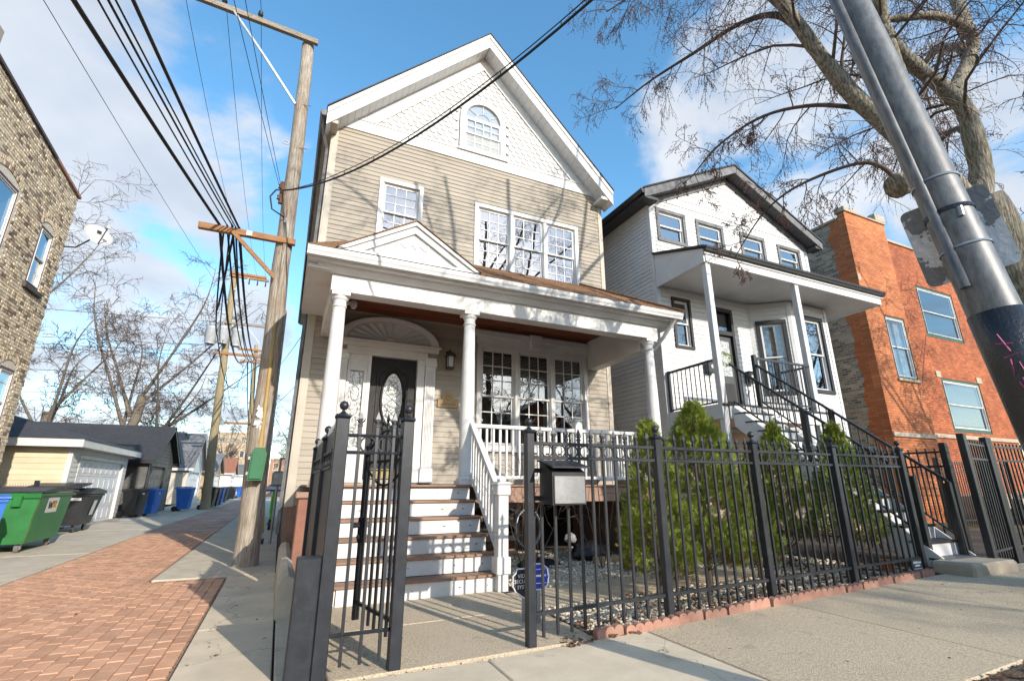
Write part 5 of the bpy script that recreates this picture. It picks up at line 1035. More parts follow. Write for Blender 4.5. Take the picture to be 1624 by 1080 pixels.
# ------------------------------------------------------------------ fittings on the houses
LN = thing('wall_lantern', 'black coach lantern on the beige wall between door and porch window', 'wall lamp', (2.9, FY, 3.6))
obj('back_plate', MB(F).box(2.84, 2.96, .02, .04, 3.62, 3.98, .006), IRON, LN); obj('arm', MB(F).tube([(2.9, .04, 3.95), (2.9, .10, 4.0), (2.9, .16, 3.96)], .012, 6), IRON, LN); obj('roof', MB(F).prism([(2.80, 3.84), (3.0, 3.84), (2.95, 3.91), (2.85, 3.91)], .06, .26), IRON, LN); obj('base', MB(F).box(2.83, 2.97, .09, .23, 3.58, 3.615, .006), IRON, LN)
obj('glass', MB(F).box(2.845, 2.955, .105, .215, 3.616, 3.838), BLIND, LN)
for u in (2.84, 2.955): 
    for d in (.10, .215): obj('bar', MB(F).box(u - .006, u + .006, d - .006, d + .006, 3.61, 3.84), IRON, LN)
PQ = thing('house_number_plaque', 'tan arched house number plaque on the beige wall under the lantern', 'plaque', (2.92, FY, 2.95))
TANP = mat('tan_plaque', (.40, .29, .14), (.33, .23, .11), .6, 9, bump=.4)
pp = [(2.70, 2.80), (3.14, 2.80), (3.14, 2.97), (3.06, 2.98)] + [(2.92 + .14 * math.cos(math.pi * k / 10), 2.98 + .13 * math.sin(math.pi * k / 10)) for k in range(11)] + [(2.78, 2.98), (2.70, 2.97)]
obj('plate', MB(F).prism(pp, .02, .045), TANP, PQ); obj('emblem', MB(F).lathe([(.0, 0), (.001, 0)], (0, 0, 0), 4) if 0 else MB(F).tube([(2.92 + .045 * math.cos(a * .8), .048, 3.0 + .05 * math.sin(a * .8)) for a in range(7)], .007, 5), BROWN_TR, PQ); obj('raised_band', MB(F).box(2.76, 3.08, .045, .050, 2.85, 2.885, .002), BROWN_TR, PQ)
CM = thing('security_camera', 'small white security camera under the porch ceiling by the first column', 'camera', (.78, 8.0, 4.2)); obj('mount', MB().tube([(.621, 8.0, 4.2), (.72, 8.0, 4.2)], .03, 12), WHITE, CM); obj('camera_body', MB().lathe([(.02, 4.26), (.05, 4.25), (.058, 4.20), (.055, 4.16), (.035, 4.12), (.01, 4.11)], (.76, 8.0, 0), 14), WHITE, CM, True)
SD = thing('satellite_dish', 'grey satellite dish on the far corner of the old brick building', 'satellite dish', (BX + .1, 16.05, 7.6))
dc = Vector((BX + .62, 16.15, 8.12)); ax = Vector((.55, -.70, .42)).normalized(); a1 = ax.cross(Vector((0, 0, 1))).normalized(); a2 = a1.cross(ax)
vs = []; fs = []; n = 24
for r_, d_ in ((0, -.06), (.2, -.045), (.34, -.012), (.37, 0)):
    for k in range(n): a = 2 * math.pi * k / n; vs.append(tuple(dc + ax * d_ + (a1 * math.cos(a) * .92 + a2 * math.sin(a)) * r_))
for i in range(3):
    for k in range(n): fs.append((i * n + k, i * n + (k + 1) % n, i * n + n + (k + 1) % n, i * n + n + k))
DISH = mat('dish_grey', (.50, .50, .47), (.42, .42, .40), .5, 4); obj('dish', MB().add(vs, fs), DISH, SD, True)
obj('mast', MB().tube([(BX + .01, 16.0, 7.55), (BX + .25, 16.05, 7.6), (BX + .5, 16.2, 8.0)], .022, 6), IRON2, SD); feed = dc + ax * .52 - a2 * .12; obj('feed_arm', MB().tube([tuple(dc - a2 * .36), tuple(feed)], .016, 6), IRON2, SD); obj('feed_horn', MB().tube([tuple(feed), tuple(feed - ax * .12 + a2 * .05)], [.05, .04], 8), DISH, SD)
obj('emblem', MB().add([tuple(dc + ax * .004 + a1 * u + a2 * v) for u, v in ((-.09, .1), (.02, .1), (.02, .19), (-.09, .19))], [(0, 1, 2, 3)]), IRON2, SD)
for x, z, lab in ((9.55, 4.15, 'black mailbox on the white wall left of the charcoal door'), (10.95, 4.0, 'black letter box on the white wall right of the charcoal door')):
    t = thing('wall_mailbox', lab, 'mailbox', (x, Y2, z)); obj('body', MB(F2).box(x - .13, x + .13, .03, .17, z - .16, z + .12, .01), IRON, t); obj('lid', MB(F2).box(x - .14, x + .14, .03, .2, z + .121, z + .15, .008), IRON, t); obj('emblem', MB(F2).tube([(x, .17, z), (x, .178, z)], .05, 12), BLIND, t)
wr = thing('wreath', 'green leaf wreath hanging on the charcoal door', 'wreath', (10.28, Y2, 4.45)); mb = MB()
for i in range(150):
    a = rg.uniform(0, 6.3); r_ = .17 + rg.gauss(0, .03); c = Vector((10.28 + r_ * math.cos(a), Y2 - .0 + .02 - rg.uniform(.0, .05) * 1 + .03, 4.45 + r_ * math.sin(a))); e1 = Vector((rg.gauss(0, 1), -.3, rg.gauss(0, 1))).normalized() * .035; e2 = Vector((rg.gauss(0, 1), -.3, rg.gauss(0, 1))).normalized() * .02
    mb.add([tuple(c - e1), tuple(c + e2), tuple(c + e1), tuple(c - e2)], [(0, 1, 2, 3)])
obj('foliage', mb, ARBOR, wr, kind='stuff')
gm = thing('gas_meter', 'grey gas meter with pipes low on the beige house side wall', 'gas meter', (-.02, 13.2, 1)); obj('body', MB().box(-.20, .08, 13.0, 13.35, 1.25, 1.6, .05), GALV, gm); obj('pipe', MB().tube([(-.06, 13.1, 0), (-.06, 13.1, 1.25)], .03, 8).tube([(-.06, 13.25, 1.6), (-.06, 13.25, 1.9), (.12, 13.25, 1.9)], .03, 8), GALV, gm)
# bits under the porch
tb = single('timber_edging', MB().box(4.75, 6.3, 7.05, 7.19, .0, .17, .01), mat('raw_timber', (.34, .25, .15), (.25, .18, .11), .85, 5, stretch=(1, 8, 8), bump=.3), 'short timber board edging the gravel under the porch', 'timber', (5.5, 7.1, 0))
BAG = mat('black_plastic', (.02, .02, .022), (.013, .013, .014), .35, 6, bump=.9, bscale=14)
def lump(name, label, cat, c, s, m, seed, sub=3):
    bmm = bmesh.new(); bmesh.ops.create_icosphere(bmm, subdivisions=sub, radius=1); r_ = random.Random(seed); ph = [r_.uniform(0, 6) for _ in range(6)]
    mb = MB()
    for v in bmm.verts:
        k = 1 + .12 * math.sin(4 * v.co.x + ph[0]) + .1 * math.sin(6 * v.co.y + ph[1]) + .08 * math.sin(9 * v.co.z + ph[2]) + .05 * math.sin(13 * v.co.x + 11 * v.co.y + ph[3])
        mb.v.append((c[0] + v.co.x * s[0] * k, c[1] + v.co.y * s[1] * k, max(c[2] - s[2] * .55, c[2] + v.co.z * s[2] * k)))
    mb.f = [tuple(v.index for v in f.verts) for f in bmm.faces]; bmm.free()
    return single(name, mb, m, label, cat, c, True)
lump('plastic_sack', 'large black plastic sack lying under the porch by the pier', 'sack', (5.0, 7.62, .16), (.42, .26, .20), BAG, 3); lump('plastic_sack', 'flat black plastic sheet bundle below the basement window', 'sack', (3.9, 7.5, .06), (.36, .22, .10), BAG, 9)
lump('rag_bundle', 'small grey and white rag bundle on top of the black sack', 'rags', (4.75, 7.85, .38), (.12, .10, .10), mat('grey_rag', (.35, .34, .33), (.2, .2, .2), .9, 12), 4)
hs = thing('garden_hose', 'coiled grey hose hanging under the porch edge', 'hose', (3.7, 7.4, .5)); obj('coil', MB().tube([(3.72 + .22 * math.cos(a * .4), 7.45 + .02 * math.sin(a), .62 + .3 * math.sin(a * .4)) for a in range(32)], .014, 6), GALV, hs, True)
single('weathered_cover', MB().box(3.1, 3.75, 9.0, 9.28, PF, PF + .01), TREAD, 'brown door mat on the porch boards under the window', 'mat', (3.4, 9.1, PF)) if 0 else None
pot = thing('orange_pot', 'small orange flower pot at the foot of the last evergreen by the fence', 'flower pot', (7.7, 4.45, .14)); obj('pot', MB().lathe([(.06, .12), (.085, .26), (.095, .27), (.095, .30), (.08, .30)], (7.74, 4.42, 0), 14), mat('orange_plastic', (.55, .13, .03), None, .5), pot, True)
# ------------------------------------------------------------------ utility poles
def pole_mesh(base, top, r0, r1, n=20, wob=.012, seed=1):
    r_ = random.Random(seed); mb = MB(); b, t = Vector(base), Vector(top); m = 14
    pts = [tuple(b.lerp(t, i / m) + Vector((r_.gauss(0, wob), r_.gauss(0, wob), 0)) * (0 if i in (0,) else 1)) for i in range(m + 1)]
    return mb.tube(pts, [(r0 + (r1 - r0) * i / m) * (1.10 if i == 0 else 1) for i in range(m + 1)], n)
P1 = thing('utility_pole', 'tall weathered wooden utility pole beside the beige house', 'utility pole', (-.37, 9.81, 0), 'utility poles along the alley')
obj('shaft', pole_mesh((-.37, 9.81, -.1), (-.61, 9.81, 10.92), .185, .125), POLEW, P1, True)
px = lambda z: -.37 - .24 * z / 10.92
obj('top_crossarm', MB().prism([(-3.15, 11.0), (-.42, 10.86), (-.42, 10.98), (-3.15, 11.12)], 9.60, 9.69, 'y'), ARMG, P1); obj('arm_brace', MB().tube([(-2.1, 9.62, 10.97), (-1.4, 9.66, 10.1), (px(9.2) - .12, 9.74, 9.2)], .03, 4, twist=.785), GALV, P1)
for x, z in ((-2.31, 11.09), (-1.62, 11.055)): obj('insulator', MB().lathe([(.012, 0), (.012, .06), (.05, .07), (.055, .10), (.03, .12), (.045, .14), (.045, .17), (.02, .19)], (x, 9.645, z), 12), IRON2, P1, True)
obj('lower_crossarm', MB().box(-1.95, -.30, 9.60, 9.70, 5.84, 5.96, .006), ARMW, P1); obj('arm_brace', bar(MB(), (-1.40, 9.58, 5.88), (px(5.1) - .10, 9.63, 5.10), .05, .10), ARMW, P1)
obj('bolt', MB().box(-1.16, -1.06, 9.588, 9.599, 5.85, 5.95).box(px(6.2) - .05, px(6.2) + .05, 9.64, 9.655, 6.3, 6.4), GALV, P1)
obj('conduit', MB().tube([(px(z) + .02, 9.81 - .185 + .006 * z, z) for z in (1.75, 3, 4.2)], .035, 8), mat('yellow_conduit', (.38, .26, .09), (.3, .2, .07), .6, 4, grime=.3), P1, True); obj('conduit', MB().tube([(px(z) + .02, 9.81 - .18 + .006 * z, z) for z in (4.2, 5.5, 6.6)], .045, 8), POLEW, P1, True)
obj('conduit', MB().tube([(px(z) + .17, 9.76, z) for z in (.1, 2, 4.5)], .022, 6), GALV, P1)
obj('spool_rack', MB().box(px(7) - .20, px(7) - .12, 9.72, 9.80, 6.75, 7.25, .008).lathe([(.035, 6.8), (.02, 6.84), (.035, 6.88)], (px(7) - .2, 9.68, 0), 10).lathe([(.035, 7.05), (.02, 7.09), (.035, 7.13)], (px(7) - .2, 9.68, 0), 10), mat('rust', (.16, .07, .04), (.1, .05, .03), .8, 9), P1)
obj('clevis', MB().ring((px(8.2) - .2, 9.75, 8.2), .06, .04, 10, .012), GALV, P1); obj('pole_step', MB().tube([(px(8.1), 9.7, 8.1), (px(8.1) + .22, 9.66, 8.1)], .012, 5).tube([(px(9.2), 9.7, 9.2), (px(9.2) + .2, 9.66, 9.2)], .012, 5), GALV, P1)
TB = thing('terminal_box', 'green metal cable box strapped to the near utility pole', 'cable box', (px(1.6), 9.6, 1.4))
TGREEN = mat('box_green', (.025, .14, .06), (.02, .11, .045), .45, 4, grime=.2); obj('housing', MB().prism([(px(1.6) - .11, 1.36), (px(1.6) + .12, 1.36), (px(1.6) + .14, 1.8), (px(1.6) + .09, 1.90), (px(1.6) - .06, 1.90), (px(1.6) - .10, 1.8)], 9.40, 9.60), TGREEN, TB); obj('cover', MB().prism([(px(1.6) - .085, 1.39), (px(1.6) + .095, 1.39), (px(1.6) + .11, 1.78), (px(1.6) + .06, 1.86), (px(1.6) - .04, 1.86), (px(1.6) - .075, 1.78)], 9.37, 9.399), TGREEN, TB); obj('hinge', MB().box(px(1.6) - .14, px(1.6) - .10, 9.42, 9.5, 1.45, 1.5).box(px(1.6) - .14, px(1.6) - .10, 9.42, 9.5, 1.7, 1.75), GALV, TB)
mb = MB(); 
for i in range(9): mb.quad(*[(px(2.5) - .12 + rg.uniform(-.01, .14), 9.625 + rg.uniform(-.02, .0), 2.2 + i * .045 + d) for d in (0, .0, .09, .09)])
tag(obj('torn_notice', mb, mat('torn_paper', (.62, .62, .6), (.4, .4, .4), .8, 14), None), 'torn white paper scraps stapled on the utility pole', 'paper scraps')
P2 = thing('utility_pole', 'second utility pole with grey transformers and red-brown crossarms', 'utility pole', (-3.5, 31.6, 0), 'utility poles along the alley')
obj('shaft', pole_mesh((-3.5, 31.6, -.1), (-4.06, 31.6, 13.8), .24, .15, seed=2), POLEW2, P2, True)
TRG = mat('transformer_grey', (.48, .50, .52), (.38, .40, .42), .4, 4, metal=.2, grime=.2)
for x, y in ((-4.65, 31.3), (-3.35, 31.3), (-4.0, 31.0)):
    t = obj('transformer', MB().lathe([(.24, 9.0), (.28, 9.06), (.30, 9.9), (.31, 9.92), (.31, 9.98), (.2, 10.06)], (x, y, 0), 18), TRG, P2, True); obj('bushing', MB().lathe([(.06, 10.04), (.03, 10.1), (.06, 10.14), (.03, 10.2), (.04, 10.3)], (x - .1, y, 0), 8).lathe([(.05, 10.04), (.03, 10.1), (.05, 10.14), (.03, 10.2)], (x + .12, y, 0), 8), GALV, t)
for z, x0, x1, m in ((13.38, -4.3, -2.15, ARMW), (13.56, -4.3, -2.3, ARMW), (10.42, -4.2, -1.75, ARMG), (8.55, -4.35, -.9, ARMW), (8.2, -3.0, -1.0, BROWN_TR)): obj('crossarm', MB().box(x0, x1, 31.36, 31.48, z - .07, z + .07, .008), m, P2)
obj('arm_brace', bar(MB(), (-1.9, 31.34, 8.18), (-1.2, 31.34, 7.2), .06, .1), ARMW, P2); obj('arm_brace', bar(MB(), (-3.0, 31.3, 10.38), (-2.1, 31.3, 9.3), .04, .06), GALV, P2); obj('arm_brace', bar(MB(), (-3.2, 31.3, 13.35), (-3.95, 31.3, 12.4), .04, .06), GALV, P2)
for x in (-3.2, -2.75, -2.3): obj('insulator', MB().lathe([(.04, 12.98), (.05, 13.04), (.02, 13.08), (.05, 13.12), (.02, 13.16), (.04, 13.22), (.01, 13.3)], (x, 31.42, 0), 8), IRON2, P2)
P3_ = thing('utility_pole', 'thin leaning grey utility pole farther down the alley', 'utility pole', (-2.3, 44, 0), 'utility poles along the alley'); obj('shaft', pole_mesh((-2.35, 44, -.1), (-3.2, 44, 12.4), .22, .14, seed=3), POLEW2, P3_, True)
for z, a, b in ((11.9, -4.4, -1.8), (5.9, -4.6, -2.3)): obj('crossarm', MB().box(a, b, 43.7, 43.85, z - .08, z + .08, .01), ARMW, P3_)
obj('arm_brace', bar(MB(), (-3.9, 43.7, 5.85), (-2.9, 43.7, 4.9), .06, .1), ARMW, P3_); obj('cable_drum', MB().box(-1.95, -1.5, 43.6, 44, 4.5, 4.9, .04), IRON, P3_)
P4_ = thing('utility_pole', 'far utility pole with short crossarm seen behind the charcoal garage', 'utility pole', (-3.6, 70, 0), 'utility poles along the alley'); obj('shaft', pole_mesh((-3.6, 70, -.1), (-3.9, 70, 12), .22, .14, seed=4), POLEW2, P4_, True); obj('crossarm', MB().box(-5, -2.6, 69.7, 69.85, 11.2, 11.36, .01).box(-8.5, -4.0, 69.7, 69.85, 6.2, 6.4, .01), ARMG, P4_)
# wires, each a thing
def wire(label, a, b, sag, r, name='overhead_wire', n=28, extra=None, group='overhead wires'):
    a, b = Vector(a), Vector(b); pts = [tuple(a.lerp(b, i / n) - Vector((0, 0, 4 * sag * (i / n) * (1 - i / n)))) for i in range(n + 1)]
    if extra: pts += extra
    mid = pts[len(pts) // 2]
    return single(name, MB().tube(pts, r, 6 if r > .01 else 4), CABLE, label, 'cable' if r > .012 else 'wire', pts[0], True, group)
A5 = 9.65
arm = {'a': (-1.62, A5, 5.98), 'b': (-1.50, A5, 6.0), 'c': (-1.42, A5, 6.02), 'd': (-1.36, A5, 6.0), 'e': (-1.30, A5, 5.99)}
back = lambda p, x4, z4, Y=-7.: tuple(Vector((x4, 4, z4)) + (Vector((x4, 4, z4)) - Vector(p)) * ((4 - Y) / (p[1] - 4)))
for k, x4, z4, r, lab in (('a', -2.36, 5.75, .026, 'thickest black cable of the alley bundle, left of the crossarm'), ('b', -2.16, 5.8, .011, 'thin black cable third from the left above the alley'), ('c', -2.10, 5.85, .014, 'black cable in the middle of the alley bundle'), ('d', -2.06, 5.9, .011, 'thin black cable just left of the rightmost thick cable'), ('e', -1.94, 6.0, .022, 'rightmost thick black cable of the alley bundle')):
    wire(lab, back(arm[k], x4, z4), arm[k], .25, r, 'overhead_cable')
far5 = {'a': (-2.75, 31.4, 8.3), 'b': (-2.5, 31.4, 8.35), 'c': (-2.4, 31.4, 8.3), 'd': (-2.3, 31.4, 8.3), 'e': (-2.15, 31.4, 8.3)}
for k, r, s, lab in (('a', .028, 1.1, 'thick black cable sagging from the near crossarm, leftmost of its bundle'), ('b', .02, .8, 'second cable from the left sagging beyond the near crossarm'), ('c', .022, .55, 'middle cable of the bundle sagging toward the transformers'), ('d', .016, .95, 'thin cable looped beside the sagging bundle'), ('e', .028, .6, 'thick black cable sagging beyond the near crossarm, rightmost of its bundle')): wire(lab, arm[k], far5[k], s, r, 'overhead_cable')
for k, (dx, r) in enumerate(((-.35, .03), (-.15, .024), (.1, .03))): wire(['left', 'middle', 'right'][k] + ' cable of the bundle drooping from the second pole to the leaning pole', (-2.6 + k * .2, 31.4, 8.25), (-2.8 + k * .25, 43.8, 5.9), .5 + .2 * k, r, 'overhead_cable')
wire('single wire slanting down across the sky left of the cables', (-4.75, -6, 7.6), (-4.0, 31.5, 11.6), .3, .008)
for x, z, lab in ((-3.0, 11.0, 'left wire on the top crossarm of the near pole'), (-2.31, 11.28, 'wire on the left insulator of the top crossarm'), (-1.62, 11.24, 'wire on the right insulator of the top crossarm')):
    wire(lab, (x, -8, z + .3), (x, 9.64, z), .15, .006); wire(lab + ', stretch beyond toward the second pole', (x, 9.64, z), ({-3.0: -3.2, -2.31: -2.75, -1.62: -2.3}[x], 31.4, 13.3), .5, .006)
for i, (a_, b_, s_, r_) in enumerate((((-1.55, 9.7, 5.95), (-2.0, 14.5, 5.1), .5, .016), ((-1.45, 9.7, 6.0), (-2.3, 18, 5.9), .9, .012), ((-1.38, 9.7, 5.95), (-1.9, 13.0, 5.35), .35, .02), ((-2.0, 14.5, 5.1), (-2.6, 31.4, 8.2), 1.5, .014))): wire(['short loop hanging from the near crossarm, left of the bundle', 'slack thin cable looping through the bundle beyond the near crossarm', 'short thick loop tucked under the near crossarm', 'lowest slack cable of the bundle running to the second pole'][i], a_, b_, s_, r_, 'overhead_cable')
for i in (0, 1): wire(('left', 'right')[i] + ' of two thin wires running down to the spool on the near pole', ([-2.6, -2.2][i], -4, 8.4), (px(7) - .2, 9.68, 7.05 + .1 * i), .3, .005)
# service drop: two parallel lines with spacers
S0 = Vector((-.66, 9.68, 7.02))
def sp_(t, dz=0): return (S0.x + 2.97 * t, S0.y - 6.71 * t, S0.z - 3.08 * t + 2.08 * t * t + dz)
sdp = thing('service_drop_cable', 'pair of black cables sweeping from the pole across the gable to the upper right', 'cable', tuple(S0))
obj('cable', MB().tube([sp_(i / 40 * 2.2) for i in range(41)], .016, 6), CABLE, sdp, True); obj('messenger', MB().tube([sp_(i / 40 * 2.2, .075 * min(1, i / 6)) for i in range(41)], .007, 5), CABLE, sdp, True)
for i in range(10): t = .1 + i * .12; obj('spacer', MB().tube([sp_(t), sp_(t, .075)], .006, 4), CABLE, sdp)
obj('tail_loop', MB().tube([tuple(S0), (S0.x - .12, 9.6, 6.95), (S0.x - .2, 9.55, 6.75), (S0.x - .14, 9.58, 6.5), (px(6.4) - .05, 9.64, 6.4)], .016, 6), CABLE, sdp, True)
for i, (z0, z1, x0, x1, s) in enumerate(((9.9, 10.4, -45, -4.5, .5), (9.6, 9.0, -45, -4.4, .9), (8.3, 8.6, -45, -4.2, .5), (8.0, 8.4, -45, -3.9, .4), (7.2, 7.3, -45, -3.6, .5), (5.9, 6.3, -45, -3.6, .6))): wire(['uppermost', 'second', 'third', 'fourth', 'fifth', 'lowest'][i] + ' of the wires crossing from the left to the second pole', (x0, 31 + i, z0), (x1, 31.5, z1), s, .014)
for i, (a, b, s) in enumerate((((-3.6, 31.5, 7.4), (-2.6, 43.8, 6.2), 1.6), ((-3.6, 31.5, 5.0), (-3.5, 31.5, 7.2), .1), ((-2.7, 43.8, 6.5), (.2, 24, 5.8), .4), ((-2.6, 43.8, 9.0), (.2, 20, 7.2), .4))): wire(['slack loop hanging under the transformers', 'short wire running down the second pole', 'lower house wire right of the near pole', 'upper house wire right of the near pole'][i], a, b, s, .014)
gy = thing('guy_wire', 'guy wire with yellow guard behind the near utility pole', 'guy wire', (-.22, 13.1, 0)); obj('strand', MB().tube([(-.22, 13.1, .05), (-.30, 12.3, .8), (-.5, 9.9, 7.8)], .008, 5), GALV, gy); obj('guard', MB().tube([(-.23, 13.02, .25), (-.285, 12.45, 1.05)], .022, 8), mat('yellow_plastic', (.55, .45, .03), None, .5), gy); obj('anchor', MB().box(-.25, -.19, 13.05, 13.15, 0, .12, .01), IRON, gy)
# scooter behind the pole
stt = thing('kick_scooter', 'lime green kick scooter parked behind the near utility pole', 'scooter', (-.15, 17.4, 0)); LIME = mat('lime_green', (.08, .42, .04), None, .4)
for y, n_ in ((17.0, 'wheel'), (17.9, 'wheel')): obj(n_, MB().tube([(-.19, y, .15), (-.09, y, .15)], .15, 18), IRON, stt)
obj('deck', MB().box(-.22, -.06, 17.1, 17.85, .12, .2, .02), IRON, stt); obj('stem', MB().tube([(-.14, 17.0, .2), (-.14, 17.12, 1.1)], .04, 8), LIME, stt); obj('battery', MB().box(-.2, -.08, 17.0, 17.12, .45, .95, .02), LIME, stt); obj('handlebar', MB().tube([(-.42, 17.12, 1.12), (.14, 17.12, 1.12)], .022, 8), IRON, stt)
# ------------------------------------------------------------------ bins
BLUE = mat('blue_bin_plastic', (.025, .15, .55), (.02, .12, .45), .42, 4, bump=.1, grime=.25, gcol=(.12, .14, .2)); BLKP = mat('black_bin_plastic', (.022, .023, .027), (.015, .016, .018), .45, 4, bump=.1, grime=.3, gcol=(.07, .07, .07)); GRYP = mat('grey_bin_plastic', (.10, .10, .10), (.07, .07, .07), .5, 4, grime=.3); DGRN = mat('dumpster_green', (.02, .17, .04), (.014, .12, .028), .4, 2.5, bump=.15, bscale=20, grime=.45, gscale=1.6, gcol=(.035, .07, .03))
def cart(label, x, y, rz, m, h=1.05, group='wheeled bins along the alley'):
    t = thing('wheeled_bin', label, 'bin', (x, y, .0), group); fx = frame(x, y, rz); mb = MB(fx)   # front faces local d
    w0, w1, d0, d1 = .23, .29, .26, .34
    mb.add([(-w0, d0, .1), (w0, d0, .1), (w0, -d0 + .06, .1), (-w0, -d0 + .06, .1), (-w1, d1, h), (w1, d1, h), (w1, -d1, h), (-w1, -d1, h)], [(0, 1, 2, 3), (0, 1, 5, 4), (1, 2, 6, 5), (2, 3, 7, 6), (3, 0, 4, 7), (4, 5, 6, 7)]); obj('body', mb, m, t)
    obj('rim', MB(fx).box(-w1 - .02, w1 + .02, -d1, d1 + .02, h - .06, h + .001, .012), m, t)
    mb = MB(fx); mb.prism([(-d1 - .05, h + .01), (d1 + .04, h + .01), (d1 + .03, h + .04), (.05, h + .085), (-d1 - .03, h + .06)], -w1 - .03, w1 + .03, 'x'); obj('lid', mb, m, t); mb = MB(fx)
    for i in range(5): u = -w1 + .06 + i * (2 * w1 - .12) / 4; mb.box(u - .012, u + .012, d1 + .041, d1 + .055, h + .0, h + .035)
    obj('lid_rib', mb, m, t)
    obj('handle', MB(fx).tube([(-w1 + .04, -d1 - .07, h - .02), (w1 - .04, -d1 - .07, h - .02)], .018, 8), m, t); obj('front_panel', MB(fx).add([(-.17, .305, .45), (.17, .305, .45), (.2, .335, .85), (-.2, .335, .85)], [(0, 1, 2, 3)]), m, t)
    for s in (-1, 1): obj('wheel', MB(fx).tube([(s * .25, -d0 - .02, .13), (s * .31, -d0 - .02, .13)], .13, 16), IRON, t)
    obj('sticker', MB(fx).add([(-.05, .338, .90), (.05, .338, .90), (.05, .342, .95), (-.05, .342, .95)], [(0, 1, 2, 3)]), WHITE2, t)
    return t
cart('bright blue wheeled bin in front of the green dumpster at the left edge', -4.72, 12.0, 25, BLUE)
cart('black wheeled bin beside the charcoal garage corner', -5.35, 25.4, 60, BLKP); cart('dark blue wheeled bin right behind the black one at the charcoal garage', -5.0, 26.3, 70, BLUE)
cart('large blue wheeled bin left of the second utility pole', -4.35, 30.4, 80, BLUE, 1.1); cart('black wheeled bin right of the second utility pole', -3.45, 31.2 + .7, 80, BLKP, 1.1); cart('narrow black wheeled bin between pole and small blue bin', -3.42, 33.6, 85, BLKP)
cart('small blue wheeled bin behind the black bins past the second pole', -3.35, 35.0, 85, BLUE); cart('grey wheeled bin nearer of the far grey pair', -3.6, 40.5, 85, GRYP); cart('grey wheeled bin farther of the far grey pair', -3.7, 49, 85, GRYP); cart('farthest blue wheeled bin in the row down the alley', -3.45, 55.5, 85, BLUE)
D1 = thing('dumpster', 'large green steel dumpster with white logo sticker beside the brick building', 'dumpster', (-5.4, 14.2, 0))
x0, x1, y0, y1 = -6.05, -4.48, 13.35, 15.0; sl_ = .45
mb = MB(); mb.add([(x0, y0, .17), (x1, y0, .17), (x1, y1, .17), (x0, y1, .17), (x0, y0 + .28, 1.12), (x1, y0 + .28, 1.12), (x1, y1 + .42, 1.12), (x0, y1 + .42, 1.12)], [(0, 1, 2, 3), (0, 1, 5, 4), (1, 2, 6, 5), (2, 3, 7, 6), (3, 0, 4, 7), (4, 5, 6, 7)]); obj('body', mb, DGRN, D1)
obj('rim', MB().box(x0 - .03, x1 + .03, y0 + .21, y0 + .279, 1.02, 1.13, .01).box(x1 + .001, x1 + .04, y0 + .281, y1 + .46, 1.06, 1.13, .01), DGRN, D1)
obj('lid', MB().prism([(y0 + .2, 1.135), (y1 + .55, 1.135), (y1 + .55, 1.17), (y0 + .9, 1.24), (y0 + .2, 1.165)], x0 - .05, x1 + .06, 'x'), BLKP, D1)
obj('bracket', MB().box(x1 - .38, x1 - .24, y0 + .12, y0 + .2, .86, 1.08, .01), DGRN, D1); obj('bracket', MB().box(x1 - 1.2, x1 - .85, y0 + .17, y0 + .25, 1.03, 1.08, .01), DGRN, D1)
obj('edge_strip', MB().tube([(x1 + .004, y0 - .004, .17), (x1 + .004, y0 + .276, 1.10)], .012, 4), mat('worn_green_edge', (.09, .17, .05), (.05, .1, .03), .5), D1)
for x, y in ((x0 + .1, y0 + .12), (x1 - .1, y0 + .12), (x0 + .1, y1 - .15), (x1 - .1, y1 - .15)):
    c = obj('caster', MB().tube([(x - .03, y, .085), (x + .03, y, .085)], .085, 14), mat('caster_grey', (.2, .19, .18), (.13, .12, .11), .7), D1, True); [obj('fork', MB().box(x + q, x + q + .015, y - .03, y + .03, .06, .175), GALV, c) for q in (-.05, .035)]
stq = lambda u, v, o=.004: (x1 + o, y0 + .6 + u + .37 * (v - .6) * .6 , v)
lg = thing('logo_sticker', 'white square sticker with black and orange letters on the green dumpster', 'sticker', stq(0, .85)); obj('sheet', MB().add([stq(.02, .72), stq(.62, .72), stq(.62, 1.02), stq(.02, 1.02)], [(0, 1, 2, 3)]), WHITE2, lg)
ORG_ = mat('sticker_orange', (.75, .32, .02), None, .5)
def strokes(pts, m, nm):
    mb = MB()
    for a, b in zip(pts, pts[1:]):
        (u0, v0), (u1, v1) = a, b; mb.add([stq(u0 - .028, v0, .007), stq(u0 + .028, v0, .007), stq(u1 + .028, v1, .007), stq(u1 - .028, v1, .007)], [(0, 1, 2, 3)])
    obj(nm, mb, m, lg)
strokes([(.12, .95), (.17, .80), (.22, .93), (.27, .80), (.32, .95)], SGNB, 'letter'); strokes([(.35, .80), (.38, .95), (.43, .82), (.48, .95), (.52, .80)], ORG_, 'letter')
D2 = thing('dumpster', 'black plastic wheeled dumpster with raised lid behind the green one', 'dumpster', (-5.5, 18.7, 0)); x0, x1, y0, y1 = -6.3, -5.0, 18.15, 19.1
mb = MB(); mb.add([(x0, y0, .2), (x1, y0, .2), (x1 , y1, .2), (x0, y1, .2), (x0 - .05, y0 - .05, 1.0), (x1 + .1, y0 - .05, 1.0), (x1 + .1, y1 + .3, 1.0), (x0 - .05, y1 + .3, 1.0)], [(0, 1, 2, 3), (0, 1, 5, 4), (1, 2, 6, 5), (2, 3, 7, 6), (3, 0, 4, 7)]); obj('body', mb, BLKP, D2); obj('rim', MB().box(x0 - .08, x1 + .13, y0 - .08, y1 + .33, .97, 1.03, .015), BLKP, D2)
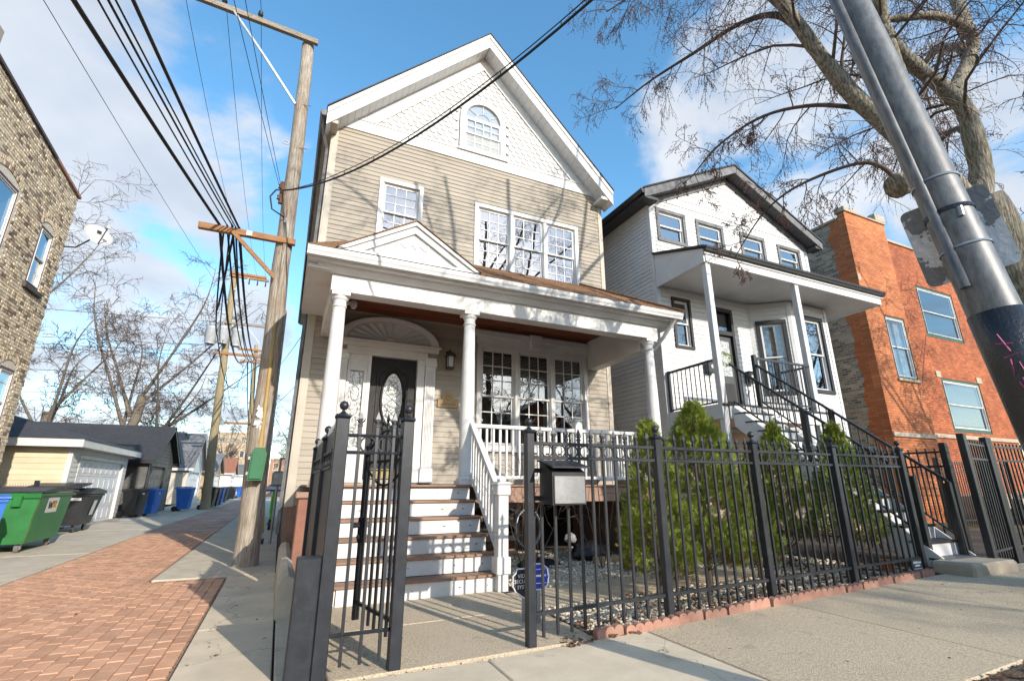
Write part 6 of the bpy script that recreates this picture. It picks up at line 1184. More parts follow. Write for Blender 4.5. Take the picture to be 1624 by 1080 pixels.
obj('lid', MB().prism([(y0 - .12, 1.035), (y1 + .4, 1.035), (y1 + .3, 1.12), (y0 + .4, 1.2), (y0 - .08, 1.1)], x0 - .1, x1 + .16, 'x'), BLKP, D2); obj('lid_edge', MB().box(x0 - .1, x1 - .25, y0 - .135, y0 - .121, 1.07, 1.12), WHITE2, D2); obj('upper_lid', MB().prism([(y0 - .05, 1.205), (y1 - .2, 1.3), (y1 - .2, 1.34), (y0 - .05, 1.25)], x0, x1 - .1, 'x'), BLKP, D2)
obj('label_sheet', MB().box(x1 - .32, x1 - .05, y0 - .055, y0 - .045, .86, .93).add([(x1 + .055, y0 + .45, .45), (x1 + .055, y0 + .75, .45), (x1 + .095, y0 + .85, .85), (x1 + .095, y0 + .55, .85)], [(0, 1, 2, 3)]), WHITE2, D2)
for x, y in ((x1 - .15, y0 + .15), (x1 - .1, y1 - .1), (x0 + .2, y0 + .15)): obj('caster', MB().tube([(x - .03, y, .1), (x + .03, y, .1)], .1, 14), IRON, D2)
# low rusty rail with stubs between building and garage
rl = thing('rusty_rail', 'rusty spiked rail between posts in front of the cream garage wall', 'rail', (-7, 18.2, 0)); obj('bar', MB().box(-7.9, -6.15, 18.2, 18.25, 1.18, 1.25, .01), mat('rust', (.16, .07, .04), (.1, .05, .03), .8), rl)
mb = MB(); 
for i in range(30): mb.tube([(-7.85 + i * .057, 18.22, 1.25), (-7.85 + i * .057, 18.22, 1.36)], [.006, .002], 4)
obj('spike', mb, GALV, rl, kind='stuff'); obj('post', MB().box(-7.98, -7.88, 18.18, 18.28, 0, 1.5, .01), STONE, rl); obj('post', MB().box(-6.2, -6.1, 18.18, 18.28, 0, 1.4, .01), IRON2, rl)
# cars at the far end
def car(label, x, y, m):
    t = thing('parked_car', label, 'car', (x, y, 0), 'cars at the far end of the alley'); obj('body', MB().prism([(-2.2, .3), (2.2, .3), (2.2, .75), (1.2, .9), (.7, 1.4), (-1.0, 1.4), (-1.6, .9), (-2.2, .8)], y - .85, y + .85, 'y') if 0 else MB().prism([(x - 2.2, .3), (x + 2.2, .3), (x + 2.2, .75), (x + 1.2, .9), (x + .7, 1.4), (x - 1.0, 1.4), (x - 1.6, .9), (x - 2.2, .8)], y - .85, y + .85, 'y'), m, t); obj('side_window', MB().prism([(x - 1.4, .92), (x + 1.0, .92), (x + .6, 1.33), (x - .9, 1.33)], y - .86, y - .852, 'y'), DARK, t)
    for dx in (-1.4, 1.4): obj('wheel', MB().tube([(x + dx, y - .88, .32), (x + dx, y - .6, .32)], .32, 14), IRON, t)
car('dark blue car crossing the far end of the alley', -.6, 108, mat('car_blue', (.03, .05, .10), None, .3)); car('silver car farther right at the alley end', 4.2, 110, mat('car_silver', (.5, .5, .52), None, .3))
# ------------------------------------------------------------------ street lamp pole with peeling sign
LP = thing('street_lamp_pole', 'grey steel street lamp pole leaning at the right with pink graffiti', 'lamp pole', (3.62, .98, 0))
b, t = Vector((3.545, .945, -.02)), Vector((3.325, 1.51, 5.9)); ld = (t - b).normalized(); at = lambda z: b + ld * ((z - b.z) / ld.z)
rr = lambda z: .124 - .004 * z
zs = [0, .5, 1, 1.5, 2, 2.5, 3, 3.6, 4.3, 5, 5.9]; sh_ = obj('shaft', MB().tube([tuple(at(z)) for z in zs], [rr(z) for z in zs], 36), LAMPM, LP, True)
BLKW = mat('chipped_black_wrap', (.016, .017, .02), (.010, .011, .013), .3, 5, bump=.5, bscale=70, spec=.6)
GREENW = mat('peeled_wrap_patch', (.075, .115, .06), (.02, .024, .018), .6, 7, ndet=8, bump=.9, bscale=30, contrast=(.45, .55), grime=.5, gscale=6, gcol=(.16, .15, .10))
zs = [1.32, 1.6, 1.9, 2.2]; obj('black_wrap', MB().tube([tuple(at(z)) for z in zs], [rr(z) + .005 for z in zs], 36), BLKW, LP, True); zs = [-.02, .5, .9, 1.319]; obj('peeling_wrap', MB().tube([tuple(at(z)) for z in zs], [rr(z) + .004 for z in zs], 36), GREENW, LP, True)
obj('side_pipe', MB().tube([tuple(at(z) + Vector((-.112, .03, 0))) for z in (2.35, 3, 4, 5.9)], .028, 12), LAMPM, LP, True)
for z, w in ((2.60, .006), (2.84, .012), (3.06, .007)): obj('band', MB().tube([tuple(at(z - w)), tuple(at(z + w))], rr(z) + .006, 36), IRON2 if w > .01 else GALV, LP, True)
mb = MB()
for k in range(14): a = R(200 + k * 12); p = at(2.845); mb.tube([(p.x + (rr(2.8) + .0055) * math.cos(a), p.y + (rr(2.8) + .0055) * math.sin(a), p.z), (p.x + (rr(2.8) + .0075) * math.cos(a), p.y + (rr(2.8) + .0075) * math.sin(a), p.z)], .0035, 5)
obj('band_hole', mb, DARK, LP, kind='stuff'); p = at(2.80); obj('band_screw', MB().tube([(p.x - .085, p.y - .08, p.z - .03), (p.x - .085, p.y - .08, p.z + .03)], .014, 8), GALV, LP)
PINK = mat('pink_graffiti', (.42, .05, .22), None, .5); va = math.degrees(math.atan2(-(at(1.8).y), -(at(1.8).x)))
def gz(u, z): a = R(va + u); p = at(z); r_ = rr(z) + .0068; return (p.x + r_ * math.cos(a), p.y + r_ * math.sin(a), z)
for st in ([(-14, 2.06), (-4, 1.96)], [(-24, 2.01), (6, 2.0)], [(-20, 1.93), (12, 1.95)], [(-10, 1.92), (-14, 1.84), (2, 1.90), (6, 1.82), (14, 1.80)], [(-12, 1.80), (-6, 1.74), (4, 1.80)], [(-4, 1.82), (2, 1.72), (16, 1.72)], [(-8, 1.70), (4, 1.66), (8, 1.70), (14, 1.61), (20, 1.58)]): obj('graffiti', MB().tube([gz(*q) for q in st], .0035, 5), PINK, LP)
SGN = thing('peeling_sign', 'grey sheet sign with peeling paint strapped behind the lamp pole', 'sign', tuple(at(2.75)))
PEEL = mat('peeling_sign_paint', (.50, .51, .54), (.15, .155, .165), .55, 4.2, ndet=7, bump=.5, contrast=(.50, .515), bscale=20)
pc = at(2.72); vdir = Vector((pc.x, pc.y, 0)).normalized(); uu = Vector((vdir.y, -vdir.x, 0)); upv = (ld - vdir * ld.dot(vdir)).normalized(); uu = (uu - upv * uu.dot(upv)).normalized(); nn = uu.cross(upv)
cpt = pc + vdir * .135 - uu * .005 + upv * .03
rnd = []; hw_, hh_, rc_ = .212, .27, .04
for cx__, cy__, a0 in ((hw_ - rc_, hh_ - rc_, 0), (-hw_ + rc_, hh_ - rc_, 90), (-hw_ + rc_, -hh_ + rc_, 180), (hw_ - rc_, -hh_ + rc_, 270)):
    for k in range(5): a = R(a0 + k * 22.5); rnd.append((cx__ + rc_ * math.cos(a), cy__ + rc_ * math.sin(a)))
pl_ = [cpt + uu * u + upv * v for u, v in rnd]; n = len(pl_)
obj('plate', MB().add([tuple(p - nn * .0015) for p in pl_] + [tuple(p + nn * .0015) for p in pl_], [tuple(range(n)), tuple(range(2 * n - 1, n - 1, -1))] + [(i, (i + 1) % n, n + (i + 1) % n, n + i) for i in range(n)]), PEEL, SGN)
obj('strap', MB().tube([tuple(cpt + upv * .12 - uu * .1), tuple(cpt + upv * .12 + uu * .1)], .008, 4), GALV, SGN)
# ------------------------------------------------------------------ bare trees
class Grow:
    def __init__(s, seed, droop=(.0, -.02, -.10), buds=True, nt=(8, 7, 6), lens=(.42, .5, .5), twig_r=.0026, step_noise=.22, spread=(35, 75), bud_n=7, minr=.004, maxlev=3):
        s.r = random.Random(seed); s.br = MB(); s.tw = MB(); s.bd = []; s.droop = droop; s.buds = buds; s.nt = nt; s.lens = lens; s.twr = twig_r; s.sn = step_noise; s.spread = spread; s.bn = bud_n; s.minr = minr; s.ml = maxlev
    def rv(s): return Vector((s.r.gauss(0, 1), s.r.gauss(0, 1), s.r.gauss(0, 1)))
    def side(s, t):
        p = s.rv(); p -= t * p.dot(t)
        if p.length < 1e-4: p = t.orthogonal()
        a = R(s.r.uniform(*s.spread)); return (t * math.cos(a) + p.normalized() * math.sin(a)).normalized()
    def branch(s, p, d, L, r, lev):
        n = (7, 6, 5, 4)[min(lev, 3)]; pts = [p.copy()]; ds = []
        for i in range(n):
            d = (d + s.rv() * s.sn * (.6 if lev == 0 else 1) * .5 + Vector((0, 0, s.droop[min(lev, len(s.droop) - 1)] * (1 + i * .35)))).normalized(); ds.append(d); p = p + d * (L / n); pts.append(p.copy())
        last = lev >= s.ml
        rs = [max(s.minr if not last else s.twr * .6, r * (1 - .78 * i / n)) for i in range(n + 1)]
        (s.tw if last else s.br).tube([tuple(q) for q in pts], rs, 3 if last else 5 if lev else 6, False)
        if last:
            if s.buds:
                for i in range(s.bn): f = .2 + .8 * (i + s.r.random()) / s.bn; k = min(n - 1, int(f * n)); s.bd.append((pts[k].lerp(pts[k + 1], f * n - k), ds[k]))
            return
        s.kids(pts, L, r, lev + 1)
    def kids(s, pts, L, r, lev, f0=.18):
        n = s.nt[min(lev - 1, len(s.nt) - 1)]; m = len(pts) - 1
        for i in range(n):
            f = f0 + (1 - f0) * (i + s.r.random()) / n; k = min(m - 1, int(f * m)); q = Vector(pts[k]).lerp(Vector(pts[k + 1]), f * m - k); t = (Vector(pts[k + 1]) - Vector(pts[k])).normalized()
            s.branch(q, s.side(t), L * s.lens[min(lev - 1, len(s.lens) - 1)] * s.r.uniform(.55, 1.15) * (1.1 - .45 * f), max(s.twr, r * .45 * (1 - .5 * f)), lev)
    def bud_mesh(s, size):
        mb = MB()
        for p, d in s.bd:
            o = s.rv() * .004; c = p + o; a = d.orthogonal().normalized() * size * .55; b = d.cross(a).normalized() * size * .55; e = d * size * 1.25
            mb.add([tuple(c - e), tuple(c + a), tuple(c + b), tuple(c - a), tuple(c - b), tuple(c + e)], [(0, 1, 2), (0, 2, 3), (0, 3, 4), (0, 4, 1), (5, 2, 1), (5, 3, 2), (5, 4, 3), (5, 1, 4)])
        return mb
def limb_tube(mb, pts, r0, r1, n=14, rough=.07, seed=0):
    """smooth an authored limb line and give it uneven bark girth"""
    r_ = random.Random(seed); P = [Vector(p) for p in pts]; out = []
    for i in range(len(P) - 1):
        a, b, c, d = P[max(0, i - 1)], P[i], P[i + 1], P[min(len(P) - 1, i + 2)]
        for k in range(5):
            t = k / 5; out.append(.5 * ((2 * b) + (c - a) * t + (2 * a - 5 * b + 4 * c - d) * t * t + (3 * b - a - 3 * c + d) * t ** 3))
    out.append(P[-1]); m = len(out) - 1
    rs = [(r0 + (r1 - r0) * i / m) * (1 + r_.uniform(-rough, rough)) for i in range(m + 1)]
    mb.tube([tuple(p) for p in out], rs, n, True); return out
BT = thing('bare_street_tree', 'big leaning bare street tree with drooping budding twigs at the right', 'tree', (8.6, 2.35, .05))
tr = MB(); limb_tube(tr, [(8.75, 2.4, -.1), (8.45, 2.35, .8), (7.95, 2.25, 1.6), (7.50, 2.17, 2.4), (7.12, 2.1, 3.1), (6.91, 2.1, 3.74), (6.70, 2.13, 4.33)], .36, .25, 20, .05, 1)
obj('trunk', tr, BARK, BT, True)
LIMBS = [
    ([(6.80, 2.12, 4.1), (6.45, 2.18, 4.55), (6.01, 2.26, 4.87), (5.47, 2.42, 5.49), (5.18, 2.51, 5.99), (5.0, 2.57, 6.4), (4.78, 2.63, 6.89), (4.59, 2.68, 7.68), (4.35, 2.6, 9.2), (4.2, 2.3, 11.0)], .108, .045, 1.0),
    ([(6.2, 2.22, 4.75), (5.85, 2.15, 5.2), (5.64, 2.08, 5.61), (5.27, 1.95, 6.17), (5.19, 1.77, 6.6), (5.3, 1.6, 8.2), (5.5, 1.2, 10.2), (5.3, .9, 12)], .10, .035, 1.0),
    ([(6.72, 2.13, 4.25), (6.85, 2.05, 4.7), (6.85, 2.02, 5.15), (6.83, 2.01, 5.54), (6.71, 2.08, 5.85), (6.23, 2.18, 6.21), (6.03, 2.23, 6.69), (6.1, 2.4, 8.0), (6.4, 2.6, 9.8), (6.3, 2.9, 11.5)], .118, .042, 1.0),
    ([(6.76, 2.05, 5.8), (6.98, 1.99, 6.09), (7.18, 1.88, 6.51), (7.1, 1.84, 6.74), (6.71, 1.97, 6.89), (6.29, 2.17, 6.85), (5.8, 2.5, 6.9)], .085, .03, .9),
    ([(6.05, 2.27, 4.55), (5.78, 2.38, 4.48), (5.64, 2.4, 4.61), (5.51, 2.53, 4.75), (5.33, 2.84, 4.76), (5.13, 3.19, 4.67), (5.03, 3.53, 4.48), (4.88, 3.86, 4.04)], .035, .006, .55),
    ([(5.0, 2.57, 6.4), (4.82, 2.75, 6.8), (4.64, 3.13, 6.96), (4.37, 3.63, 6.87), (4.05, 4.16, 6.74), (3.75, 4.58, 6.50)], .045, .007, .8),
    ([(4.9, 2.6, 6.6), (4.7, 2.9, 7.4), (4.3, 3.4, 8.0), (3.9, 3.9, 8.1), (3.5, 4.3, 7.9)], .04, .008, .9),
    ([(5.6, 2.4, 5.4), (5.35, 2.8, 5.7), (5.1, 3.3, 5.85), (4.85, 3.8, 5.7), (4.65, 4.2, 5.35)], .03, .006, .75),
    ([(7.1, 1.9, 6.3), (7.5, 2.1, 6.9), (8.0, 2.5, 7.4), (8.7, 2.9, 7.7), (9.5, 3.2, 7.6)], .07, .015, 1.0),
    ([(6.85, 2.05, 5.2), (7.4, 2.3, 5.7), (8.0, 2.7, 6.0), (8.7, 3.1, 6.1)], .05, .01, .9),
    ([(4.4, 2.6, 9.0), (3.6, 2.4, 9.9), (2.7, 2.2, 10.6), (1.8, 2.1, 10.9)], .055, .015, 1.0),
    ([(5.3, 1.6, 8.2), (4.8, 2.2, 9.2), (4.4, 2.9, 9.8), (3.9, 3.6, 10.1)], .05, .012, .9),
    ([(7.12, 1.86, 6.7), (7.7, 2.0, 7.9), (8.3, 2.2, 9.2), (8.7, 2.3, 11.0), (9.0, 2.2, 13.0)], .085, .035, 1.0),
    ([(8.3, 2.2, 9.2), (9.2, 2.5, 10.2), (10.2, 2.6, 11.2), (11.4, 2.4, 12.4)], .06, .02, 1.0),
    ([(6.2, 2.4, 8.4), (7.0, 2.9, 9.6), (7.7, 3.2, 11.0), (8.0, 3.0, 12.8)], .06, .025, 1.0),
    ([(6.3, 2.5, 9.0), (7.0, 2.2, 10.2), (7.6, 2.0, 11.2), (8.2, 1.8, 12)], .06, .015, 1.0),
]
gr = Grow(21, droop=(-.01, -.03, -.10, -.22), nt=(14, 9, 7), lens=(.40, .55, .62), step_noise=.32, bud_n=3, twig_r=.0021, minr=.0027)
for i, (pts, r0, r1, k) in enumerate(LIMBS):
    mb = MB(); line = limb_tube(mb, pts, r0, r1, 14 if r0 > .06 else 8, .07, 30 + i); obj('limb', mb, BARK if r0 > .06 else TWIG, BT, True)
    L_ = sum((Vector(b) - Vector(a)).length for a, b in zip(pts, pts[1:])); line = line[len(line) // 4:]
    gr.kids(line, min(4.2, max(2.6, L_)) * k, max(.022, r1 * 1.2), 1, .02)
mb = MB(); limb_tube(mb, [(6.1, 2.25, 4.6), (5.9, 2.33, 4.5), (5.72, 2.40, 4.42)], .12, .13, 12, .1, 99); obj('burl', mb, BARK, BT, True)
obj('branch', gr.br, TWIG, BT, True, kind='stuff'); obj('twig', gr.tw, TWIG, BT, kind='stuff'); obj('bud', gr.bud_mesh(.0085), BUD, BT, kind='stuff')
def bare_tree(label, base, h, seed, lean=(0, 0), forks=4, group='bare trees behind the garages', spread=1., r=.32):
    T = thing('bare_tree', label, 'tree', base, group); b = Vector(base); rr_ = random.Random(seed); top = b + Vector((lean[0], lean[1], h * .42))
    mb = MB(); pts = [b - Vector((0, 0, .2)), b.lerp(top, .35) + Vector((rr_.gauss(0, .15), 0, 0)), b.lerp(top, .7) + Vector((rr_.gauss(0, .15), 0, 0)), top]; limb_tube(mb, [tuple(p) for p in pts], r, r * .68, 12, .06, seed); obj('trunk', mb, BARK2, T, True)
    gw = Grow(seed, droop=(.02, .0, -.05), buds=False, nt=(13, 8, 5), lens=(.5, .58, .75), twig_r=.0105, step_noise=.36, minr=.012)
    for i in range(forks):
        a = 2 * math.pi * (i + rr_.random() * .6) / forks; s0 = b.lerp(top, rr_.uniform(.6, 1)); o = Vector((math.cos(a), math.sin(a), 0)) * spread
        p1 = s0 + o * h * .10 + Vector((lean[0] * .2, 0, h * .16)); p2 = p1 + o * h * .12 + Vector((lean[0] * .2, 0, h * .2)); p3 = p2 + o * h * .08 + Vector((rr_.gauss(0, .9), rr_.gauss(0, .5), h * .15))
        mb = MB(); line = limb_tube(mb, [tuple(s0), tuple(p1), tuple(p2), tuple(p3)], r * .30, r * .025, 8, .07, seed + i); obj('limb', mb, BARK2, T, True); gw.kids(line, h * .34, r * .15, 1, .0)
    obj('branch', gw.br, TWIG, T, True, kind='stuff'); obj('twig', gw.tw, TWIG, T, kind='stuff'); return T
bare_tree('bare tree with a cut-off limb, leftmost behind the cream garage', (-11.2, 34, 0), 12.0, 5, (-.6, 0), 4)
bare_tree('tall bare tree leaning right behind the cream garage', (-10.3, 36, 0), 15.5, 8, (2.0, 0), 5, r=.36)
bare_tree('bare tree spreading right over the charcoal garage roof', (-9.6, 37, 0), 11.5, 13, (2.6, 0), 5, spread=1.3)
bare_tree('tallest bare tree rising behind the old brick building roof', (-18.5, 38, 0), 23, 17, (.4, 0), 6, spread=.8, r=.45)
bare_tree('small bare tree right of the near utility pole down the alley', (1.5, 46, 0), 10, 23, (-.5, 0), 5, r=.2); bare_tree('distant bare tree behind the thin leaning pole', (-7.5, 76, 0), 12, 29, (.5, 0), 5, r=.3)
st0 = bare_tree('bare street tree on the near kerb in front of the orange brick building', (22.5, 1.7, .1), 13, 51, (-.6, 0), 6, 'bare street trees', r=.26)
for lab, x, y, rz in (('left bare street tree on the far side of the road', -15, -13.5, 1.1), ('middle bare street tree on the far side of the road', 13.5, -13, 2.3), ('right bare street tree on the far side of the road', 20.5, -13.5, 4.0)):
    c_ = copy_tree(st0); c_.location = (x, y, -.1); c_.rotation_euler = (0, 0, rz); c_['label'] = lab
# houses across the road (they show in the window panes)
def street_house(label, x0, x1, y, wall_h, peak, m):
    T = thing('street_house', label, 'house', ((x0 + x1) / 2, y, 0), 'houses across the road'); fx = frame(x1, y, 180); w_ = x1 - x0
    hl = [(w_ * (i + .25) / 3, w_ * (i + .75) / 3, z, z + 1.7) for i in range(3) for z in (1.6, 4.6)]
    wall_with_holes(T, fx, 0, w_, 0, wall_h, hl, m)
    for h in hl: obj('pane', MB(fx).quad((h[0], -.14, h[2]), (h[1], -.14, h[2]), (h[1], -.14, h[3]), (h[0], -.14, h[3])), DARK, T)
    xm = (x0 + x1) / 2; obj('gable', MB().prism([(x0, wall_h), (x1, wall_h), (xm, peak)], y - .2, y), m, T); obj('wall', MB().box(x0, x0 + .2, y - 12, y - .26, 0, wall_h), m, T); obj('wall', MB().box(x1 - .2, x1, y - 12, y - .26, 0, wall_h), m, T); obj('back_wall', MB().box(x0, x1, y - 12.2, y - 12, 0, wall_h), m, T)
    for s, xe in ((-1, x0 - .3), (1, x1 + .3)): obj('roof', MB().prism([(xe, wall_h - .2), (xm, peak), (xm, peak + .15), (xe, wall_h)], y - 12.3, y + .4), DKSHING, T)
street_house('white gabled house across the road', 1.0, 8.0, -24, 6.6, 9.2, WHITE2); street_house('tan gabled house across the road', -8.2, -1.2, -24, 6.4, 8.8, CREAM); street_house('grey gabled house across the road', 9.8, 17, -24, 6.6, 9.0, mat('grey_siding', (.3, .31, .33), (.25, .26, .28), .7)); street_house('brick gabled house across the road', 19, 26.5, -24, 6.8, 9.3, RED_SHADE_BR)
# ------------------------------------------------------------------ evergreens behind the fence
def np_obj(name, V, Fq, m, parent, kind):
    me = bpy.data.meshes.new(name); V = np.asarray(V, np.float32) - np.asarray(ORG[parent.name] if parent else (0, 0, 0), np.float32); Fq = np.asarray(Fq, np.int32); k = Fq.shape[1]
    me.vertices.add(len(V)); me.vertices.foreach_set('co', V.ravel()); me.loops.add(Fq.size); me.loops.foreach_set('vertex_index', Fq.ravel()); me.polygons.add(len(Fq)); me.polygons.foreach_set('loop_start', np.arange(0, Fq.size, k, dtype=np.int32)); me.materials.append(m); me.update(calc_edges=True)
    o = bpy.data.objects.new(name, me); COL.objects.link(o)
    if parent: o.parent = parent; ORG[o.name] = ORG[parent.name]
    if kind: o['kind'] = kind
    return o
def scatter(T, Fq, pos, rot, scl):
    """copies of template T (n,3) at pos with rotation matrices rot and scale"""
    n = len(pos); V = np.einsum('nij,kj->nki', rot, T) * scl[:, None, None] + pos[:, None, :]; F_ = (Fq[None] + (np.arange(n) * len(T))[:, None, None]).reshape(-1, Fq.shape[1]); return V.reshape(-1, 3), F_
def fan_template():
    V = []; Fq = []; rr_ = random.Random(2)
    def leaf(p, a, L_, w): 
        dx, dz = math.sin(a), math.cos(a); px_, pz_ = dz, -dx; b = len(V); y = rr_.uniform(-.10, .10)
        V.extend([(p[0], p[1], p[2]), (p[0] + dx * L_ * .5 + px_ * w, p[1] + y * .5, p[2] + dz * L_ * .5 + pz_ * w), (p[0] + dx * L_, p[1] + y, p[2] + dz * L_), (p[0] + dx * L_ * .5 - px_ * w, p[1] + y * .5, p[2] + dz * L_ * .5 - pz_ * w)]); Fq.append((b, b + 1, b + 2, b + 3))
    for i in range(6):
        z = i * .17; leaf((0, 0, z), 0, .26, .032)
        for s in (-1, 1): leaf((0, rr_.uniform(-.03, .03), z), s * rr_.uniform(.5, 1.0), .56 * (1 - z * .55), .038)
    return np.array(V), np.array(Fq)
FT, FF = fan_template(); DEADF = mat('browned_scale_leaf', (.20, .115, .045), (.12, .07, .03), .8, 8, var=.3)
def evergreen(label, x, y, h, r, seed, n=4200, lean=0., top=.6, base=.12):
    T = thing('arborvitae', label, 'shrub', (x, y, g(x)), 'arborvitae shrubs behind the front fence'); rs = np.random.RandomState(seed); z0 = g(x)
    t = base + (1 - base) * rs.rand(n) ** 1.1; az = rs.rand(n) * 2 * math.pi
    clump = np.sin(4 * az + 17 * t + seed) + np.sin(7 * az - 23 * t + seed * 2) + np.sin(31 * t + 3 * az + seed)
    keep = clump > -.62; t, az, clump = t[keep], az[keep], clump[keep]; n = len(t)
    lump_ = 1 + .17 * clump / 1.5 + .12 * np.sin(2 * az + 6 * t + seed)
    R_ = r * np.minimum(1, ((1 - t) / top) ** .75 + .05) * np.minimum(1, .5 + t * 2.2) * lump_
    k = np.sqrt(rs.rand(n)) ** .6; rad = R_ * k
    pos = np.stack([x + rad * np.cos(az) + lean * t, y + rad * np.sin(az), z0 + t * h + rs.normal(0, .025, n)], 1)
    out = np.stack([np.cos(az), np.sin(az), np.full(n, .8) + t * .9], 1) + rs.normal(0, .62, (n, 3)); out /= np.linalg.norm(out, axis=1)[:, None]
    sidev = np.cross(out, rs.normal(0, 1, (n, 3))); sidev /= np.linalg.norm(sidev, axis=1)[:, None]; nor = np.cross(sidev, out)
    rot = np.stack([sidev, nor, out], 2); sc_ = rs.uniform(.04, .085, n) * (1 + .35 * (k > .9)); dead = (k < .62) & (rs.rand(n) < .55) | (rs.rand(n) < .03) | (t < base + .07) & (rs.rand(n) < .5)
    for m_, nm, mm in ((~dead, 'foliage', ARBOR), (dead, 'dead_foliage', DEADF)): V, F_ = scatter(FT, FF, pos[m_], rot[m_], sc_[m_]); np_obj(nm, V, F_, mm, T, 'stuff')
    mb = MB(); mb.tube([(x, y, z0 - .05), (x + lean * .4, y, z0 + h * .4), (x + lean * .9, y, z0 + h * .9)], [.035, .022, .006], 7)
    rr_ = random.Random(seed)
    for i in range(26): tt = rr_.uniform(.08, .8); a = rr_.uniform(0, 6.28); q = r * .8 * (1 - tt); mb.tube([(x + lean * tt, y, z0 + h * tt * .92), (x + lean * tt + q * math.cos(a), y + q * math.sin(a), z0 + h * (tt * .92 + .12))], [.009, .003], 4)
    obj('stem', mb, TWIG, T, kind=None); return T
evergreen('bright green arborvitae nearest the mailbox, by the second fence post', 4.12, 4.85, 1.95, .38, 3, 8200)
evergreen('widest bright arborvitae with a pointed top between second and third posts', 5.05, 5.0, 2.25, .52, 5, 13000)
evergreen('slender sunlit arborvitae just right of the third fence post', 5.95, 5.0, 1.55, .25, 9, 4200)
evergreen('dark shaded arborvitae under the white house stairs', 7.05, 5.35, 2.05, .36, 12, 7000, base=.2)
evergreen('arborvitae leaning over at the right end of the front fence', 7.62, 4.85, 2.0, .38, 15, 6500, .18, base=.18)
evergreen('small arborvitae beside the white porch post of the next house', 7.0, 6.8, 1.7, .32, 18, 2600)
# thin bare shrub in front of the porch
ts = thing('bare_shrub', 'thin leafless shrub with red-tinged twigs in front of the porch railing', 'shrub', (3.35, 6.6, 0)); gw = Grow(61, droop=(.03, .0, -.01), nt=(5, 4, 3), lens=(.42, .45, .5), twig_r=.0022, buds=True, bud_n=3, minr=.003, maxlev=2)
for i in range(7):
    a = i * .9; d = Vector((math.cos(a) * .35, math.sin(a) * .25, 1)).normalized(); gw.branch(Vector((3.3 + .05 * math.cos(a), 6.6 + .05 * math.sin(a), 0)), d, rg.uniform(1.5, 2.2), .009, 0)
obj('branch', gw.br, TWIG, ts, kind='stuff'); obj('twig', gw.tw, TWIG, ts, kind='stuff'); obj('bud', gw.bud_mesh(.007), BUD, ts, kind='stuff')
ts = thing('bare_shrub', 'thin leafless shrub rising over the fence rings toward the right porch column', 'shrub', (4.6, 6.7, 0)); gw = Grow(67, droop=(.03, .0, -.01), nt=(4, 4, 3), lens=(.38, .45, .5), twig_r=.0022, buds=True, bud_n=3, minr=.003, maxlev=2)
for i in range(4): a = i * 1.5; gw.branch(Vector((4.6, 6.7, 0)), Vector((math.cos(a) * .3, math.sin(a) * .25, 1)).normalized(), rg.uniform(1.9, 2.5), .009, 0)
obj('branch', gw.br, TWIG, ts, kind='stuff'); obj('twig', gw.tw, TWIG, ts, kind='stuff'); obj('bud', gw.bud_mesh(.007), BUD, ts, kind='stuff')
# ------------------------------------------------------------------ gravel, leaves, crumbs
def ico():
    b_ = bmesh.new(); bmesh.ops.create_icosphere(b_, subdivisions=1, radius=1); V = np.array([v.co[:] for v in b_.verts]); Fq = np.array([[v.index for v in f.verts] for f in b_.faces]); b_.free(); return V, Fq
IV, IF = ico()
def rand_rot(rs, n, flat=1.):
    a = rs.rand(n) * 6.283; c, s = np.cos(a), np.sin(a); z = np.zeros(n); o = np.ones(n); Z = np.stack([np.stack([c, -s, z], 1), np.stack([s, c, z], 1), np.stack([z, z, o], 1)], 1)
    b = rs.normal(0, flat, n); c, s = np.cos(b), np.sin(b); X = np.stack([np.stack([o, z, z], 1), np.stack([z, c, -s], 1), np.stack([z, s, c], 1)], 1); return np.einsum('nij,njk->nik', Z, X)
gx = np.vectorize(g)
def pebbles(name, label, areas, size, m, seed, squash=.6, lift=.3):
    rs = np.random.RandomState(seed); P = []
    for x0, x1, y0, y1, n in areas: P.append(np.stack([rs.uniform(x0, x1, n), rs.uniform(y0, y1, n), np.zeros(n)], 1))
    P = np.concatenate(P); n = len(P); sc_ = rs.uniform(size[0], size[1], n) ; P[:, 2] = gx(P[:, 0]) - .022 + sc_ * lift + rs.rand(n) * .012
    V, F_ = scatter(IV * np.array([1, .75, squash]), IF, P, rand_rot(rs, n, .35), sc_); o = np_obj(name, V, F_, m, None, 'stuff'); tag(o, label, 'gravel'); return o
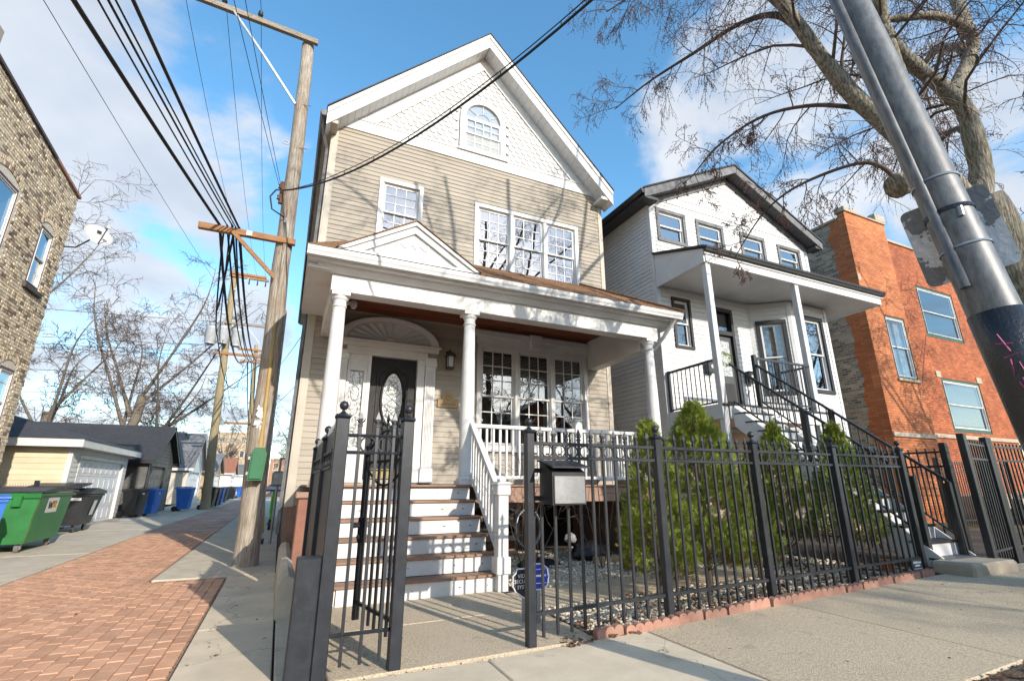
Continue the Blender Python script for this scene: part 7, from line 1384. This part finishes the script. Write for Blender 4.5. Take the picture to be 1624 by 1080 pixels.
pebbles('gravel', 'mixed river gravel covering the garden bed behind the fence', [(2.72, 8.05, 4.04, 5.14, 6200), (2.9, 6.4, 6.03, 7.05, 4600), (2.9, 5.6, 7.05, 9.0, 3600), (6.4, 8.0, 5.2, 7.6, 1500)], (.014, .034), GRAVEL, 4)
pebbles('loose_grit', 'loose grit and crumbs along the pavement edge and walk joints', [(2.2, 8.2, 3.86, 3.99, 900), (.44, 2.6, 3.93, 4.03, 250), (-.6, -.5, 2, 8.8, 260), (.08, .30, 3.3, 6.2, 320), (2.62, 2.74, 4.1, 6.2, 160), (3.9, 7, 1.95, 2.1, 260)], (.003, .009), SOIL, 6, .7, .9)
def leaves(name, label, areas, m, seed, size=(.018, .04), up=.004):
    rs = np.random.RandomState(seed); P = np.concatenate([np.stack([rs.uniform(a[0], a[1], a[4]), rs.uniform(a[2], a[3], a[4]), np.zeros(a[4])], 1) for a in areas]); n = len(P); P[:, 2] = gx(P[:, 0]) + up + rs.rand(n) * .02
    T = np.array([(-1, 0, .25), (-.3, -.5, 0), (.6, -.35, .05), (1, 0, .35), (.5, .45, .1), (-.4, .5, .0)]); V, F_ = scatter(T, np.array([[0, 1, 2, 5], [2, 3, 4, 5]]), P, rand_rot(rs, n, .5), rs.uniform(size[0], size[1], n)); o = np_obj(name, V, F_, m, None, 'stuff'); tag(o, label, 'leaves')
leaves('leaf_litter', 'dry brown leaves caught along the fence foot and under the shrubs', [(2.7, 8.0, 4.02, 4.5, 420), (3.6, 8.0, 4.4, 5.1, 420), (2.3, 3.1, 3.9, 4.1, 60), (6.5, 9, 5, 7.5, 300)], LEAFD, 8)
leaves('scattered_leaves', 'a few dead leaf scraps on the pavement and alley', [(-3, -.6, 4, 9, 16), (.5, 8, 2.2, 3.9, 26), (.5, 2.6, 4.1, 6.1, 14), (-.5, .1, 4, 9, 12)], LEAFD, 10, (.008, .02), .006)
leaves('parkway_litter', 'brown leaf litter and dead grass on the strip under the lamp pole', [(3.95, 9, .7, 2.05, 2600)], LEAFD, 12, (.008, .03), -.008)
